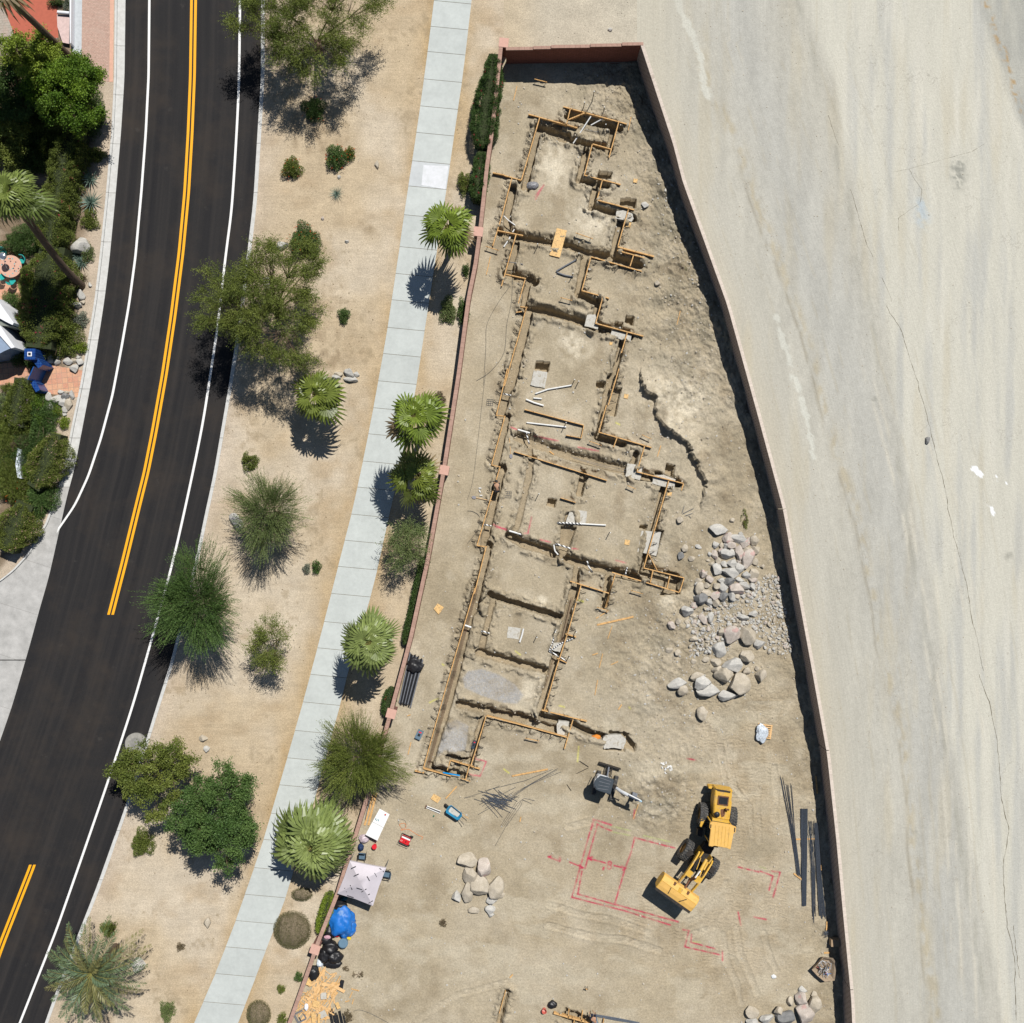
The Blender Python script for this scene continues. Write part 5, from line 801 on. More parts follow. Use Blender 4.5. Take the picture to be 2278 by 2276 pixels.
# white conduit offcuts
for i in range(16):
    x = 755 + rr.uniform(-42, 42); y = 140 + rr.uniform(-36, 36); a = rr.uniform(0, 3.14); p = gc('M', x, y, .04); o = MB().tube([(-.09 * math.cos(a), -.09 * math.sin(a), 0), (.09 * math.cos(a), .09 * math.sin(a), 0)], .055, 7).build('pipe_offcut', MT['pvc']); o.location = p; setp(o, 'short white pipe offcut in the small heap above the loader', 'pipe offcut', 'white pipe offcuts above the loader')
for x, y, a in ((385, 912, .05), (375, 1005, 1.1), (415, 1135, .05)):
    p = gc('Y', x, y, .05); o = MB().tube([(-.11 * math.cos(a), .11 * math.sin(a), 0), (.11 * math.cos(a), -.11 * math.sin(a), 0)], .05, 7).build('pipe_offcut', MT['pvc']); o.location = p; setp(o, 'short white pipe piece left of the worker in the trench', 'pipe offcut', 'white pipe pieces left of the trench worker')

LIT = [(690, 110, 90), (598, 720, 110), (437, 1390, 60), (597, 1180, 60), (486, 1850, 70), (350, 1750, 60), (820, 500, 14), (204, 2190, 70), (907, 1230, 30), (800, 1700, 60), (604, 1450, 40), (1060, 300, 30), (1000, 560, 25), (945, 960, 25), (850, 1420, 25)]
def dlit(x, y):
    if not (cbR(y) + 6 < x < swL(y) - 3 or swR(y) + 3 < x < wallL(y) - 8): return 0
    return min(1, sum(math.exp(-((x - a) ** 2 + (y - b) ** 2) / (2 * r_ * r_)) for a, b, r_ in LIT)) * .8 + .02
scatter('leaf_litter', rnd_in(2600, dlit, .4, 1.5, 2.5, 0), simple('dry_leaf_litter', (.17, .12, .065), .95, .4, 5), 1)
def dtr(x, y):
    if not (1180 < x < 1860 and 1560 < y < 2300): return 0
    return .5 if wallL(y) + 30 < x < wallR(y) - 12 else 0
scatter('fine_clods', rnd_in(1300, dtr, .4, 1.6, 3), RM['t'], 1)

scatter('channel_gravel', rnd_in(2600, lambda x, y: (.5 if x < 1800 + .2 * y else .08) if (x > (wallR(y) if y > 92 else 1420) + 6 or (1130 < x < 1420 and y < 84)) else 0, .35, 1.5, 4, 0), RM['t'], 1)
# ------------------------------------------------------------ vegetation
vr_ = np.random.default_rng(11)
def unit(v): return v / (np.linalg.norm(v, axis=-1, keepdims=True) + 1e-9)
def leafgeo(P, D, L, W, n=None):      # diamond leaves: base, direction, length, half width
    N = len(P); L = np.broadcast_to(L, N)[:, None]; W = np.broadcast_to(W, N)[:, None]
    s_ = unit(np.cross(D, vr_.normal(size=(N, 3)) if n is None else n)); V = np.stack([P, P + D * L * .5 + s_ * W, P + D * L, P + D * L * .5 - s_ * W], 1).reshape(-1, 3)
    F = np.arange(4 * N).reshape(N, 4); return V, F
def leafobj(name, P, D, L, W, C, mat='leaf', parent=None, n=None):
    V, F = leafgeo(P, D, L, W, n); o = npmesh(name, V, F, MT[mat], np.repeat(C, 4, 0)); 
    if parent: o.parent = parent
    return o
GREEN = dict(olive=((.22, .255, .055), (.11, .15, .03)), green=((.135, .215, .06), (.07, .135, .035)), grey=((.22, .27, .10), (.13, .18, .06)), deep=((.105, .17, .045), (.05, .10, .026)), lime=((.30, .38, .05), (.17, .25, .03)), bright=((.20, .31, .03), (.08, .16, .018)), dry=((.24, .19, .12), (.16, .13, .075)), blue=((.22, .31, .25), (.12, .2, .16)), dryolive=((.21, .19, .095), (.13, .135, .055)), silver=((.28, .31, .24), (.17, .2, .14)))
def colmix(key, n, cl=None, nc=1):
    a, b = np.array(GREEN[key][0]), np.array(GREEN[key][1]); t = vr_.random(n) * .35
    if cl is not None: t = t + vr_.random(nc)[cl] * .75
    else: t = t * 2
    return (a + (b - a) * t[:, None]) * vr_.uniform(.85, 1.12, n)[:, None]
def tree(label, cx, cy, rx, ry, h, style='mesquite', key='olive', dens=1.0, c='S', holes=.35, group='trees of the planted verge', cat='tree', trunk=.12, name='desert_tree', seed=None, base=None, lim=9):
    global vr_; vr_ = np.random.default_rng(seed or int(cx * 7 + cy)); cx, cy = px(c, cx, cy); f = CR[c][2]; rx /= f; ry /= f
    zc = h * .62; k = (1 - zc / CH) / S; ctr = g(cx, cy, zc); RX, RY = rx * k * 1.12, ry * k * 1.12; RZ = h * .36; b = Vector((ctr.x, ctr.y, 0)) if base is None else g(*base)
    e = empty(name, b, 0, label, cat, group); o0 = np.array((ctr.x - b.x, ctr.y - b.y, zc)); area = math.pi * RX * RY
    nc = max(10, int(area * 3.4)); lobes = 1 + .22 * np.sin(vr_.uniform(0, 6.28) + 3 * np.linspace(0, 6.28, 64)) + .14 * np.sin(vr_.uniform(0, 6.28) + 7 * np.linspace(0, 6.28, 64)); lobes /= lobes.max() * .93
    th = vr_.uniform(0, 2 * math.pi, nc); rr_ = np.sqrt(vr_.random(nc)) * .93; lo = lobes[(th / 6.2832 * 63).astype(int)]; q = rr_ * lo
    zz = np.sqrt(np.clip(1 - rr_ ** 2, 0, 1)) * vr_.uniform(-.35, 1, nc); CC = np.stack([q * np.cos(th) * RX, q * np.sin(th) * RY, zz * RZ], 1)
    keep = fbm(CC[:, 0] * 30 + cx, CC[:, 1] * 30, 26, 3, 5) > holes * (1.02 if style == 'mesquite' else .95); CC = CC[keep]; nc = len(CC)
    # trunk and limbs
    m = MB(); tz = h * .22; m.tube([(0, 0, -.1), (o0[0] * .1, o0[1] * .1, tz)], [trunk, trunk * .75], 8)
    order = np.argsort(-np.linalg.norm(CC[:, :2], axis=1))[:max(4, int(nc * .5))]; order = order[::max(1, len(order) // lim)]
    knots = []
    for j in order:
        tgt = o0 + CC[j] * .9; p1 = np.array((o0[0] * .1, o0[1] * .1, tz)); mid = p1 * .5 + tgt * .5 + np.array((vr_.normal() * .15, vr_.normal() * .15, .25 * h * .2)); m.tube([p1, p1 * .75 + mid * .25 + (0, 0, .1), mid, tgt], [trunk * .42, trunk * .32, trunk * .18, .012], 6); knots.append(mid)
    knots = np.array(knots)
    for j in range(nc):
        tgt = o0 + CC[j]; d = np.linalg.norm(knots - tgt, axis=1); kk = knots[d.argmin()]; m.tube([kk, (kk + tgt) / 2 + vr_.normal(size=3) * .08, tgt], [.016, .011, .005], 4, False)
    m.build('trunk', MT['bark'], e, True)
    if style == 'feather':
        ns = int(area * 85 * dens); ci = vr_.integers(0, nc, ns); st_ = CC[ci] * (vr_.random((ns, 1)) * .8 + .2) ** .5 + vr_.normal(size=(ns, 3)) * .22; out = unit(st_ * np.array((1, 1, .9)) + np.array((0, 0, RZ * .35)) + vr_.normal(size=(ns, 3)) * .3); ln = vr_.uniform(.45, 1.0, ns) * min(1, RX / 2.4)
        nl = 13; t = np.linspace(0, 1, nl)[None, :, None]; droop = np.array((0, 0, -.18)); P = (o0 + st_[:, None] + out[:, None] * (t * ln[:, None, None]) + droop * t * t * ln[:, None, None]).reshape(-1, 3)
        D = unit(np.repeat(out, nl, 0) + vr_.normal(size=(ns * nl, 3)) * .35); C = colmix(key, ns * nl, np.repeat(ci, nl), nc); leafobj('crown', P, D, vr_.uniform(.09, .14, ns * nl), .018, C, parent=e)
    else:
        ms = style == 'mesquite'; per = {True: 19, False: 27}[ms]; ns_ = int(nc * per * dens); nl_ = 15 if ms else 11; ct = vr_.integers(0, nc, ns_)
        hub_ = CC[ct] * (.9 if ms else 1) + vr_.normal(size=(ns_, 3)) * (.16 if ms else .1); sd = unit(vr_.normal(size=(ns_, 3)) * np.array((1, 1, .45)) + unit(CC[ct] * np.array((1, 1, .35))) * (1.5 if ms else .7)); sl_ = vr_.uniform(.3, 1, ns_) * (1.15 if ms else .62)
        tt_ = vr_.random((ns_, nl_)); P = (o0 + hub_[:, None] + sd[:, None] * (tt_ * sl_[:, None])[..., None] + np.array((0, 0, -.22)) * (tt_ ** 2 * sl_[:, None])[..., None] + vr_.normal(size=(ns_, nl_, 3)) * (.045 if ms else .11)).reshape(-1, 3); N = len(P)
        D = unit(np.repeat(sd, nl_, 0) * .8 + vr_.normal(size=(N, 3))); C = colmix(key, N, np.repeat(ct, nl_), nc); L_, W_ = ((.08, .14), .022) if ms else ((.10, .17), .045); leafobj('crown', P, D, vr_.uniform(*L_, N), W_, C, parent=e)
    return e
def shrub(label, c, x, y, rx, ry, h=.9, key='olive', n=None, flowers=None, fn=30, leaf=(.07, .12, .022), cat='shrub', name='shrub', group='low shrubs', gap=.0, top=.5, seed=None, fcol=(.75, .12, .03)):
    global vr_; vr_ = np.random.default_rng(seed or int(x * 3 + y * 5)); f = CR[c][2]; P0 = px(c, x, y); ctr = g(*P0, h * .5); RX, RY = rx / f / S * 1.12, ry / f / S * 1.12; b = Vector((ctr.x, ctr.y, 0)); e = empty(name, b, 0, label, cat, group); n = n or int(RX * RY * 3.14 * 1500)
    u = unit(vr_.normal(size=(n, 3))); u[:, 2] = np.abs(u[:, 2]); ph = np.arctan2(u[:, 1], u[:, 0]); ph0 = vr_.uniform(0, 6.28, 3); lob = .84 + .14 * np.sin(3 * ph + ph0[0]) + .1 * np.sin(5 * ph + ph0[1]) + .06 * np.sin(9 * ph + ph0[2])
    r_ = (vr_.random(n) ** (.2 if key == 'dryolive' else .45)) * (lob if key != 'dryolive' else .97); P = u * r_[:, None] * np.array((RX, RY, h)); 
    if gap: P = P[fbm(P[:, 0] * 60 + x, P[:, 1] * 60 + y, 14, 3, 9) > gap]; n = len(P); u = unit(P + 1e-6)
    cl = (fbm(P[:, 0] * 50 + 500, P[:, 1] * 50 + 500, 8, 2, 3) * 12).astype(int) % 8; C = colmix(key, n, cl, 8); D_ = unit(u[:n] + vr_.normal(size=(n, 3)) * .8); L_ = vr_.uniform(leaf[0], leaf[1], n)
    if flowers: u2 = unit(vr_.normal(size=(fn, 3))); u2[:, 2] = np.abs(u2[:, 2]) * .8; Pf = np.repeat(u2 * np.array((RX, RY, h)) * vr_.uniform(.85, 1.02, fn)[:, None], 7, 0) + vr_.normal(size=(fn * 7, 3)) * .02; P = np.concatenate([P, Pf]); D_ = np.concatenate([D_, unit(vr_.normal(size=(fn * 7, 3)))]); L_ = np.r_[L_, np.full(fn * 7, .07)]; C = np.concatenate([C, np.ones((fn * 7, 3)) * np.array(fcol)])
    if key == 'dryolive': V0, F0 = icosphere(3); V0 = V0 * np.array((RX * .84, RY * .84, h * .84)) * (1 + .05 * np.sin(V0[:, :1] * 9)); npmesh('inner_twigs', V0, F0, MT['twig'], parent=e)
    leafobj('foliage', P, D_, L_, leaf[2], C, parent=e)
    m = MB()
    for k in range(7): a = vr_.uniform(0, 6.28); m.tube([(0, 0, -.05), (math.cos(a) * RX * .35, math.sin(a) * RY * .35, h * .45), (math.cos(a) * RX * .7, math.sin(a) * RY * .7, h * .7)], [.03, .018, .006], 5, False)
    m.build('stem', MT['bark'], e)
    if False:
        u2 = unit(vr_.normal(size=(fn, 3))); u2[:, 2] = np.abs(u2[:, 2]) * .8; Pf = np.repeat(u2 * np.array((RX, RY, h)) * vr_.uniform(.9, 1.12, fn)[:, None], 6, 0) + vr_.normal(size=(fn * 6, 3)) * .02
        leafobj('flowers', Pf, unit(vr_.normal(size=(fn * 6, 3))), .07, .03, np.ones((fn * 6, 3)) * np.array(fcol), parent=e)
    return e
def hedge(label, pts, w, h, key='deep', flowers=None, fn=60, n=None, group='hedges', name='hedge', leaf=(.06, .11, .026), fcol=(.5, .01, .07), zt=None, dens=1.0):
    global vr_; vr_ = np.random.default_rng(int(pts[0][0] + pts[0][1])); ws = [q_ * 1.28 for q_ in (w if isinstance(w, (list, tuple)) else [w] * len(pts))]; P = [g(x, y, h * .7) for x, y in pts]; b = Vector((P[0].x, P[0].y, 0)); e = empty(name, b, 0, label, 'hedge', group)
    A = np.array([[p.x - b.x, p.y - b.y] for p in P]); sl_ = np.linalg.norm(np.diff(A, axis=0), axis=1); cs = np.r_[0, np.cumsum(sl_)]; Ltot = cs[-1]; wm = sum(ws) / len(ws) / S; n = n or int(Ltot * (wm + h) * 1150 * dens)
    t = vr_.random(n) * Ltot; X_ = np.interp(t, cs, A[:, 0]); Y_ = np.interp(t, cs, A[:, 1]); W_ = np.interp(t, cs, np.array(ws) / S) / 2; ii = np.clip(np.searchsorted(cs, t) - 1, 0, len(sl_) - 1); d = np.diff(A, axis=0)[ii] / sl_[ii][:, None]; nn = np.stack([-d[:, 1], d[:, 0]], 1)
    a = vr_.uniform(-.25, math.pi + .25, n); ca, sa = np.cos(a), np.sin(a); q = np.sign(ca) * np.abs(ca) ** .45; z = np.clip(np.sign(sa) * np.abs(sa) ** .4, -.3, 1); wob = .68 + .62 * fbm(t * 30 + 9, a * 22 + 40, 13, 4, 4); endr = np.clip(np.minimum(t, Ltot - t) / (W_ + .01), .0, 1) ** .5
    Q = np.stack([X_ + nn[:, 0] * W_ * q * wob * endr, Y_ + nn[:, 1] * W_ * q * wob * endr, np.clip(h * (.12 + .88 * np.abs(z)) * wob * (.7 + .3 * endr), .03, None) * np.where(z < 0, vr_.random(n), 1)], 1); Q -= np.stack([nn[:, 0] * q, nn[:, 1] * q, np.abs(z)], 1) * (vr_.random(n)[:, None] ** 2 * .18)
    Q += vr_.normal(size=(n, 3)) * .05; cl = (fbm(Q[:, 0] * 40 + 900, Q[:, 1] * 40 + 900, 10, 3, 6) * 40).astype(int) % 16; C = colmix(key, n, cl, 16); D_ = unit(np.stack([nn[:, 0] * q, nn[:, 1] * q, np.abs(z)], 1) + vr_.normal(size=(n, 3)) * .9); L_ = vr_.uniform(leaf[0], leaf[1], n)
    if flowers: j = (vr_.random(fn) * n).astype(int); Pf = np.repeat(Q[j] + np.array((0, 0, .05)), 7, 0) + vr_.normal(size=(fn * 7, 3)) * .04; Q2 = np.concatenate([Q, Pf]); D_ = np.concatenate([D_, unit(vr_.normal(size=(fn * 7, 3)))]); L_ = np.r_[L_, np.full(fn * 7, .075)]; C = np.concatenate([C, np.ones((fn * 7, 3)) * np.array(fcol)])
    else: Q2 = Q
    leafobj('foliage', Q2, D_, L_, leaf[2], C, parent=e)
    m = MB(); m.bar((A[0][0], A[0][1], h * .4), (A[-1][0], A[-1][1], h * .4), .02, .02) if False else None
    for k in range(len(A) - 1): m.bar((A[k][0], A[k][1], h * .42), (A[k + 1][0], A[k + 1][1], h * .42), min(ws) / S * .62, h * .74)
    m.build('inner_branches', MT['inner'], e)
    if False:
        tf = vr_.random(fn) * Ltot; j = (vr_.random(fn) * n).astype(int); Pf = np.repeat(Q[j] + np.array((0, 0, .04)), 6, 0) + vr_.normal(size=(fn * 6, 3)) * .04; leafobj('flowers', Pf, unit(vr_.normal(size=(fn * 6, 3))), .07, .035, np.ones((fn * 6, 3)) * np.array(fcol), parent=e)
    return e
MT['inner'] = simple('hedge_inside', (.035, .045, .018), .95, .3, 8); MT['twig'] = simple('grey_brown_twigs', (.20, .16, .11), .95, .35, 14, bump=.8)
def fan_palm(label, cx, cy, rad, h, base, key=((.20, .27, .05), (.09, .15, .03)), nf=34, c='S', skirt=True, seed=1, dead=.0, trunk=.19):
    global vr_; vr_ = np.random.default_rng(seed); cx, cy = px(c, cx, cy); rad /= CR[c][2]; top = g(cx, cy, h); bs = g(*base); e = empty('fan_palm', bs, 0, label, 'palm', 'fan palms'); Rm = rad / S * (1 - h / CH) * 1.03; T = top - bs
    tp = [Vector((0, 0, -.1))] + [Vector((T.x * t ** 1.3, T.y * t ** 1.3, h * t)) for t in (.2, .4, .6, .8, .97)]; m = MB(); m.tube(tp, [trunk * 1.35, trunk * 1.1, trunk, trunk, trunk * 1.05, trunk * 1.3], 12); m.build('trunk', MT['palmbark'], e, True)
    Vs = []; Fs = []; Cs = []; n0 = 0; PV = MB()
    lop = vr_.uniform(0, 6.28)
    for k in range(nf):
        if vr_.random() < .07: continue
        az = k * 2.39996 + vr_.normal() * .40; u = (k + .5) / nf; el = R(76 - 112 * u ** .9 + vr_.normal() * 7) ; L_ = Rm * (.62 + .46 * u ** .4) * vr_.uniform(.72, 1.14) * (1 + .10 * math.cos(az - lop)); pl = L_ * .42; bl = L_ * .66; d = np.array((math.cos(az) * math.cos(el), math.sin(az) * math.cos(el), math.sin(el))); sd = np.array((-math.sin(az), math.cos(az), 0)); c0 = np.array((T.x, T.y, h)) ; hub = c0 + d * pl * (.45 + .75 * u ** .5) + np.array((0, 0, -.12 * pl))
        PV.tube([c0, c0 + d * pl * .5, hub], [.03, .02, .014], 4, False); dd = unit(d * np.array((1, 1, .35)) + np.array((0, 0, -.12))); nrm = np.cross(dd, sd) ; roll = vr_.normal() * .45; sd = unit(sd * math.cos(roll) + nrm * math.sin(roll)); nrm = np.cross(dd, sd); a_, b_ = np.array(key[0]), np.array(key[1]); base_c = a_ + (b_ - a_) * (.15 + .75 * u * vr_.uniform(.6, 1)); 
        if u > 1 - dead or (u > .6 and vr_.random() < .08): base_c = np.array((.33, .25, .14)) * vr_.uniform(.7, 1)
        ns = 22
        for i in range(ns):
            an = (i / (ns - 1) - .5) * R(165); dr = unit(dd * math.cos(an) + sd * math.sin(an) + nrm * (.16 * (-1) ** i)); ll = bl * (1 - .28 * abs(an) / 1.96) * vr_.uniform(.9, 1.08); pr = unit(np.cross(dr, nrm)); w_ = ll * .058
            dz = np.array((0, 0, -1)); p1 = hub + dr * ll * .55 + dz * ll * .04; p2 = hub + dr * ll * .85 + dz * ll * (.16 + .22 * vr_.random()); p3 = hub + dr * ll * .98 + dz * ll * (.34 + .4 * vr_.random())
            Vs += [hub - pr * .008, hub + pr * .008, p1 - pr * w_, p1 + pr * w_, p2 - pr * w_ * .55, p2 + pr * w_ * .55, p3 - pr * .004, p3 + pr * .004]; Fs += [(n0, n0 + 1, n0 + 3, n0 + 2), (n0 + 2, n0 + 3, n0 + 5, n0 + 4), (n0 + 4, n0 + 5, n0 + 7, n0 + 6)]; n0 += 8
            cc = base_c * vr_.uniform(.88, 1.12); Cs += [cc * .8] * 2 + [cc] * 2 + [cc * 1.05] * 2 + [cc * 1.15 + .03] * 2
    o = npmesh('crown', np.array(Vs), np.array(Fs), MT['palm'], np.array(Cs)); o.parent = e; PV.build('leaf_stalks', MT['stalk'], e)
    if skirt:
        m = MB()
        for k in range(26): a = vr_.uniform(0, 6.28); L_ = vr_.uniform(.5, .95); m.bar((T.x + math.cos(a) * .16, T.y + math.sin(a) * .16, h - .15), (T.x + math.cos(a) * (.2 + .3 * vr_.random()), T.y + math.sin(a) * (.2 + .3 * vr_.random()), h - .2 - L_), .09, .02)
        m.build('dead_leaf_skirt', MT['thatch'], e)
    return e
MT['stalk'] = simple('palm_stalk', (.24, .23, .07), .6, .2, 5); MT['thatch'] = simple('dead_palm_thatch', (.24, .17, .09), .9, .3, 9)
lightp = ((.29, .35, .11), (.10, .15, .035)); midp = ((.24, .32, .04), (.055, .10, .014)); oldp = ((.23, .28, .045), (.05, .08, .016))  # midp: lower fronds tinted darker for shade under drooping leaves
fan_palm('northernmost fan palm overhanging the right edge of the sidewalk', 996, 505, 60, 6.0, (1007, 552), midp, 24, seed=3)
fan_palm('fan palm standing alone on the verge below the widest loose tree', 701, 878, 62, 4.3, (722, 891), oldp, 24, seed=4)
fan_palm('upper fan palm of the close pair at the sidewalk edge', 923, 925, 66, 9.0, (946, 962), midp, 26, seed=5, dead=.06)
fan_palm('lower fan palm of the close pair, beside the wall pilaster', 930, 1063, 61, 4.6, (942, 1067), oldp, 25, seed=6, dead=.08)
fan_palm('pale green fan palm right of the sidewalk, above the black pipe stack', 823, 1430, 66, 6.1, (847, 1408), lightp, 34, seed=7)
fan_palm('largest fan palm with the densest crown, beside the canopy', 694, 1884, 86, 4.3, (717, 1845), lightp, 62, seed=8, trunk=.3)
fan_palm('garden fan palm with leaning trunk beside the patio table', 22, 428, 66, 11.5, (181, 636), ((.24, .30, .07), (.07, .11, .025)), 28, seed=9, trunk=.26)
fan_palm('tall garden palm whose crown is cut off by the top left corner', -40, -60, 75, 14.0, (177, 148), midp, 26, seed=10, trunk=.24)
# feather palm
def feather_palm(label, cx, cy, rad, h, nf=44):
    global vr_; vr_ = np.random.default_rng(31); top = g(cx, cy, h); b = Vector((top.x, top.y, 0)); e = empty('feather_palm', b, 0, label, 'palm'); MB().tube([(0, 0, -.1), (0, 0, h * .5), (0, 0, h - .1)], [.3, .26, .3], 12).build('trunk', MT['palmbark'], e, True)
    Rm = rad / S; P = []; D = []; L_ = []; C = []; m = MB()
    for k in range(nf):
        az = k * 2.39996 + vr_.normal() * .1; u = (k + .5) / nf; el0 = R(70 - 78 * u); ln = Rm * (.62 + .5 * u ** .5) * vr_.uniform(.9, 1.08); t = np.linspace(0, 1, 12); el = el0 - t * R(55); st = np.diff(t, prepend=0) * ln; rr_ = np.cumsum(st * np.cos(el)); zz = h + np.cumsum(st * np.sin(el)); pts = np.stack([rr_ * math.cos(az), rr_ * math.sin(az), zz], 1)
        m.tube([tuple(p) for p in pts], list(np.linspace(.03, .006, 12)), 4, False); nl = 46; tt = np.linspace(.12, 1, nl); sd = np.array((-math.sin(az), math.cos(az), 0)); cc = np.array((.15, .215, .12)) + (np.array((.10, .14, .045)) - np.array((.15, .215, .12))) * u * vr_.uniform(.5, 1)
        if vr_.random() < .25: cc = np.array((.24, .23, .09)) * vr_.uniform(.8, 1)
        for s_ in (-1, 1):
            p = np.stack([np.interp(tt, t, pts[:, j]) for j in range(3)], 1); fw = unit(np.gradient(p, axis=0)); d = unit(fw * .75 + sd * s_ * .8 + np.array((0, 0, .25)) + vr_.normal(size=(nl, 3)) * .08); P.append(p); D.append(d); L_.append((.52 * np.sin(np.clip(tt * 2.6 + .45, 0, math.pi)) + .12) * vr_.uniform(.9, 1.1, nl)); C.append(np.ones((nl, 3)) * cc * vr_.uniform(.85, 1.15, nl)[:, None])
    P = np.concatenate(P); leafobj('crown', P, np.concatenate(D), np.concatenate(L_), .032, np.concatenate(C), 'palm', e); m.build('leaf_ribs', MT['stalk'], e)
feather_palm('feather leaved date palm at the kerb in the lower left corner', 204, 2165, 112, 4.6)
# trees of the verge and the garden
tree('wide loose tree cut by the top edge, throwing a lacy shadow', 690, 55, 185, 128, 7.0, 'mesquite', 'olive', 1.15, holes=.38, seed=41, trunk=.2)
tree('widest loose tree, branches hanging over the white edge line', 592, 672, 172, 160, 8.2, 'mesquite', 'olive', 1.2, holes=.40, seed=42, trunk=.22, lim=12)
tree('large spiky green tree hanging over the white edge line', 437, 1335, 108, 130, 7.2, 'feather', 'green', 1.25, holes=.2, seed=43, trunk=.14, name='willow_tree')
tree('grey green spiky tree in the middle of the verge beside the white boulder', 597, 1140, 92, 96, 5.8, 'feather', 'grey', 1.0, holes=.33, seed=44, name='willow_tree')
tree('small sparse tree on the verge between sidewalk and the spiky trees', 604, 1432, 50, 68, 4.6, 'mesquite', 'olive', 1.1, holes=.40, seed=45, trunk=.07)
tree('loose irregular tree beside the round pale utility cover', 346, 1718, 96, 90, 5.4, 'dense', 'olive', .95, holes=.44, seed=46)
tree('dense dark green tree between the loose tree and the sidewalk', 486, 1810, 98, 122, 7.2, 'dense', 'green', 1.0, holes=.26, seed=47, trunk=.16)
tree('grey olive shrub tree between the sidewalk and the hedge by the wall', 905, 1208, 50, 64, 4.2, 'mesquite', 'grey', 1.1, holes=.36, seed=48, trunk=.07)
tree('dark feathery tree over the wall beside the white folding table', 800, 1686, 100, 96, 5.2, 'feather', 'olive', 1.35, holes=.22, seed=49, name='willow_tree')
tree('dense bright green garden tree at the upper left beside the kerb', 158, 212, 84, 96, 6.0, 'dense', 'bright', 1.5, holes=.18, seed=50, group='garden plants', name='garden_tree', trunk=.2)
tree('lime topped garden tree in the upper left beside the red patio', 72, 135, 68, 56, 6.6, 'dense', 'lime', 1.1, holes=.26, seed=51, group='garden plants', name='garden_tree', trunk=.18)
tree('sparse dark garden tree at the left edge above the garden palm', 22, 215, 60, 80, 5.0, 'dense', 'deep', 1.1, holes=.3, seed=52, group='garden plants', name='garden_tree')
tree('olive garden tree at the left edge above the garden fan palm', 10, 318, 48, 55, 4.0, 'dense', 'olive', 1.3, holes=.2, seed=53, group='garden plants', name='garden_tree')
S_ = shrub
S_('round shrub in the lacy shadow of the top tree', 'B', 428, 810, 92, 95, 1.3, 'deep', flowers=1, fn=8); S_('lobed shrub with orange flowers, larger of two side by side', 'B', 600, 1175, 90, 100, 1.3, 'green', flowers=1, fn=22); S_('small right lobe shrub touching the larger flowering shrub', 'B', 700, 1150, 45, 52, .8, 'olive', flowers=1, fn=12)
S_('square shrub with orange flowers near the kerb', 'B', 262, 1255, 82, 82, 1.2, 'olive', flowers=1, fn=20); S_('big round shrub with red flowers above the widest loose tree', 'B', 358, 1800, 122, 135, 1.8, 'deep', flowers=1, fn=26); S_('small upright shrub at the right edge of the widest tree', 'G', 1165, 850, 45, 65, .8, 'green')
S_('small round shrub below the widest tree shadow', 'H', 452, 160, 68, 82, .8, 'olive', gap=.38); S_('pair lobed small shrub right of the grey green tree, upper lobe', 'H', 958, 955, 34, 60, .7, 'green', gap=.3); S_('small grey lobe of the shrub right of the grey green tree', 'H', 885, 965, 28, 40, .6, 'silver', gap=.3)
S_('round olive shrub between the trees and the lower kerb', 'P', 850, 855, 75, 88, 1.0, 'olive', gap=.3); S_('dark shrub behind the top of the feather palm', 'P', 645, 1370, 48, 50, .8, 'olive'); S_('grey green shrub at the bottom below the feather palm', 'P', 1000, 1865, 50, 66, .7, 'grey', gap=.3); S_('tiny dried shrub on the lower verge', 'P', 1080, 1475, 26, 24, .3, 'dry')
S_('large clipped round shrub with brown bare top', 'O', 175, 1195, 140, 142, .75, 'dryolive', n=15000, leaf=(.05, .09, .014), gap=.0); S_('clipped round shrub with brown top cut by the bottom edge', 'P', 1547, 1885, 68, 78, .7, 'dryolive', n=8000, leaf=(.05, .09, .014)); S_('half hidden brown shrub under the largest fan palm', 'O', 255, 905, 80, 50, .5, 'dryolive', leaf=(.05, .09, .014))
S_('tiny dense shrub beside the wall, left of the scrap lumber', 'O', 230, 1565, 34, 44, .5, 'green'); S_('tiny open shrub lower left of the scrap lumber', 'O', 92, 1660, 40, 36, .35, 'olive', gap=.35); S_('small shrub at the bottom edge against the wall', 'O', 98, 1900, 42, 50, .5, 'olive', gap=.3); S_('grey shrub left of the lower tall hedge', 'B', 1565, 1370, 55, 90, 1.0, 'olive', gap=.25)
S_('small green clump against the wall below the northernmost palm', 'S', 1030, 692, 14, 30, .9, 'green', gap=.25); S_('small dark clump of leaves on the wall beside the northernmost palm shadow', 'S', 1036, 600, 8, 16, .8, 'deep'); S_('grey olive shrub between the northernmost palm and its shadow wall', 'S', 996, 690, 20, 34, .8, 'grey', gap=.36); S_('brown dry shrub hidden right of the upper palm of the pair', 'G', 1890, 1480, 42, 58, .6, 'dry')
S_('dry brown weed patch at the bottom beside the black pipes', 'O', 630, 1880, 45, 50, .35, 'dry', gap=.35); S_('thin dry weed on the dirt right of the scrap lumber', 'O', 710, 1545, 48, 46, .2, 'dry', gap=.5, n=900); S_('thin weed in the open dirt above the boulders', 'L', 905, 235, 40, 100, .3, 'olive', gap=.42, n=1500); S_('small dried weed in the middle of the open dirt', 'O', 1388, 1130, 34, 34, .2, 'dry', gap=.45, n=500); S_('tiny weed patch on the dirt below the trash bags', 'O', 612, 1495, 30, 20, .15, 'dry', gap=.4, n=400)
S_('faint weed clump right of the plywood in the rough dirt', 'I', 1780, 915, 40, 34, .2, 'olive', gap=.5, n=400)
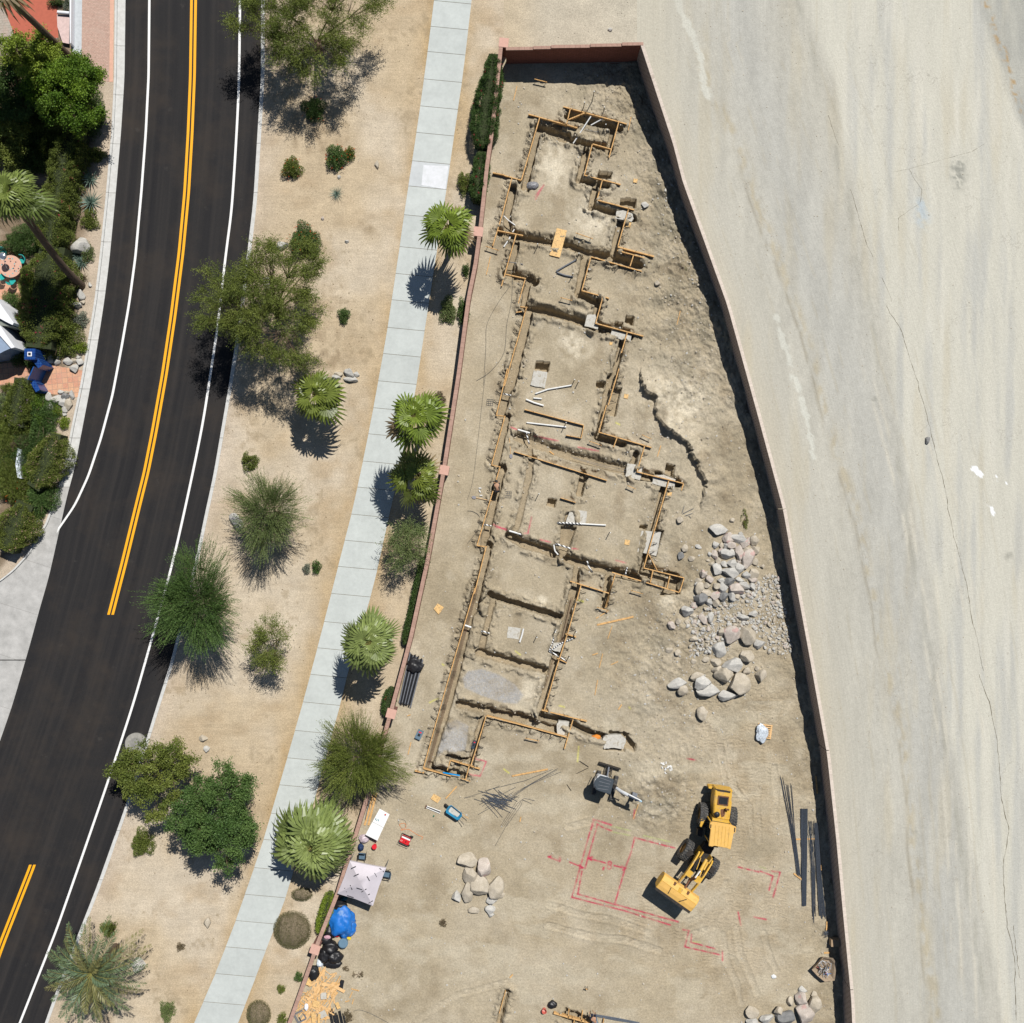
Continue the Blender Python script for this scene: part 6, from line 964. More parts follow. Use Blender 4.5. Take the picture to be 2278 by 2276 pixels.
# small yuccas and agaves
def rosette(label, c, x, y, r_, key='blue', nb=34, h=.55, w=.03, cat='agave', name='agave', up=.75):
    global vr_; vr_ = np.random.default_rng(int(x + y)); P0 = px(c, x, y); p = g(*P0, h * .4); e = empty(name, (p.x, p.y, 0), 0, label, cat, 'spiky rosette plants'); Rm = r_ / CR[c][2] / S; a_, b_ = GREEN[key]; V = []; F = []; C = []
    for k in range(nb):
        az = k * 2.39996; u = (k + .5) / nb; el = R(80 - 78 * u * up * 1.25); L_ = Rm * (.7 + .35 * u) * vr_.uniform(.85, 1.1); d = np.array((math.cos(az) * math.cos(el), math.sin(az) * math.cos(el), math.sin(el))); s_ = np.array((-math.sin(az), math.cos(az), 0)); n0 = len(V); b0 = np.array((0, 0, .06)); m1 = b0 + d * L_ * .45; t = b0 + d * L_
        V += [b0 - s_ * w * .6, b0 + s_ * w * .6, m1 - s_ * w, m1 + s_ * w, t - s_ * .004, t + s_ * .004]; F += [(n0, n0 + 1, n0 + 3, n0 + 2), (n0 + 2, n0 + 3, n0 + 5, n0 + 4)]; cc = (np.array(a_) * (1 - u * .6) + np.array(b_) * u * .6) * vr_.uniform(.85, 1.15); C += [cc] * 6
    o = npmesh('leaves', np.array(V), np.array(F), MT['palm'], np.array(C)); o.parent = e
rosette('spiky blue grey yucca alone on the upper verge', 'B', 605, 1455, 68, 'blue', 60, .7, .014, 'yucca', 'yucca'); rosette('upper agave of the pair beside the kerb and tall hedge', 'A', 675, 1345, 95, 'blue', 44, .7, .035); rosette('lower agave of the pair beside the kerb and tall hedge', 'A', 680, 1520, 110, 'blue', 52, .7, .038); rosette('dark agave beside the leaning palm trunk base', 'E', 692, 130, 90, 'blue', 44, .6, .035)
rosette('half dry yucca at the foot of the leaning palm trunk', 'E', 720, 262, 60, 'dry', 40, .5, .015, 'yucca', 'yucca'); rosette('small yucca under the loose tree by the utility cover', 'P', 990, 605, 55, 'lime', 44, .6, .018, 'yucca', 'yucca'); rosette('small yellowish agave at the lower garden kerb', 'Z', 480, 1870, 55, 'lime', 26, .35, .03); rosette('small agave half out of the grey shrub below the rock', 'A', 580, 1915, 50, 'blue', 26, .4, .03)
# hedges
hedge('tall hedge along the outside of the wall, upper half near the corner', [(1098, 122), (1094, 180), (1082, 230), (1077, 290), (1074, 332)], [26, 34, 44, 42, 26], 1.9, 'deep', 1, 40); hedge('shorter tall hedge below the upper one, above the northernmost palm', [(1073, 338), (1067, 390), (1060, 446)], [26, 27, 24], 1.7, 'deep', 1, 12)
hedge('narrow low hedge strip against the wall beside the grey olive shrub', [(944, 1240), (928, 1320), (902, 1432)], [16, 15, 13], .9, 'deep', None); hedge('tiny hedge strip against the wall above the fourth pilaster', [(872, 1530), (864, 1560), (857, 1590)], [18, 22, 16], .8, 'deep', 1, 10); hedge('yellow green hedge strip against the wall above the trash bags', [(734, 1988), (724, 2030), (711, 2076)], [16, 24, 12], 1.0, 'lime', None)
hedge('tall garden hedge beside the agaves', [(164, 290), (142, 380), (128, 450), (108, 560)], [46, 48, 48, 54], 2.3, 'olive', 1, 30, dens=.9, group='garden hedges', fcol=(.55, .02, .12)); hedge('bougainvillea hedge lying in the palm shadow', [(120, 548), (106, 620), (98, 690), (88, 775)], [80, 84, 80, 70], 2.2, 'olive', 1, 80, dens=.8, group='garden hedges', fcol=(.55, .01, .12))
hedge('flowering hedge below the blue tiled gate', [(50, 842), (42, 900), (36, 950)], [46, 46, 40], 1.6, 'olive', 1, 40, group='garden hedges', fcol=(.35, .2, .35)); hedge('large flowering hedge along the lower garden kerb', [(122, 965), (112, 1010), (92, 1060), (75, 1085)], [50, 64, 54, 40], 1.7, 'olive', 1, 130, group='garden hedges', fcol=(.6, .42, .3)); hedge('flowering hedge in the lowest garden corner', [(58, 1120), (34, 1170), (12, 1225)], [50, 70, 60], 1.7, 'olive', 1, 110, group='garden hedges', fcol=(.6, .40, .3))
gp = dict(group='garden plants')
S_('yellow green shrub beside the round patio table', 'E', 230, 300, 75, 115, 1.4, 'lime', **gp); S_('green shrub between the patio and the white house corner', 'E', 80, 460, 85, 95, 1.6, 'green', **gp); S_('small lime shrub beside the white house corner', 'E', 155, 630, 40, 60, 1.0, 'lime', **gp); S_('grey green shrub beside the kerb in the garden strip', 'E', 685, 620, 75, 70, .7, 'silver', gap=.3, **gp)
S_('yellow green shrub beside the kerb above the rocks', 'E', 682, 858, 70, 50, .8, 'lime', gap=.2, **gp); S_('dark fern shrub left of the yellow green shrub', 'E', 520, 780, 80, 120, 1.2, 'deep', gap=.25, **gp); S_('grey shrub beside the agaves under the garden rock', 'E', 745, 40, 55, 95, .8, 'grey', gap=.25, **gp); S_('olive shrub under the lower agave', 'A', 670, 1650, 70, 90, .7, 'olive', gap=.3, **gp)
S_('small shrub in the tree shadow above the agaves', 'A', 720, 1160, 70, 60, .7, 'olive', gap=.2, **gp); S_('feathery bright shrub right of the flowering hedge', 'Z', 465, 640, 80, 130, 1.6, 'bright', gap=.2, **gp); S_('yellow feathery shrub below the feathery bright one', 'Z', 500, 830, 75, 90, 1.4, 'lime' if False else 'bright', gap=.25, **gp); S_('yellow green weedy shrub among the lower rocks', 'Z', 690, 740, 65, 75, .8, 'lime', gap=.3, **gp)
S_('yellow green shrub below the lower rocks', 'Z', 770, 880, 75, 80, .7, 'lime', gap=.35, **gp); S_('silver grey shrub at the left edge below the tiled path', 'Z', 40, 630, 70, 130, 1.2, 'silver', **gp); S_('lime shrub at the left edge below the silver shrub', 'Z', 50, 950, 90, 130, 1.2, 'lime', **gp); S_('half bare brown shrub in the middle of the lower garden', 'Z', 250, 1130, 150, 110, 1.3, 'dry', **gp)
S_('olive shrub between lime shrub and bare brown shrub', 'Z', 200, 960, 120, 90, 1.3, 'olive', **gp); S_('brightest lime shrub beside the white garden wall', 'Z', 365, 1480, 130, 130, 1.4, 'bright', **gp); S_('large grey olive shrub in the lower garden with orange flowers', 'Z', 190, 1720, 190, 200, 1.5, 'olive', flowers=1, fn=20, **gp); S_('dark potted plant at the left edge below the terracotta path', 'Z', 80, 1330, 70, 90, .8, 'deep', **gp)
S_('green shrub left of the flowering hedge below the path', 'Z', 80, 470, 75, 90, 1.0, 'olive', **gp); S_('dark plant beside the house corner', 'Q', 180, 1480, 60, 90, .8, 'deep', **gp); S_('small shrub at the bottom left rocks near the driveway', 'F', 290, 470, 50, 50, .6, 'olive', gap=.3, **gp); S_('pale grass clump near the top left white wall', 'A', 500, 30, 25, 90, .6, 'silver', gap=.3, **gp); S_('shrub over the patio at the top left edge', 'A', 420, 10, 80, 25, .8, 'deep', **gp)

for (x, y, rx, ry, k_, lb) in ((60, 330, 70, 60, 'deep', 'dark shrub filling the corner between the garden trees and the garden palm'), (110, 300, 60, 55, 'olive', 'olive shrub under the bright garden tree at the hedge top'), (40, 540, 50, 30, 'deep', 'dark shrub above the patio table'), (80, 520, 50, 40, 'deep', 'dark green shrub between patio and tall hedge'), (60, 790, 40, 34, 'deep', 'dark shrub above the blue gateway'), (130, 745, 48, 60, 'olive', 'olive shrub between the palm shadow hedge and the kerb rocks'),
      (20, 960, 50, 60, 'olive', 'olive shrub at the left edge of the middle garden'), (88, 925, 38, 60, 'green', 'green shrub between the flowering hedge and the lower rocks'), (60, 1000, 50, 40, 'deep', 'dark shrub beside the large flowering kerb hedge'), (20, 1060, 50, 50, 'olive', 'olive shrub at the left edge above the lowest hedge'), (88, 1110, 40, 40, 'green', 'green shrub closing the gap between the two lower hedges'), (28, 900, 40, 40, 'grey', 'grey green shrub left of the flowering gate hedge'), (20, 600 - 330, 50, 40, 'deep', 'dark shrub at the left edge below the garden trees'), (110, 150, 60, 60, 'deep', 'dark understory shrub between the two garden trees'), (200, 250, 30, 50, 'deep', 'dark shrub at the kerb side of the bright garden tree'), (70, 230, 70, 60, 'deep', 'dark understory shrub left of the bright garden tree')):
    shrub(lb, 'S', x, y, rx, ry, 1.5, k_, group='garden plants')
# ------------------------------------------------------------ garden paving, house corner, gate, patio furniture
def tilemat(name, c1, c2, c3, mortar, sc, bw=.5, bh=.5, off_=0, ms=.02):
    s = NT(name, .8, .25); p = s.wpos(); b = s.n('ShaderNodeTexBrick'); b.inputs['Scale'].default_value = sc; b.inputs['Brick Width'].default_value = bw; b.inputs['Row Height'].default_value = bh; b.offset = off_
    b.inputs['Mortar Size'].default_value = ms; b.inputs['Color1'].default_value = (*c1, 1); b.inputs['Color2'].default_value = (*c2, 1); b.inputs['Mortar'].default_value = (*mortar, 1); mp = s.n('ShaderNodeMapping'); mp.inputs['Rotation'].default_value = (0, 0, R(-6)); s.l(p, mp.inputs[0]); s.l(mp.outputs[0], b.inputs['Vector'])
    s.col(s.mix(s.mr(s.noise(p, .9, 5, .7), .5, .7, 0, .6), s.mul(b.outputs['Color'], s.mr(s.noise(p, 7, 4, .7), .3, .7, .82, 1.15)), c3)); return s.m
terra = tilemat('terracotta_tiles', (.55, .27, .18), (.62, .36, .22), (.56, .33, .24), (.38, .25, .18), 1, .42, .42); brickp = tilemat('pink_brick_paving', (.46, .29, .23), (.52, .35, .28), (.45, .33, .27), (.32, .25, .2), 1, .22, .11, .5, .012)
stonep = tilemat('grey_brown_paving', (.36, .32, .27), (.42, .36, .30), (.46, .30, .24), (.3, .27, .22), 1, .4, .2, .5); redp = simple('red_patio_paint', (.43, .115, .07), .7, .1, 4, detail=8); deckp = simple('pale_blue_grey_concrete', (.47, .50, .52), .8, .12, 4)
def sheet(name, c, pts, z, mat): return patch(name, pts, z, mat, c=c)
sheet('red_patio', 'A', [(440, 285), (430, 0), (415, -260), (-100, -260), (10, 0), (130, 320)][::-1], .012, redp); sheet('stone_paving', 'A', [(10, 0), (-100, -260), (-700, -260), (-700, 420), (100, 420), (130, 320)][::-1], .016, stonep)
sheet('concrete_strip', 'A', [(525, -260), (622, -260), (614, 480), (560, 430), (530, 330)], .012, deckp); sheet('brick_paving', 'A', [(622, -260), (832, -260), (824, 616), (780, 616), (700, 520), (614, 480)], .016, brickp); sheet('paving_border', 'A', [(832, -260), (862, -260), (852, 618), (824, 618)], .018, simple('salmon_border', (.62, .37, .27), .8, .1, 5))
sheet('tiled_path', 'E', [(330, 1015), (395, 1005), (715, 1058), (690, 1288), (640, 1288), (365, 1250), (335, 1160)], .012, terra); sheet('tiled_path', 'E', [(-60, 1180), (-60, 1010), (30, 998), (150, 985), (230, 1000), (330, 1015), (335, 1160), (240, 1100), (110, 1190)], .014, terra); sheet('tiled_path', 'E', [(150, 860), (215, 860), (300, 1012), (150, 990)], .017, terra)
sheet('tiled_patio', 'E', [(-200, -40), (260, -60), (235, 110), (150, 330), (215, 520), (100, 560), (-200, 500)], .012, terra); sheet('tiled_path', 'Z', [(95, 860), (150, 850), (165, 560), (140, 560)], .019, terra)
white_st = simple('white_stucco', (.74, .75, .78), .85, .06, 3); slate = simple('blue_grey_roof', (.24, .31, .42), .7, .12, 4); roofg = simple('grey_green_shaded_roof', (.22, .24, .21), .9, .25, 3)  # sloping roof piece: grey-green with its shade painted into the colour
hb = g(-20, 740, 0); e = empty('house', hb, 0, 'corner of a white stucco house with grey blue flat roof at the left edge', 'house')
def polyprism(name, c, pts, z0, z1, mat, parent, base, zr=None):
    P = [gc(c, x, y, zr if zr is not None else z1) for x, y in pts]; m = MB(); m.prism([(p.x - base.x, p.y - base.y) for p in P][::-1], z0, z1); return m.build(name, mat, parent)
polyprism('wall', 'E', [(-500, 640), (-500, 300), (-60, 420), (0, 482), (118, 648), (108, 668), (50, 640), (0, 612), (-60, 600)], -.1, 3.0, white_st, e, hb); polyprism('roof', 'E', [(-500, 690), (-500, 642), (-60, 604), (0, 618), (60, 646), (116, 680), (0, 672)], 0, 2.7, roofg, e, hb); polyprism('wall', 'E', [(-500, 690), (0, 672), (127, 860), (95, 868), (0, 760), (-500, 760)], -.1, 2.9, white_st, e, hb); polyprism('roof', 'E', [(-500, 765), (-2, 765), (92, 868), (40, 890), (0, 912), (-500, 1000)], -.1, 2.75, slate, e, hb)
polyprism('white_garden_wall', 'A', [(524, -100), (538, -100), (533, 320), (526, 330)], 0, .7, white_st, None, Vector((0, 0, 0))); o = bpy.data.objects['white_garden_wall']; setp(o, 'low white garden wall between red patio and pale concrete strip', 'wall')
b = g(*px('A', 470, 150)); e = empty('patio_lounger', b, 0, 'white patio lounger with rolled headrest on the red patio', 'lounger'); o = polyprism('seat', 'A', [(428, 110), (524, 110), (520, 330), (470, 320), (432, 200)], .28, .33, simple('pale_pink_mesh', (.60, .45, .42), .6, .15, 5), e, b); h_ = gc('A', 435, 92, .5) - b; h2 = gc('A', 525, 100, .5) - b; MB().tube([h_, h2], .13, 10).build('headrest', white_st, e, True)
for s_ in (110, 300):
    for x_ in (440, 515): q = gc('A', x_, s_, 0) - b; MB().tube([(q.x, q.y, 0), (q.x, q.y, .29)], .02, 6).build('leg', MT['pvc'], e)
b = g(*px('Z', 225, 1400)); e = polyprism('white_garden_wall', 'Z', [(215, 1200), (262, 1215), (245, 1390), (262, 1570), (215, 1560), (190, 1400)], 0, .9, simple('white_blue_wall', (.62, .68, .74), .8, .15, 4), None, Vector((0, 0, 0))); setp(e, 'low white and pale blue garden wall beside the brightest lime shrub', 'wall')
bt = NT('blue_glazed_tile', .25, .5); p = bt.pos(); br = bt.n('ShaderNodeTexBrick'); br.inputs['Scale'].default_value = 1; br.inputs['Brick Width'].default_value = .2; br.inputs['Row Height'].default_value = .2; br.offset = 0; br.inputs['Mortar Size'].default_value = .006; br.inputs['Color1'].default_value = (.008, .035, .16, 1); br.inputs['Color2'].default_value = (.012, .05, .22, 1); br.inputs['Mortar'].default_value = (.05, .16, .38, 1); bt.l(p, br.inputs['Vector']); bt.col(br.outputs['Color'])
b = g(*px('E', 380, 1050)); e = empty('tiled_gateway', b, 0, 'blue tiled garden gateway with square pillar beside the terracotta path', 'gateway')
q = gc('E', 255, 918, 2.3) - b; MB().box((q.x, q.y, 1.1), (.86, .86, 2.4)).build('pillar', bt.m, e, bevel=.02); MB().box((q.x, q.y, 2.315), (.34, .34, .03)).build('white_tile_ring', white_st, e); MB().box((q.x, q.y, 2.335), (.2, .2, .03)).build('pillar_hole_shade', MT['blackp'], e)  # pillar's square hole: black block in place of its shaded depth
def lwall(name, c, pts, th, h, mat, parent, base): m = MB(); [m.bar(gc(c, *pts[i], 0) - base + Vector((0, 0, h / 2)), gc(c, *pts[i + 1], 0) - base + Vector((0, 0, h / 2)), th, h) for i in range(len(pts) - 1)]; return m.build(name, mat, parent)
lwall('wall', 'E', [(365, 950), (445, 1055)], .45, 1.9, bt.m, e, b); lwall('door', 'E', [(400, 1058), (350, 1168)], .07, 2.15, simple('bright_blue_door', (.010, .085, .30), .35, .2, 3), e, b); lwall('wall', 'E', [(352, 1172), (398, 1252)], .4, 1.4, bt.m, e, b)
# round patio table with mosaic, chairs and domed tabletop heater
tc = gc('E', 90, 165, .74); e = empty('patio_table', (tc.x, tc.y, 0), 0, 'round terracotta patio table inlaid with teal and dark dots', 'table'); MB().lathe([(.86, .70), (.88, .72), (.88, .75), (.86, .76)], 40).build('tabletop', simple('terracotta_top', (.60, .36, .27), .5, .06, 5), e); MB().lathe([(.3, 0), (.08, .05), (.07, .7)], 16).build('pedestal', MT['conc'], e)
for nm, mt, sd in (('teal_dots', simple('teal_tile', (.10, .42, .45), .4, .05), 3), ('dark_dots', simple('dark_tile', (.04, .035, .05), .4, .05), 8)):
    m = MB(); rq = np.random.default_rng(sd); pts = []
    while len(pts) < 13:
        a, r_ = rq.uniform(0, 6.28), .78 * math.sqrt(rq.random()); x, y = r_ * math.cos(a), r_ * math.sin(a)
        if all(math.hypot(x - u, y - v) > .2 for u, v in pts): pts.append((x, y)); m.lathe([(.05, .759 + .002 * (sd == 8)), (.05, .766)], 10, Matrix.Translation((x, y, 0)))
    m.build(nm, mt, e)
teal = simple('turquoise_chair', (.03, .36, .33), .35, .1, 4); lbl = ['turquoise chair at the upper right of the round patio table', 'turquoise chair below the round patio table', 'turquoise chair at the lower left of the round patio table', 'turquoise chair at the upper left of the round patio table']
for k, (x, y) in enumerate(((185, 110), (100, 290), (10, 250), (20, 45))):
    p = gc('E', x, y, .6); a = math.atan2(p.y - tc.y, p.x - tc.x); e = empty('patio_chair', (p.x, p.y, 0), a, lbl[k], 'chair', 'turquoise chairs round the patio table')
    MB().lathe([(.2, .42), (.25, .44), (.24, .47)], 16).build('seat', teal, e, True); m = MB(); n = 9; vs = []; 
    for i in range(n): t = R(-75 + 150 * i / (n - 1)); vs += [Vector((.27 * math.cos(t), .3 * math.sin(t), .46)), Vector((.36 * math.cos(t), .36 * math.sin(t), .95 - .1 * abs(math.sin(t)))), Vector((.40 * math.cos(t), .39 * math.sin(t), .94 - .1 * abs(math.sin(t)))), Vector((.31 * math.cos(t), .33 * math.sin(t), .45))]
    m.add(vs, [(i * 4 + j, i * 4 + (j + 1) % 4, i * 4 + 4 + (j + 1) % 4, i * 4 + 4 + j) for i in range(n - 1) for j in range(4)]); m.build('backrest', teal, e, True)
    for sx, sy in ((.16, .16), (.16, -.16), (-.16, .16), (-.16, -.16)): MB().tube([(sx, sy, .44), (sx * 1.2, sy * 1.2, 0)], .015, 6).build('leg', teal, e)
p = gc('E', 62, 190, .76); e = empty('patio_heater', (p.x, p.y, .765), 0, 'slim tabletop heater with shiny silver dome on the round patio table', 'heater'); q = gc('E', 20, 75, 1.9); MB().tube([(0, 0, 0), (q.x - p.x, q.y - p.y, 1.1)], .02, 8).build('pole', MT['pvc'], e); MB().lathe([(.31, 1.08), (.28, 1.16), (.18, 1.22), (.02, 1.25)], 24, Matrix.Translation((q.x - p.x, q.y - p.y, 0))).build('dome_shade', simple('polished_metal', (.85, .86, .88), .15, .03, 3, .5, .9), e, True)
# utility cover in the road edge
p = g(*px('P', 815, 255), .0); e = empty('utility_cover', (p.x, p.y, 0), 0, 'round pale utility cover ring half under the loose tree at the kerb', 'utility cover'); MB().lathe([(.0, -.12), (.86, -.12), (.86, .035), (.5, .04)], 40, cap=False).build('concrete_ring', simple('old_concrete', (.30, .29, .26), .9, .2, 5), e); MB().lathe([(.5, .03), (.5, .046)], 32).build('lid', simple('cover_lid', (.24, .235, .215), .9, .2, 5), e)
# ------------------------------------------------------------ wheel loader
yel_p = simple('yellow_machine_paint', (.66, .385, .05), .55, .24, 3, .4, dirt=((.40, .27, .13), .12, 3)); yel_f = simple('faded_roof_paint', (.72, .43, .12), .6, .08, 2, .3, dirt=((.6, .36, .10), .08, 3)); dark_m = simple('dark_grease_metal', (.035, .03, .026), .6, .4, 6); glass = simple('tinted_glass', (.02, .03, .035), .08, .1, 2, .6)
rub = simple('dusty_rubber', (.062, .062, .062), .9, .3, 9, bump=.4, dirt=((.16, .145, .12), .12, 6)); rustm = simple('rust_brown', (.16, .075, .04), .85, .35, 7); rimm = simple('yellow_rim', (.30, .17, .05), .7, .3, 6)
RA = gc('N', 1072, 632, .8); f1 = Vector((-.14, -.99)).normalized(); rz1 = math.atan2(f1.y, f1.x); FA = gc('N', 842, 1160, .8); f2 = Vector((-.58, -.82)).normalized(); rz2 = math.atan2(f2.y, f2.x)
base = Vector((RA.x, RA.y, 0)); LD = empty('wheel_loader', base, rz1, 'big yellow articulated wheel loader with raised front bucket on the dirt', 'loader'); inv = Matrix.Rotation(-rz1, 4, 'Z') @ Matrix.Translation(-base)
def lp_(x, y, z): return inv @ gc('N', x, y, z)
def ppx(name, pts, z0, z1, mat, bevel=.02): P = [lp_(x, y, z1) for x, y in pts]; m = MB(); m.prism([(p.x, p.y) for p in P], z0, z1); return m.build(name, mat, LD, bevel=bevel)
Mf = inv @ Matrix.Translation((FA.x, FA.y, 0)) @ Matrix.Rotation(rz2, 4, 'Z')
def wheel(M, nm='wheel', rt=.83, wd=.62):
    Mr = M @ Matrix.Rotation(math.pi / 2, 4, 'X'); w_ = wd / 2; m = MB(); m.lathe([(rt * .52, -w_ * .8), (rt * .80, -w_), (rt * .93, -w_ * .92), (rt * .955, -w_ * .6), (rt * .955, w_ * .6), (rt * .93, w_ * .92), (rt * .80, w_), (rt * .52, w_ * .8)], 40, Mr, False)
    nl = 24
    for k in range(nl):
        for s_ in (-1, 1):
            a = 2 * math.pi * (k + (.5 if s_ > 0 else 0)) / nl
            for (u0, u1, da) in ((.04, .42, .10), (.42, .98, -.03)):
                p0 = Mr @ Vector((rt * math.cos(a), rt * math.sin(a), s_ * w_ * u0)); p1 = Mr @ Vector((rt * math.cos(a + da), rt * math.sin(a + da), s_ * w_ * u1 * .96)); upv = (Mr.to_3x3() @ Vector((math.cos(a), math.sin(a), 0))); m.bar(p0 - upv * .005, p1 - upv * .005, .11, .07, upv)
    ty = m.build('tyre', rub, LD, True); r_ = MB().lathe([(rt * .1, -w_ * .5), (rt * .5, -w_ * .45), (rt * .55, -w_ * .82), (rt * .56, w_ * .82), (rt * .5, w_ * .45), (rt * .1, w_ * .5)], 28, Mr).build('rim', rimm, ty)
for y in (-1.16, 1.16): wheel(Matrix.Translation((0, y, .83)))
for y in (-1.22, 1.22): wheel(Mf @ Matrix.Translation((0, y, .83)))
ppx('counterweight', [(1262, 312), (1268, 345), (975, 300), (970, 282), (985, 272), (1150, 288), (1255, 312)][::-1], .55, 1.35, yel_p); MB().box((-.2, 0, .9), (4.2, .9, .7)).build('rear_frame', dark_m, LD); MB().tube([(0, -1.1, .83), (0, 1.1, .83)], .16, 10).build('axle', dark_m, LD)
hood = ppx('engine_hood', [(1058, 300), (1262, 345), (1256, 500), (1228, 690), (1035, 660), (1038, 480)], .95, 2.3, yel_p, .05); ppx('rear_grille', [(1052, 302), (1242, 338), (1238, 356), (1085, 332)], 2.2, 2.315, dark_m, 0)
ppx('radiator_frame', [(1092, 385), (1225, 402), (1212, 514), (1080, 498)], 2.29, 2.36, rustm, 0); ppx('radiator_hole_shade', [(1104, 400), (1212, 414), (1200, 500), (1094, 486)], 2.30, 2.366, MT['blackp'], 0); ppx('hood_stain', [(1120, 555), (1160, 550), (1175, 600), (1165, 640), (1130, 655), (1118, 610)], 2.25, 2.304, rustm, 0)  # radiator hole is a black plate painted as its dark inside
q = lp_(1077, 620, 2.6); MB().lathe([(.1, 2.25), (.1, 2.45), (.2, 2.48), (.22, 2.58), (.14, 2.66), (.03, 2.68)], 20, Matrix.Translation((q.x, q.y, 0))).build('air_precleaner', MT['blackp'], LD, True); q = lp_(1188, 555, 2.6); q2 = lp_(1160, 610, 2.35); q3 = lp_(1225, 560, 2.65); MB().tube([(q2.x, q2.y, 2.25), (q.x, q.y, 2.45), (q.x, q.y, 2.62), (q3.x, q3.y, 2.66)], .07, 10).build('exhaust_pipe', rustm, LD, True)
ppx('fender', [(885, 650), (945, 640), (930, 720), (880, 775), (866, 765)][::-1] if False else [(885, 648), (940, 645), (935, 700), (885, 775), (866, 762)], 1.45, 1.6, yel_p, .01); ppx('fender', [(1235, 700), (1312, 720), (1308, 760), (1232, 745)], 1.45, 1.6, dark_m, .01); ppx('platform', [(930, 655), (1030, 660), (1000, 780), (900, 775)], 1.3, 1.4, dark_m, .01)
ppx('cab_step', [(840, 800), (905, 800), (895, 890), (835, 880)], .6, 1.2, dark_m, .01); ppx('engine_bay_bulkhead', [(1020, 660), (1228, 695), (1222, 740), (1015, 710)], 1.2, 2.5, yel_p, .01)
ppx('cab', [(1008, 720), (1262, 765), (1232, 1010), (985, 970)], 1.2, 3.22, glass, .03); ppx('cab_roof', [(1015, 706), (1235, 742), (1312, 772), (1303, 842), (1278, 852), (1242, 1050), (1192, 1030), (1040, 1003), (1016, 1014), (975, 1005), (1000, 800), (985, 790), (990, 724)], 3.22, 3.36, yel_f, .03)
for k in range(5): a = lp_(1060 + 42 * k, 750 + 6 * k, 3.37); b_ = lp_(1040 + 42 * k, 985 + 7 * k, 3.37); MB().bar(a, b_, .02, .02).build('roof_rib', yel_p, LD)
ppx('roof_slot', [(996, 738), (1008, 740), (1004, 786), (992, 784)], 3.3, 3.366, MT['blackp'], 0); ppx('roof_slot', [(1288, 780), (1302, 782), (1294, 836), (1282, 834)], 3.3, 3.366, MT['blackp'], 0)
for x, y in ((1008, 722), (1258, 765), (1230, 1005), (988, 968)): a = lp_(x, y, 3.2); MB().box((a.x, a.y, 2.3), (.09, .09, 1.9)).build('cab_pillar', yel_p, LD)
MB().box((1.75, -.1, 1.0), (1.1, .8, .8)).build('articulation_joint', dark_m, LD)
# front frame, arms and bucket, built in the front frame's own axes
def fb(m, name, mat, bevel=0, smooth=False): o = m.build(name, mat, LD, smooth, bevel); o.matrix_local = Mf; return o
fb(MB().box((-.3, 0, .95), (2.3, .8, .7)), 'front_frame', dark_m); fb(MB().tube([(0, -1.2, .83), (0, 1.2, .83)], .16, 10), 'axle', dark_m)
for s_ in (-1, 1):
    fb(MB().prism([(-.9, .6), (.1, .6), (.1, 1.6), (-.4, 2.15), (-.9, 2.15)], -.05, .05, Matrix.Translation((0, s_ * .42, 0)) @ Matrix.Rotation(math.pi / 2, 4, 'X')), 'tower_plate', yel_p)
    P = [(-.75, 1.95), (-.55, 2.15), (.4, 2.35), (1.3, 2.4), (2.1, 2.2), (2.75, 1.85), (2.7, 1.6), (2.0, 1.9), (1.2, 2.1), (.3, 2.0), (-.6, 1.8)]
    fb(MB().prism(P, -.06, .06, Matrix.Translation((0, s_ * .62, 0)) @ Matrix.Rotation(math.pi / 2, 4, 'X')), 'lift_arm', yel_p, .01)
    fb(MB().box((1.05, s_ * .38, 2.34), (.5, .42, .12)), 'cross_member', yel_p, .01); fb(MB().tube([(-.5, s_ * .42, 1.2), (.3, s_ * .42, 1.6), (.9, s_ * .5, 2.0)], [.09, .09, .05], 10), 'lift_cylinder', yel_p if s_ > 0 else dark_m, 0, True)
    fb(MB().bar((-.4, s_ * .3, 2.05), (.5, s_ * .1, 2.2), .05, .05), 'hydraulic_line', yel_p); fb(MB().box((2.72, s_ * .62, 2.0), (.2, .26, .42)), 'bucket_bracket', yel_p, .01); fb(MB().box((-.1, s_ * 1.1, 1.72), (.5, .35, .04)), 'front_fender', dark_m)
fb(MB().tube([(-.55, .12, 2.1), (.35, .12, 2.45)], .13, 12), 'tilt_cylinder', yel_p, 0, True); fb(MB().tube([(.35, .12, 2.45), (1.0, .05, 2.6)], .05, 8), 'cylinder_rod', MT['pvc'], 0, True); fb(MB().tube([(-.45, .38, 2.0), (.2, .38, 2.2)], .08, 10), 'tilt_cylinder', yel_p, 0, True)
fb(MB().bar((1.0, .05, 2.6), (1.5, 0, 2.0), .22, .14).bar((1.5, 0, 2.0), (2.7, 0, 2.25), .12, .14), 'bell_crank', rustm); fb(MB().tube([(-.3, -.25, 2.0), (.8, -.2, 2.25), (1.4, -.2, 2.1)], .03, 6).tube([(-.3, -.32, 2.0), (.7, -.3, 2.2), (1.3, -.3, 2.05)], .03, 6), 'hose', MT['blackp'])
bc = Mf.inverted() @ inv @ ((gc('N', 440, 1370, 2.4) + gc('N', 850, 1660, 2.4)) / 2); bx, by = bc.x, bc.y; prof = [(.25, 1.45), (-.02, 1.62), (-.12, 1.95), (-.02, 2.3), (.12, 2.42), (.42, 2.50), (.80, 2.46), (1.12, 2.36)]; hw = 1.60; m = MB(); vs = []
for x, z in prof: vs += [(bx + x, by - hw, z), (bx + x, by + hw, z)]
inn = [(x + .04 * (1 if i < 4 else .2), z - .05 * (1 if i > 2 else .1)) for i, (x, z) in enumerate(prof)]
for x, z in inn: vs += [(bx + x, by - hw, z), (bx + x, by + hw, z)]
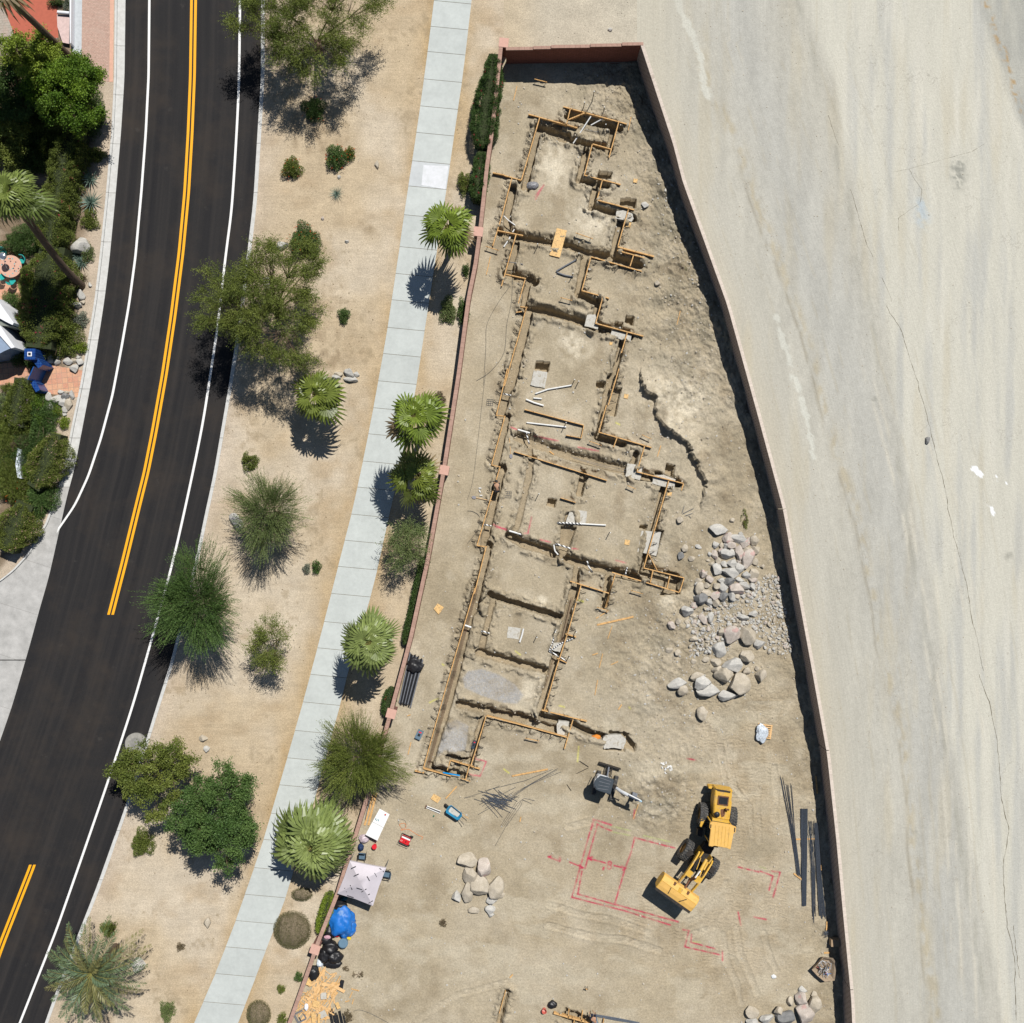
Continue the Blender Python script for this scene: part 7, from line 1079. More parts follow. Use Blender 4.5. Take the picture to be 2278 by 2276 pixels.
n = len(prof); m.add(vs, [(2 * i, 2 * i + 1, 2 * i + 3, 2 * i + 2) for i in range(n - 1)] + [(2 * n + 2 * i + 2, 2 * n + 2 * i + 3, 2 * n + 2 * i + 1, 2 * n + 2 * i) for i in range(n - 1)] + [(0, 1, 2 * n + 1, 2 * n), (2 * n - 2, 2 * n - 1, 4 * n - 1, 4 * n - 2)])
bk = fb(m, 'bucket', yel_f)
for s_ in (-1, 1): pl = MB().prism([(x, z) for x, z in prof] + [(1.05, 1.7), (.7, 1.45)], -.025, .025, Matrix.Translation((bx, by + s_ * (hw + .026), 0)) @ Matrix.Rotation(math.pi / 2, 4, 'X')).build('end_plate', yel_p, bk)
MB().box((bx + 1.2, by, 2.325), (.26, 3.26, .06)).build('cutting_edge', dark_m, bk); MB().bar((bx + .45, by - .72, 2.515), (bx + .98, by - .62, 2.44), .05, .04).build('wear_strip', dark_m, bk); MB().bar((bx + .5, by + .78, 2.51), (bx + 1.0, by + .42, 2.44), .05, .04).build('wear_strip', dark_m, bk); MB().box((bx + .22, by, 2.47), (.34, .3, .07)).build('linkage_pad', yel_p, bk)
for s_ in (-.62, .62): MB().box((bx + .05, by + s_, 2.42), (.22, .16, .16)).build('hinge_lug', rustm, bk)
MB().bar((bx + .40, by - hw, 2.512), (bx + .40, by + hw, 2.512), .02, .015).build('crease_rib', yel_p, bk)
# ------------------------------------------------------------ compact excavator
eb = gc('X', 440, 610, 0); EX = empty('mini_excavator', eb, 0, 'small dark grey tracked excavator with canopy roof and white topped arm', 'excavator'); slateg = simple('charcoal_canopy', (.055, .068, .08), .4, .1, 4, .4); whitep = simple('pale_grey_paint', (.60, .62, .64), .4, .08, 4)
E_ = lambda x, y, z=0: gc('X', x, y, z) - eb
def epoly(name, pts, z0, z1, mat, bevel=.02, parent=EX): P = [E_(x, y, z1) for x, y in pts]; m = MB(); m.prism([(p.x, p.y) for p in P][::-1], z0, z1); return m.build(name, mat, parent, bevel=bevel)
for x0, y0, x1, y1 in ((318, 315, 185, 830), (692, 425, 560, 930)):
    a, b_ = E_(x0, y0), E_(x1, y1); d = (b_ - a).normalized(); m = MB(); L = (b_ - a).length; nn = 12; Mx = Matrix.Translation(a) @ Matrix.Rotation(math.atan2(d.y, d.x), 4, 'Z') @ Matrix.Rotation(math.pi / 2, 4, 'X'); pts = [(.0 + .22 - .22 * math.cos(t), .22 + .22 * math.sin(t)) for t in np.linspace(-math.pi / 2, math.pi / 2, 7)] + [(L - .22 + .22 * math.cos(t), .22 + .22 * math.sin(t)) for t in np.linspace(math.pi / 2, -math.pi / 2, 7)]
    m.prism(pts, -.14, .14, Mx); tr = m.build('track', rub, EX); m = MB()
    for k in range(16): p = a + d * (L * (k + .5) / 16) + Vector((0, 0, .45)); m.bar(p + Vector((-d.y, d.x, 0)) * .14, p - Vector((-d.y, d.x, 0)) * .14, .055, .035)
    m.build('track_pads', rub, tr)
a, b_ = E_(318, 155, .3), E_(778, 296, .3); m = MB(); m.bar(a, b_, .08, .34); m.build('dozer_blade', dark_m, EX)
for x0, y0, x1, y1 in ((470, 225, 425, 450), (605, 265, 560, 470)): m = MB(); m.bar(E_(x0, y0, .3), E_(x1, y1, .35), .06, .1); m.build('blade_arm', dark_m, EX)
MB().tube([E_(528, 250, .35), E_(492, 460, .4)], .075, 10).build('blade_cylinder', MT['grayp'], EX, True); MB().bar(E_(470, 320, .33), E_(590, 325, .33), .06, .08).build('blade_crossbar', dark_m, EX)
c0 = E_(420, 640, .9); MB().lathe([(.35, .3), (.62, .45), (.64, .5), (.5, .52)], 24, Matrix.Translation((c0.x, c0.y, 0))).build('slew_ring', dark_m, EX)
epoly('engine_body', [(250, 500), (300, 440), (560, 520), (600, 700), (520, 830), (300, 770), (215, 680), (215, 580)], .5, 1.25, whitep, .04); epoly('seat', [(380, 580), (470, 600), (450, 690), (360, 670)], 1.25, 1.7, MT['blackp'], .03)
epoly('canopy_roof', [(345, 438), (500, 478), (640, 528), (612, 650), (560, 852), (400, 800), (250, 748), (212, 640), (222, 560), (270, 490)], 2.25, 2.36, slateg, .04)
for k in range(4): MB().bar(E_(330 - 20 * k + 10, 490 + 75 * k, 2.375), E_(575 - 22 * k, 568 + 60 * k, 2.375), .035, .025).build('roof_rib', MT['grayp'], EX)
MB().tube([E_(212, 690, 1.9), E_(208, 600, 2.2), E_(240, 520, 2.28), E_(345, 428, 2.3), E_(470, 462, 2.3)], .035, 8).build('rear_rail', whitep, EX, True)
for x, y in ((270, 500), (240, 730), (610, 540), (545, 830)): q = E_(x, y, 2.2); MB().tube([(q.x, q.y, .8), (q.x, q.y, 2.26)], .03, 8).build('canopy_post', dark_m, EX)
MB().bar(E_(610, 655, 1.1), E_(690, 700, 1.3), .24, .3).build('swing_post', dark_m, EX); MB().tube([E_(660, 690, 1.1), E_(790, 780, 1.9), E_(930, 850, 2.25), E_(1100, 935, 2.05)], [.13, .13, .12, .10], 8).build('boom', whitep, EX, True); MB().tube([E_(700, 735, 1.1), E_(880, 835, 1.8)], .05, 8).build('boom_cylinder', MT['grayp'], EX, True)
MB().tube([E_(1235, 1000, 2.15), E_(1130, 950, 2.1), E_(1085, 925, 1.5), E_(1050, 915, .75)], [.07, .1, .1, .08], 8).build('dipper_arm', simple('pale_blue_paint', (.30, .45, .55), .4, .1, 4), EX, True); MB().tube([E_(960, 850, 2.5), E_(1200, 970, 2.35)], .05, 8).build('arm_cylinder', MT['pvc'], EX, True)
q = E_(1070, 890, .5); m = MB(); m.prism([(-.25, .0), (.2, .05), (.3, .35), (.1, .6), (-.1, .6), (-.2, .3)], -.2, .2, Matrix.Translation((q.x, q.y, .05)) @ Matrix.Rotation(R(70), 4, 'Z') @ Matrix.Rotation(math.pi / 2, 4, 'X')); m.build('bucket', MT['grayp'], EX); MB().box((q.x + .05, q.y + .12, 1.65), (.3, .3, .05)).build('hose_plate', MT['grayp'], EX); MB().tube([E_(760, 800, 1.2), E_(860, 885, 1.0), E_(880, 860, 1.4)], .04, 6).build('hose', MT['blackp'], EX)
# ------------------------------------------------------------ people
skin_m = simple('skin', (.42, .24, .15), .6, .05, 4); hair_m = simple('dark_hair', (.02, .015, .012), .7, .2, 8)
def skinned(name, verts, edges, radii, mat, parent, sub=2):
    me = bpy.data.meshes.new(name); me.from_pydata(verts, edges, []); o = bpy.data.objects.new(name, me); COL.objects.link(o); md = o.modifiers.new('s', 'SKIN'); sv = me.skin_vertices[0].data
    for i, r_ in enumerate(radii): sv[i].radius = (r_, r_) if not isinstance(r_, tuple) else r_
    sv[0].use_root = True; o.modifiers.new('u', 'SUBSURF').levels = sub; dg = bpy.context.evaluated_depsgraph_get(); dg.update(); m2 = bpy.data.meshes.new_from_object(o.evaluated_get(dg)); m2.name = name; bpy.data.objects.remove(o); m2.materials.clear(); m2.materials.append(mat)
    m2.polygons.foreach_set('use_smooth', [True] * len(m2.polygons)); return link(name, m2, parent)
def person(label, loc, rz, J, shirt, trou, cap, capbrim=True):
    e = empty('person', loc, rz, label, 'person'); K = ['pelvis', 'waist', 'chest', 'neck', 'head', 'crown', 'shL', 'elL', 'wrL', 'haL', 'shR', 'elR', 'wrR', 'haR', 'hpL', 'knL', 'anL', 'toL', 'hpR', 'knR', 'anR', 'toR']; V = [Vector(J[k]) for k in K]; ix = {k: i for i, k in enumerate(K)}
    E = [('pelvis', 'waist'), ('waist', 'chest'), ('chest', 'neck'), ('neck', 'head'), ('head', 'crown')] + [(a + s_, b + s_) for s_ in 'LR' for a, b in (('sh', 'el'), ('el', 'wr'), ('wr', 'ha'), ('hp', 'kn'), ('kn', 'an'), ('an', 'to'))] + [('chest', 'shL'), ('chest', 'shR'), ('pelvis', 'hpL'), ('pelvis', 'hpR')]
    rad = dict(pelvis=.13, waist=.12, chest=.14, neck=.055, head=.095, crown=.075, sh=.065, el=.045, wr=.03, ha=.038, hp=.095, kn=.062, an=.042, to=.04); rr2 = [rad.get(k, rad.get(k[:2])) for k in K]; Ei = [(ix[a], ix[b]) for a, b in E]; VV = list(V)
    for s_ in 'LR':
        h = Vector(J['ha' + s_]); d = (h - Vector(J['wr' + s_])).normalized(); sd = d.cross(Vector((0, 0, 1))); sd = sd.normalized() if sd.length > .01 else Vector((1, 0, 0))
        for k in range(5):
            o = (k - 1.5) * .022 if k < 4 else -.05; ln = (.08, .09, .085, .07, .05)[k]; mid = h + sd * o + d * ln * .55; tip = h + sd * o * 1.15 + d * ln * .9 + Vector((0, 0, -.025)); n0 = len(VV); VV += [mid, tip]; rr2 += [.010, .008]; Ei += [(ix['ha' + s_], n0), (n0, n0 + 1)]
    skinned('body', VV, Ei, rr2, skin_m, e)
    def sub_(name, keys, grow, mat):
        id_ = {k: i for i, k in enumerate(keys)}; skinned(name, [Vector(J[k]) for k in keys], [(id_[a], id_[b]) for a, b in E if a in id_ and b in id_], [rad.get(k, rad.get(k[:2])) + grow for k in keys], mat, e)
    sub_('shirt', ['waist', 'chest', 'shL', 'elL', 'shR', 'elR'], .022, shirt); sub_('trousers', ['pelvis', 'hpL', 'knL', 'anL', 'hpR', 'knR', 'anR'], .02, trou)
    for s_ in 'LR': a_, b_ = Vector(J['an' + s_]), Vector(J['to' + s_]); MB().bar(a_ - (b_ - a_) * .25, b_ + (b_ - a_) * .2, .10, .09).build('boot', MT['blackp'], e, bevel=.02)
    hd, cr = Vector(J['head']), Vector(J['crown']); up = (cr - hd).normalized(); Mh = Matrix.Translation(hd) @ up.to_track_quat('Z', 'Y').to_matrix().to_4x4(); MB().lathe([(.100, .0), (.105, .05), (.09, .11), (.05, .145), (.005, .155)], 20, Mh).build('cap', cap, e, True); MB().lathe([(.098, -.06), (.104, .0), (.1, .02)], 18, Mh).build('hair', hair_m, e, True)
    fw = Vector(J['face']).normalized(); fw = (fw - up * fw.dot(up)).normalized(); sd = up.cross(fw)
    if capbrim: MB().box((hd + fw * .13 + up * .03), (.12, .15, .015), M=Matrix(((fw.x, sd.x, up.x, 0), (fw.y, sd.y, up.y, 0), (fw.z, sd.z, up.z, 0), (0, 0, 0, 1)))).build('cap_brim', cap, e)
    MB().tube([hd + fw * .08 - up * .0, hd + fw * .125 - up * .03], [.012, .018], 6).build('nose', skin_m, e); 
    for s_ in (-1, 1): MB().tube([hd + fw * .088 + sd * .033 * s_ - up * .0, hd + fw * .094 + sd * .033 * s_], .012, 6).build('eye', MT['blackp'], e); MB().tube([hd + sd * .092 * s_ - up * .03, hd + sd * .1 * s_ + up * .02], .018, 6).build('ear', skin_m, e)
    MB().tube([hd + fw * .09 - up * .065 - sd * .025, hd + fw * .09 - up * .065 + sd * .025], .008, 5).build('mouth', simple('lips', (.35, .14, .11), .6), e)
    return e
navy = simple('navy_cloth', (.018, .022, .045), .9, .2, 8); jean = simple('light_jeans', (.22, .33, .42), .9, .2, 8); black_c = simple('black_cloth', (.018, .018, .022), .85, .3, 8); grey_c = simple('dark_grey_cloth', (.035, .04, .042), .85, .3, 8)
# bending forward, local +x is where the worker faces
bend = dict(pelvis=(-.22, 0, .88), waist=(-.08, 0, 1.02), chest=(.18, 0, 1.12), neck=(.36, 0, 1.12), head=(.48, 0, 1.10), crown=(.60, 0, 1.12), face=(.3, 0, -1), shL=(.24, .19, 1.10), elL=(.34, .25, .84), wrL=(.46, .18, .62), haL=(.49, .16, .54), shR=(.24, -.19, 1.10), elR=(.36, -.24, .84), wrR=(.50, -.15, .64), haR=(.53, -.13, .56),
            hpL=(-.22, .1, .85), knL=(.0, .14, .46), anL=(-.16, .14, .08), toL=(.0, .15, .04), hpR=(-.22, -.1, .85), knR=(.04, -.15, .46), anR=(-.10, -.15, .08), toR=(.06, -.17, .04))
p = gc('V', 1300, 640, .9); person('worker in navy shirt and light jeans bending over the boards at the bottom edge', (p.x, p.y, 0), R(112), bend, navy, jean, navy)
sc2 = dict(bend); p = gc('Y', 905, 900, .7); person('worker dressed in black bending in the trench beside the lying shovel', (p.x, p.y, -.35), R(95), sc2, grey_c, black_c, grey_c)
# shovels
def shovel(label, c, hx, hy, bx_, by_, hm):
    a, b_ = gc(c, hx, hy, .12), gc(c, bx_, by_, .05); e = empty('shovel', (b_.x, b_.y, 0), 0, label, 'shovel'); b0 = Vector((b_.x, b_.y, 0)); d = (a - b_).normalized(); MB().tube([a - b0, b_ - b0 + d * .2], .022, 7).build('handle', hm, e, True); sd = Vector((-d.y, d.x, 0)); m = MB(); q = b_ - b0
    P = [q + d * .2 + sd * .03, q + d * .15 + sd * .11, q - d * .05 + sd * .12, q - d * .17, q - d * .05 - sd * .12, q + d * .15 - sd * .11, q + d * .2 - sd * .03]; m.add([p_ + Vector((0, 0, .02)) for p_ in P] + [p_ for p_ in P], [tuple(range(7)), tuple(range(13, 6, -1))] + [(i, (i + 1) % 7, 7 + (i + 1) % 7, 7 + i) for i in range(7)]); m.build('blade', MT['grayp'] if False else simple('steel_blade', (.35, .34, .36), .4, .1, 5, .4, .6), e)
shovel('shovel with pale wooden handle lying across the left boards', 'Y', 760, 1305, 185, 1190, MT['wood2']); shovel('shovel with dark blade lying by the middle cross trench', 'J', 332, 550, 346, 700, MT['wood2'])
# ------------------------------------------------------------ canopy, table, generator, chairs, wheelbarrow and other gear
def OB(x, y, z=0): return gc('O', x, y, z)
cn = [OB(640, 632, 2.1), OB(932, 690, 2.1), OB(826, 992, 2.1), OB(542, 893, 2.1)]; pk = OB(722, 800, 3.0); b0 = OB(735, 800, 0); b0.z = 0; e = empty('canopy_tent', b0, 0, 'square mauve white canopy tent with black straps against the block wall', 'canopy'); mauve = simple('mauve_canvas', (.56, .52, .56), .8, .07, 1.5, bump=.15)
m = MB(); vs = [pk - b0]; fs = []
for i in range(4):
    a, b_ = cn[i] - b0, cn[(i + 1) % 4] - b0; n = len(vs); mid = (a + b_) / 2; vs += [a, mid * .97 + (pk - b0) * .03 - Vector((0, 0, .05)), b_, a - Vector((0, 0, .22)), mid * .97 + (pk - b0) * .03 - Vector((0, 0, .27)), b_ - Vector((0, 0, .22))]; ma = (a + (pk - b0)) / 2 - Vector((0, 0, .06)); mb_ = (b_ + (pk - b0)) / 2 - Vector((0, 0, .06)); mc = (mid + (pk - b0)) / 2 - Vector((0, 0, .13)); k = len(vs); vs += [ma, mc, mb_]
    fs += [(0, k, k + 1), (0, k + 1, k + 2), (k, n, n + 1, k + 1), (k + 1, n + 1, n + 2, k + 2), (n, n + 3, n + 4, n + 1), (n + 1, n + 4, n + 5, n + 2)]
m.add(vs, fs); o = m.build('roof', mauve, e, True)
for c_ in cn: q = c_ - b0; MB().tube([(q.x * .97, q.y * .97, 0), (q.x * .97, q.y * .97, 2.08)], .025, 6).build('leg', MT['grayp'], e)
for x1, y1, x2, y2 in ((652, 692, 690, 674), (675, 752, 713, 735), (780, 755, 800, 790), (840, 728, 856, 760), (880, 690, 915, 720), (645, 825, 660, 862), (600, 848, 616, 880), (695, 847, 742, 862), (735, 880, 775, 855), (752, 922, 802, 895), (620, 908, 672, 925), (792, 970, 826, 950)):
    def zz(x, y):
        p_ = OB(x, y, 2.5); d = max(abs((p_ - pk).dot((cn[1] - cn[0]).normalized())), abs((p_ - pk).dot((cn[2] - cn[1]).normalized()))); return 3.0 - .9 * min(1, d / 1.42) + .05
    MB().bar(OB(x1, y1, zz(x1, y1)) - b0, OB(x2, y2, zz(x2, y2)) - b0, .05, .02).build('strap', MT['blackp'], e)
tp = [OB(880, 213, .74), OB(960, 258, .74), OB(862, 470, .74), OB(766, 422, .74)]; b0 = sum(tp, Vector()) / 4; b0.z = 0; e = empty('folding_table', b0, 0, 'long white folding table beside the block wall above the canopy', 'table'); m = MB(); m.prism([((p - b0).x, (p - b0).y) for p in tp][::-1], .70, .74); m.build('tabletop', simple('white_plastic', (.80, .80, .79), .4, .03, 3), e, bevel=.01)
for p in tp: q = (p - b0) * .88; MB().tube([(q.x, q.y, 0), (q.x, q.y, .7)], .015, 6).build('leg', MT['grayp'], e)
m = MB(); m.bar((tp[0] + tp[3]) / 2 - b0 + Vector((0, 0, .743 - .74)), (tp[1] + tp[2]) / 2 - b0 + Vector((0, 0, .743 - .74)), .02, .008); m.build('fold_line', MT['grayp'], e)
q = OB(926, 260, .75); o = MB().lathe([(.06, 0), (.07, .03), (.05, .08)], 10).build('small_pot', simple('red_plastic', (.55, .03, .03), .4, .1), None, True); o.location = (q.x, q.y, .745); setp(o, 'small red lidded pot on the upper end of the white folding table', 'pot')
q = OB(862, 300, .75); m = MB(); [m.box((random.uniform(-.14, .14), random.uniform(-.12, .12), .02), (.08, .05, .03), random.random() * 3) for _ in range(7)]; o = m.build('small_tools', simple('teal_grey_items', (.18, .36, .42), .5, .4, 12)); o.location = (q.x, q.y, .745); setp(o, 'few small bluish items on the white folding table', 'tools')
# generator
gb = OB(1090, 450); e = empty('generator', gb, R(-24), 'red portable generator with black frame on the open dirt', 'generator'); redm = simple('red_machine', (.60, .02, .025), .35, .1, 4, .5); MB().box((0, 0, .40), (.78, .56, .36)).build('fuel_tank', redm, e, bevel=.04)
m = MB()
for y in (-.32, .32): m.tube([(-.44, y, .12), (-.44, y, .62), (.44, y, .62), (.44, y, .12), (-.44, y, .12)], .02, 6)
m.build('frame', MT['blackp'], e); MB().box((0, 0, .2), (.7, .5, .2)).build('engine', dark_m, e); MB().box((-.0, .2, .585), (.7, .12, .02)).build('white_stripe', simple('white_label', (.8, .8, .8), .5), e); MB().lathe([(.05, .58), (.05, .62)], 10, Matrix.Translation((.1, -.05, 0))).build('fuel_cap', MT['blackp'], e)
for s_ in (-.12, -.02): MB().box((-.2 + s_, -.1, .585), (.04, .12, .01)).build('label_mark', simple('pale_mark', (.75, .4, .4), .5), e)
for y in (-.36, .36): m = MB().lathe([(.13, -.04), (.14, 0), (.13, .04)], 16, Matrix.Translation((.38, y, .14)) @ Matrix.Rotation(math.pi / 2, 4, 'X')); m.build('wheel', MT['blackp'], e)
def bucket(label, x, y, r_, h, mat, c='O', rim=None, name='bucket', inner=None):
    p = gc(c, x, y, h); e = empty(name, (p.x, p.y, 0), 0, label, 'bucket'); MB().lathe([(r_ * .8, 0), (r_, h), (r_ * 1.06, h), (r_ * 1.06, h - .03)] if not inner else [(r_ * .8, 0), (r_, h), (r_ * .93, h), (r_ * .74, .03)], 24, cap=not inner).build('shell', mat, e, True); MB().lathe([(r_ * (.96 if not inner else .74), h + .002 if not inner else .03), (r_ * (.9 if not inner else .74), h + .02 if not inner else .04)], 24).build('lid' if not inner else 'inside', rim or mat, e); return e
redb = simple('red_bucket_plastic', (.68, .025, .04), .4, .06, 3); bucket('red lidded bucket below the white folding table', 837, 520, .19, .38, redb); bucket('coral red open bucket near the bottom edge', 702, 541, .20, .36, simple('coral_plastic', (.68, .16, .12), .5, .1, 3), 'V', simple('bucket_residue', (.6, .32, .28), .8, .2, 8), 'bucket', True)
bucket('blue grey round trash barrel beside the blue tarp', 588, 1292, .36, .7, simple('blue_grey_plastic', (.13, .22, .30), .5, .1, 3), name='trash_barrel')
def camp_chair(label, x, y, rz):
    p = OB(x, y, .4); e = empty('camp_chair', (p.x, p.y, 0), rz, label, 'chair', 'folding camp chairs by the canopy'); cb = simple('slate_blue_cloth', (.10, .16, .22), .8, .15, 6); MB().box((0, 0, .43), (.5, .5, .03)).build('seat', cb, e, bevel=.01); MB().box((0, .3, .68), (.52, .04, .5), M=Matrix.Rotation(R(-14), 4, 'X')).build('backrest', cb, e, bevel=.01)
    for s_ in (-1, 1): MB().bar((s_ * .29, -.25, .62), (s_ * .29, .28, .62), .07, .025).build('armrest', MT['blackp'], e); MB().tube([(s_ * .27, -.25, 0), (s_ * .27, .25, .62)], .013, 6).build('leg', MT['blackp'], e); MB().tube([(s_ * .27, .25, 0), (s_ * .27, -.25, .62)], .013, 6).build('leg', MT['blackp'], e)
camp_chair('slate blue camp chair between the white table and the canopy', 742, 592, R(-5)); camp_chair('slate blue camp chair half under the right corner of the canopy', 938, 735, R(-100))
# wheelbarrow
wb = gc('K', 400, 1800); a = math.atan2(-(1840 - 1770), (440 - 350)); e = empty('wheelbarrow', wb, R(-36), 'blue wheelbarrow with dried concrete inside on the dirt', 'wheelbarrow'); e.scale = (1.1, 1.1, 1); blu = simple('blue_tray_plastic', (.025, .22, .38), .4, .08, 3); pr = [(-.62, .2), (-.5, .34), (.45, .3), (.56, .16), (.56, -.16), (.45, -.3), (-.5, -.34), (-.62, -.2)]
m = MB(); vs = [(x, y, .62) for x, y in pr] + [(x * .66, y * .62, .3) for x, y in pr] + [(x * .92, y * .9, .62) for x, y in pr] + [(x * .62, y * .56, .33) for x, y in pr]; n = 8; fs = [(i, (i + 1) % n, 8 + (i + 1) % n, 8 + i) for i in range(n)] + [tuple(range(15, 7, -1))] + [(i, 16 + i, 16 + (i + 1) % n, (i + 1) % n) for i in range(n)] + [(16 + i, 24 + i, 24 + (i + 1) % n, 16 + (i + 1) % n) for i in range(n)] + [tuple(range(24, 32))]; m.add(vs, fs); m.build('tray', blu, e)
m = MB(); m.prism([(x * .72, y * .7) for x, y in pr], .34, .40); m.build('dried_concrete', MT['conc'], e)
for s_ in (-1, 1): MB().tube([(-.5, s_ * .12, .3), (.6, s_ * .22, .45), (1.05, s_ * .28, .62)], .022, 7).build('handle', MT['wood'] if s_ > 0 else MT['blackp'], e); MB().tube([(.35, s_ * .2, .35), (.45, s_ * .22, 0)], .015, 6).build('leg', MT['grayp'], e)
MB().lathe([(.06, -.03), (.19, -.045), (.2, 0), (.19, .045), (.06, .03)], 20, Matrix.Translation((-.72, 0, .2)) @ Matrix.Rotation(math.pi / 2, 4, 'X')).build('wheel', MT['blackp'], e, True)
# toolboxes, level, folded tripod
def boxthing(name, label, c, x, y, d, rz, mats, cat, extra=None):
    p = gc(c, x, y, d[2]); e = empty(name, (p.x, p.y, 0), rz, label, cat); MB().box((0, 0, d[2] / 2), d).build('case', mats[0], e, bevel=.02); MB().box((0, 0, d[2] + .015), (d[0] * .25, d[1] * .4, .03)).build('handle', mats[1], e); MB().box((d[0] * .3, 0, d[2] + .004), (d[0] * .12, d[1] * .5, .01)).build('mark', mats[2], e); return e
boxthing('toolbox', 'slate blue toolbox with a red mark near the block wall', 'K', 115, 1198, (.75, .48, .28), R(65), [simple('slate_box', (.12, .18, .23), .5, .1), MT['blackp'], redb], 'toolbox'); boxthing('toolbox', 'narrow dark box with red ends beside the inner boards', 'K', 550, 1276, (.68, .24, .2), R(72), [simple('dark_box', (.04, .06, .08), .5, .1), MT['blackp'], redb], 'toolbox')
a, b_ = gc('K', 305, 1496, .36), gc('K', 440, 1520, .36); b0 = (a + b_) / 2; b0.z = .31; o = MB().bar(a - b0, b_ - b0, .09, .07).build('spirit_level', simple('bright_blue_paint', (.01, .27, .62), .35, .08)); o.location = b0; setp(o, 'bright blue level lying on the lowest left form board', 'level')
e = empty('folded_tripod', gc('K', 228, 1788), R(-22), 'folded white and black tripod left of the wheelbarrow', 'tripod')
for s_, mt in ((-.07, MT['pvc']), (.0, MT['blackp']), (.07, MT['pvc'])): MB().tube([(-.6, s_, .08), (.6, s_ * 1.3, .08)], .03, 7).build('leg', mt, e)
MB().box((-.62, 0, .08), (.1, .26, .1)).build('head', MT['rust'], e); o = MB().lathe([(.06, 0), (.06, .1), (.03, .16)], 10).build('green_bottle', simple('green_plastic', (.03, .2, .14), .4)); o.location = gc('K', 232, 1840); setp(o, 'small dark green bottle below the folded tripod', 'bottle')
# bags, tarp, jugs
def crumple(name, label, c, x, y, rx, ry, h, mat, cat, seed, group=None, amp=.22, cluster=None):
    r = np.random.default_rng(seed); V, F = icosphere(4); V = V.copy(); o3 = Vector(r.uniform(0, 50, 3)); nn = np.array([mnoise.noise(Vector(v * 1.6) + o3) for v in V]); n2 = np.array([1 - abs(mnoise.noise(Vector(v * 4.5) + o3)) * 2 for v in V]); n3 = np.array([1 - abs(mnoise.noise(Vector(v * 10) + o3)) * 2 for v in V]); V *= (1 + amp * nn + .10 * n2 + .05 * n3)[:, None]
    f = CR[c][2] * S; V[:, 2] = np.maximum(V[:, 2], -.35); V *= np.array((rx / f, ry / f, h * .72)); p = gc(c, x, y, h * .5); o = npmesh(name, V, F, mat, smooth=True); o.location = (p.x, p.y, h * .25); return setp(o, label, cat, group)
bagm = simple('black_bag_plastic', (.016, .016, .018), .42, .3, 6, .4, bump=.5); tarpm = simple('blue_tarp', (.012, .15, .52), .5, .2, 3, .4, bump=.5, dirt=((.16, .28, .5), .06, 1.5)); BG = 'black trash bags along the wall'
crumple('tarp', 'large crumpled blue tarp heap below the canopy', 'O', 575, 1130, 92, 118, .95, tarpm, 'tarp', 3, None, .3); crumple('tarp', 'smaller blue tarp lobe at the right of the large tarp heap', 'O', 640, 1170, 48, 58, .5, tarpm, 'tarp', 4)
for k, (x, y, a, b_, lb) in enumerate([(560, 992, 52, 36, 'black trash bag between the canopy and the blue tarp'), (475, 1195, 45, 50, 'black trash bag with pinkish litter left of the blue tarp'), (450, 1262, 45, 42, 'black trash bag against the wall left of the barrel'), (482, 1330, 58, 52, 'large black trash bag below the barrel'), (520, 1405, 60, 46, 'black trash bag right of the white bag, lower right of the heap'), (432, 1395, 40, 55, 'black trash bag under the white bag'), (500, 1460, 70, 32, 'flat black trash bag at the lower end of the heap'), (350, 1532, 40, 56, 'lone black trash bag over the wall side of the scrap lumber')]):
    crumple('trash_bag', lb, 'O', x, y, a, b_, .6 if k != 6 else .25, bagm, 'trash bag', 20 + k, BG)
crumple('white_bag', 'small white plastic bag beside the lowest pilaster', 'O', 402, 1447, 26, 36, .35, simple('white_bag_plastic', (.62, .68, .74), .4, .08), 'bag', 40); crumple('litter', 'pink and white litter on a trash bag', 'O', 470, 1222, 24, 14, .15, simple('pink_litter', (.5, .3, .36), .6, .5, 30), 'litter', 41).location.z = .55; crumple('white_wrap', 'crumpled pale plastic wrap at the lower end of the white folding table', 'O', 752, 456, 38, 34, .35, simple('pale_wrap', (.5, .42, .46), .4, .35, 14), 'plastic wrap', 42)
crumple('black_rubbish', 'crumpled black plastic with pink tape near the bottom edge', 'V', 800, 460, 52, 42, .3, bagm, 'rubbish', 43); crumple('black_hose_tangle', 'tangled black hoses on the upper end of the pipe stack', 'K', 85, 640, 58, 50, .18, bagm, 'hoses', 44, None, .5).location.z = .35; crumple('cable_cluster', 'dark and silver coil of ducting in the northern pad', 'C', 410, 1700, 62, 40, .3, simple('silver_black_duct', (.22, .22, .23), .4, .9, 22), 'ducting', 45)
crumple('cloth_scrap', 'white plastic scrap on the dirt above the bottom right boulders', 'U', 700, 90, 36, 30, .12, simple('white_scrap', (.7, .72, .72), .6), 'plastic scrap', 46); crumple('orange_bag', 'small orange sack in the trench beside the splashed footing', 'K', 1525, 1225, 35, 20, .25, simple('orange_sack', (.65, .22, .03), .6), 'sack', 47).location.z = -.25
o = MB().lathe([(.09, 0), (.1, .02), (.1, .34), (.04, .42), (.04, .46)], 14, Matrix.Rotation(R(80), 4, 'Y')).build('red_bottle', redb, None, True); o.location = OB(515, 1225) + Vector((0, 0, .1)); setp(o, 'red bottle lying between trash bags and barrel', 'bottle'); o = MB().box((0, 0, .1), (.38, .22, .2)).build('yellow_jug', simple('yellow_plastic', (.72, .55, .05), .4), None, bevel=.05); o.location = OB(634, 1245); o.rotation_euler = (0, 0, R(-14)); setp(o, 'yellow jug lying above the barrel', 'jug')
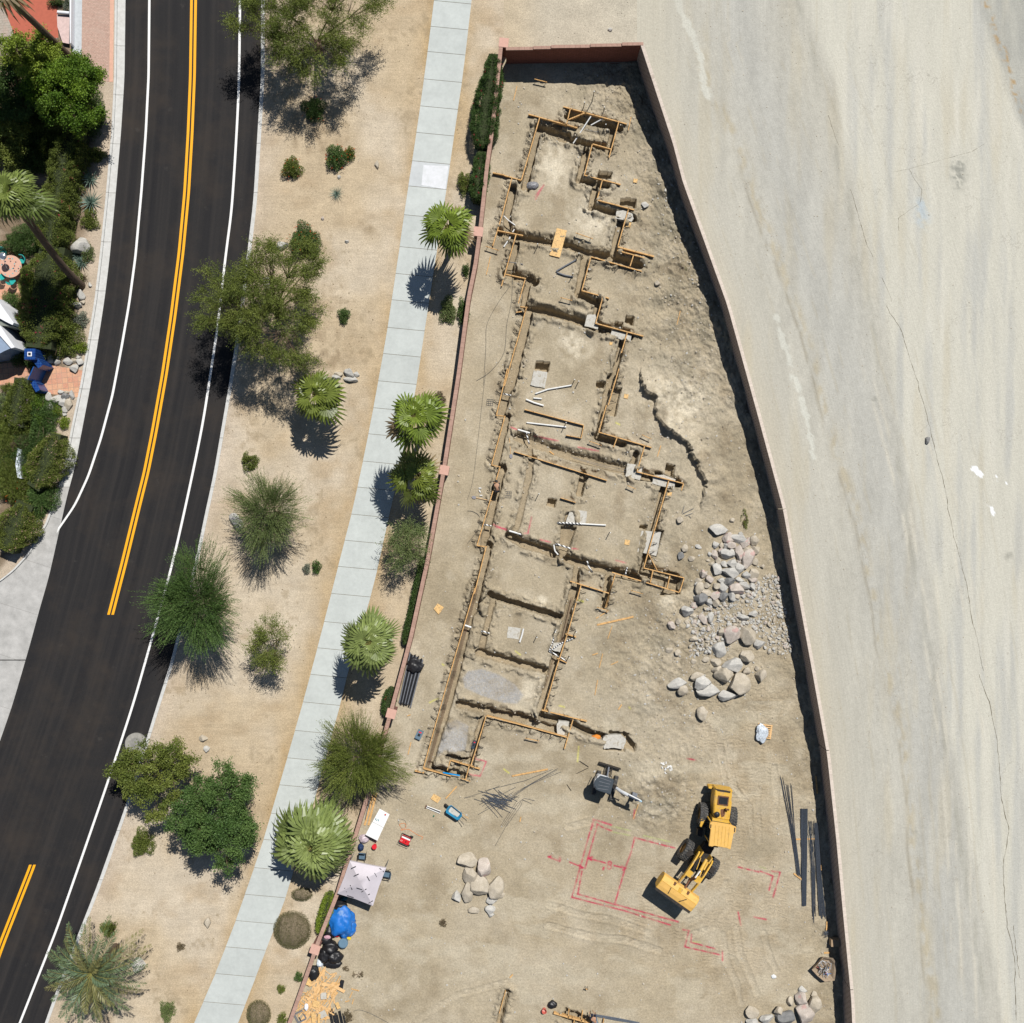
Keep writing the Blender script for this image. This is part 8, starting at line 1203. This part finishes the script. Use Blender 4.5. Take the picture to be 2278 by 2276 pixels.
o = MB().box((0, 0, .12), (.32, .78, .24)).build('black_tote', MT['blackp'], None, bevel=.04); o.location = OB(576, 1620); o.rotation_euler = (0, 0, R(-12)); setp(o, 'narrow black tote right of the scrap lumber', 'tote')
e = empty('plastic_frame_ring', OB(248, 1870), R(28), 'square dark plastic frame lying at the bottom of the scrap heap', 'frame'); [MB().bar(a_, b_, .1, .1).build('frame_side', MT['grayp'], e) for a_, b_ in (((-.36, -.36, .15), (.36, -.36, .15)), ((.36, -.31, .15), (.36, .31, .15)), ((.36, .36, .15), (-.36, .36, .15)), ((-.36, .31, .15), (-.36, -.31, .15)))]; MB().tube([(-.1, -.3, .16), (-.1, .0, .18)], .03, 6).build('bar', MT['blackp'], e)
crumple('blue_bin', 'dark blue crate behind the upper camp chair', 'O', 728, 525, 22, 26, .4, simple('dark_blue', (.02, .04, .1), .6), 'crate', 51); crumple('gas_can', 'teal water jug in the shade of the canopy edge', 'O', 590, 935, 28, 14, .3, simple('teal_jug', (.02, .12, .16), .4), 'jug', 52)
# scrap lumber heap
rs = np.random.default_rng(8); zone = [(395, 1470), (560, 1560), (560, 1640), (500, 1760), (520, 1820), (440, 1925), (300, 1928), (215, 1810), (300, 1640), (330, 1600)]; n = 0
while n < 170:
    x, y = rs.uniform(200, 590), rs.uniform(1460, 1930)
    if not inpoly(np.array([x]), np.array([y]), zone)[0]: continue
    L_ = rs.uniform(.3, 1.25); wd = rs.choice([.05, .09, .14, .24], p=[.35, .35, .2, .1]); a = rs.choice([1.15, 1.0, -.5, .5, 1.5], p=[.4, .2, .14, .14, .12]) + rs.normal() * .22; zt = .06 + .32 * rs.random() * max(0, 1 - abs(y - 1680) / 300); d = Vector((math.cos(a), math.sin(a), rs.normal() * .08)) * L_ / 2
    o = MB().bar(-d, d, wd, .04).build('scrap_lumber', MT['wood2'] if rs.random() < .75 else MT['wood']); o.location = OB(x, y, zt); lb_ = ('long ' if L_ > .8 else 'short ') + ('wide' if wd > .12 else 'narrow') + ' pale lumber offcut in the ' + ('upper' if y < 1600 else 'middle' if y < 1760 else 'lower') + ' part of the scrap heap'; setp(o, lb_, 'scrap lumber', lb_.replace('offcut', 'offcuts')); n += 1
for k, (x, y, w_, h_) in enumerate([(372, 1778, .55, .5), (430, 1712, .45, .5), (320, 1600, .4, .6), (425, 1860, .6, .5), (545, 1790, .3, .5), (350, 1890, .3, .9), (395, 1900, .2, .9)]):
    o = MB().box((0, 0, 0), (w_, h_, .02)).build('plywood_offcut', [MT['ply'], MT['conc']][k in (1, 3)]); p = OB(x, y, .38); o.location = p; o.rotation_euler = (rs.normal() * .1, rs.normal() * .1, rs.uniform(-.6, .6)); setp(o, ['tan plywood offcut in the middle of the scrap heap', 'grey board offcut above the tan plywood offcut', 'brown plywood offcut at the wall side of the scrap heap', 'large grey board offcut low in the scrap heap', 'narrow plywood offcut at the right tip of the scrap heap', 'long pale board at the lower left of the scrap heap', 'second long pale board low in the scrap heap'][k], 'plywood')
for x1, y1, x2, y2, lb in ((652, 1655, 716, 1672, 'reddish bar of the T shaped offcut right of the scrap heap'), (662, 1680, 640, 1728, 'pale stem below the reddish bar right of the scrap heap'), (605, 1760, 638, 1750, 'small pale offcut lower right of the scrap heap'), (672, 1738, 660, 1778, 'thin pale offcut right of the scrap heap'), (855, 90, 790, 345, 'long orange plank lying along the wall behind the white table'), (835, 85, 760, 345, 'second long plank lying along the wall behind the white table'), (800, 140, 765, 300, 'dark plank against the wall behind the white table')):
    a_, b_ = OB(x1, y1, .05), OB(x2, y2, .05); c_ = (a_ + b_) / 2; c_.z = .05; o = MB().bar(a_ - c_, b_ - c_, .16 if y2 - y1 > 200 else .07, .05).build('loose_plank', MT['wood'] if 'dark' not in lb else MT['grayp']); o.location = c_; setp(o, lb, 'plank')
# black pipe stack beside the wall, and the one at the bottom
for k in range(13):
    t = k / 12; a_ = gc('K', 45 + 100 * t, 545 + 50 * t + rs.uniform(-12, 12), .1); b_ = gc('K', -42 + 88 * t, 945 + 20 * t + rs.uniform(-15, 15), .1); c_ = (a_ + b_) / 2; c_.z = .12 + .09 * (k % 2); o = MB().tube([a_ - c_ + Vector((0, 0, .02)), b_ - c_ + Vector((0, 0, .02))], .055, 8).build('black_pipe', MT['blackp'] if k % 3 else MT['grayp']); o.location = c_; setp(o, f'{ordn(k)} black plastic pipe from the wall in the long pipe stack', 'pipe', 'black pipes stacked beside the wall')
for k in range(12):
    x = 485 + 11 * k; y = 1870 + rs.uniform(-20, 25) + k * 3; o = MB().tube([(-.1, .45, 0), (.12, -.6, 0)], .05, 8).build('black_pipe', MT['blackp']); o.location = OB(x, y, .12); setp(o, f'{ordn(k)} short black pipe from the left in the bottom edge heap', 'pipe', 'short black pipes at the bottom edge')
# pallet with wrapped goods and open debris bag
p = gc('T', 52, 315, .1); e = empty('pallet', (p.x, p.y, 0), R(-8), 'wooden pallet carrying silvery wrapped goods on the dirt', 'pallet')
for k in range(7): MB().box((0, -.5 + k * .167, .13), (1.15, .1, .02)).build('deck_board', MT['wood2'], e)
for x in (-.5, 0, .5): MB().box((x, 0, .06), (.09, 1.1, .12)).build('bearer', MT['wood2'], e)
crumple('wrapped_goods', 'silvery wrapped goods piled on the wooden pallet', 'T', 34, 322, 30, 46, .14, simple('silver_wrap', (.50, .55, .60), .3, .55, 14, .5, bump=.4), 'wrapped goods', 60, None, .4).location.z = .25
p = gc('T', 388, 1630); e = empty('debris_bag', (p.x, p.y, 0), 0, 'open brown bulk bag full of metal debris beside the curved wall', 'bag'); rim_ = [(378, 1562), (430, 1570), (452, 1600), (440, 1695), (385, 1702), (345, 1670), (313, 1635), (350, 1600)]; P = [gc('T', x, y, .62) - Vector((p.x, p.y, 0)) for x, y in rim_]; cx_ = sum(P, Vector()) / 8; m = MB(); vs = [q for q in P] + [Vector((q.x * .7 + cx_.x * .3, q.y * .7 + cx_.y * .3, 0)) for q in P] + [Vector((q.x * .84 + cx_.x * .16, q.y * .84 + cx_.y * .16, .55)) for q in P] + [Vector((q.x * .62 + cx_.x * .38, q.y * .62 + cx_.y * .38, .3)) for q in P]
m.add(vs, [(i, (i + 1) % 8, 8 + (i + 1) % 8, 8 + i) for i in range(8)] + [(i, 16 + i, 16 + (i + 1) % 8, (i + 1) % 8) for i in range(8)] + [(16 + i, 24 + i, 24 + (i + 1) % 8, 16 + (i + 1) % 8) for i in range(8)] + [tuple(range(24, 32))]); m.build('sack', simple('brown_sack', (.30, .23, .16), .85, .25, 6, bump=.5), e)
dcols = [simple('debris_grey', (.35, .37, .4), .5, .5, 20), simple('debris_blue', (.05, .2, .5), .5), simple('debris_red', (.5, .08, .08), .5), MT['blackp'], MT['pvc']]
for q_, mt in enumerate(dcols):
    m = MB()
    for k in range((26, 4, 3, 12, 10)[q_]): a_ = rs.uniform(0, 6.28); r_ = .55 * math.sqrt(rs.random()); c_ = Vector((cx_.x + r_ * math.cos(a_), cx_.y + r_ * math.sin(a_) * 1.2, .42 + .25 * rs.random())); d = Vector((rs.normal(), rs.normal(), rs.normal() * .5)).normalized() * rs.uniform(.08, .25); m.tube([c_ - d, c_ + d], .02, 5)
    m.build('debris', mt, e)
o = MB().box((0, 0, .3), (.7, .55, .55)).build('cardboard_box', simple('brown_cardboard', (.35, .25, .16), .9), None, bevel=.01); o.location = gc('T', 432, 1472); setp(o, 'brown box standing in the wall shadow above the debris bag', 'box')  # box in one even brown
bars('wire_tangle', 'tangled wire in the wall shadow above the brown box', 'T', [((388 + rs.normal() * 14, 1436 + rs.normal() * 12), (388 + rs.normal() * 14, 1436 + rs.normal() * 12), (388 + rs.normal() * 14, 1436 + rs.normal() * 12)) for _ in range(14)], .014, .1, 'rebar', 'wire')
crumple('white_litter', 'white litter in the scrap heap beside the wall', 'O', 298, 1790, 16, 26, .2, simple('white_lit', (.75, .75, .78), .5), 'litter', 62).location.z = .35
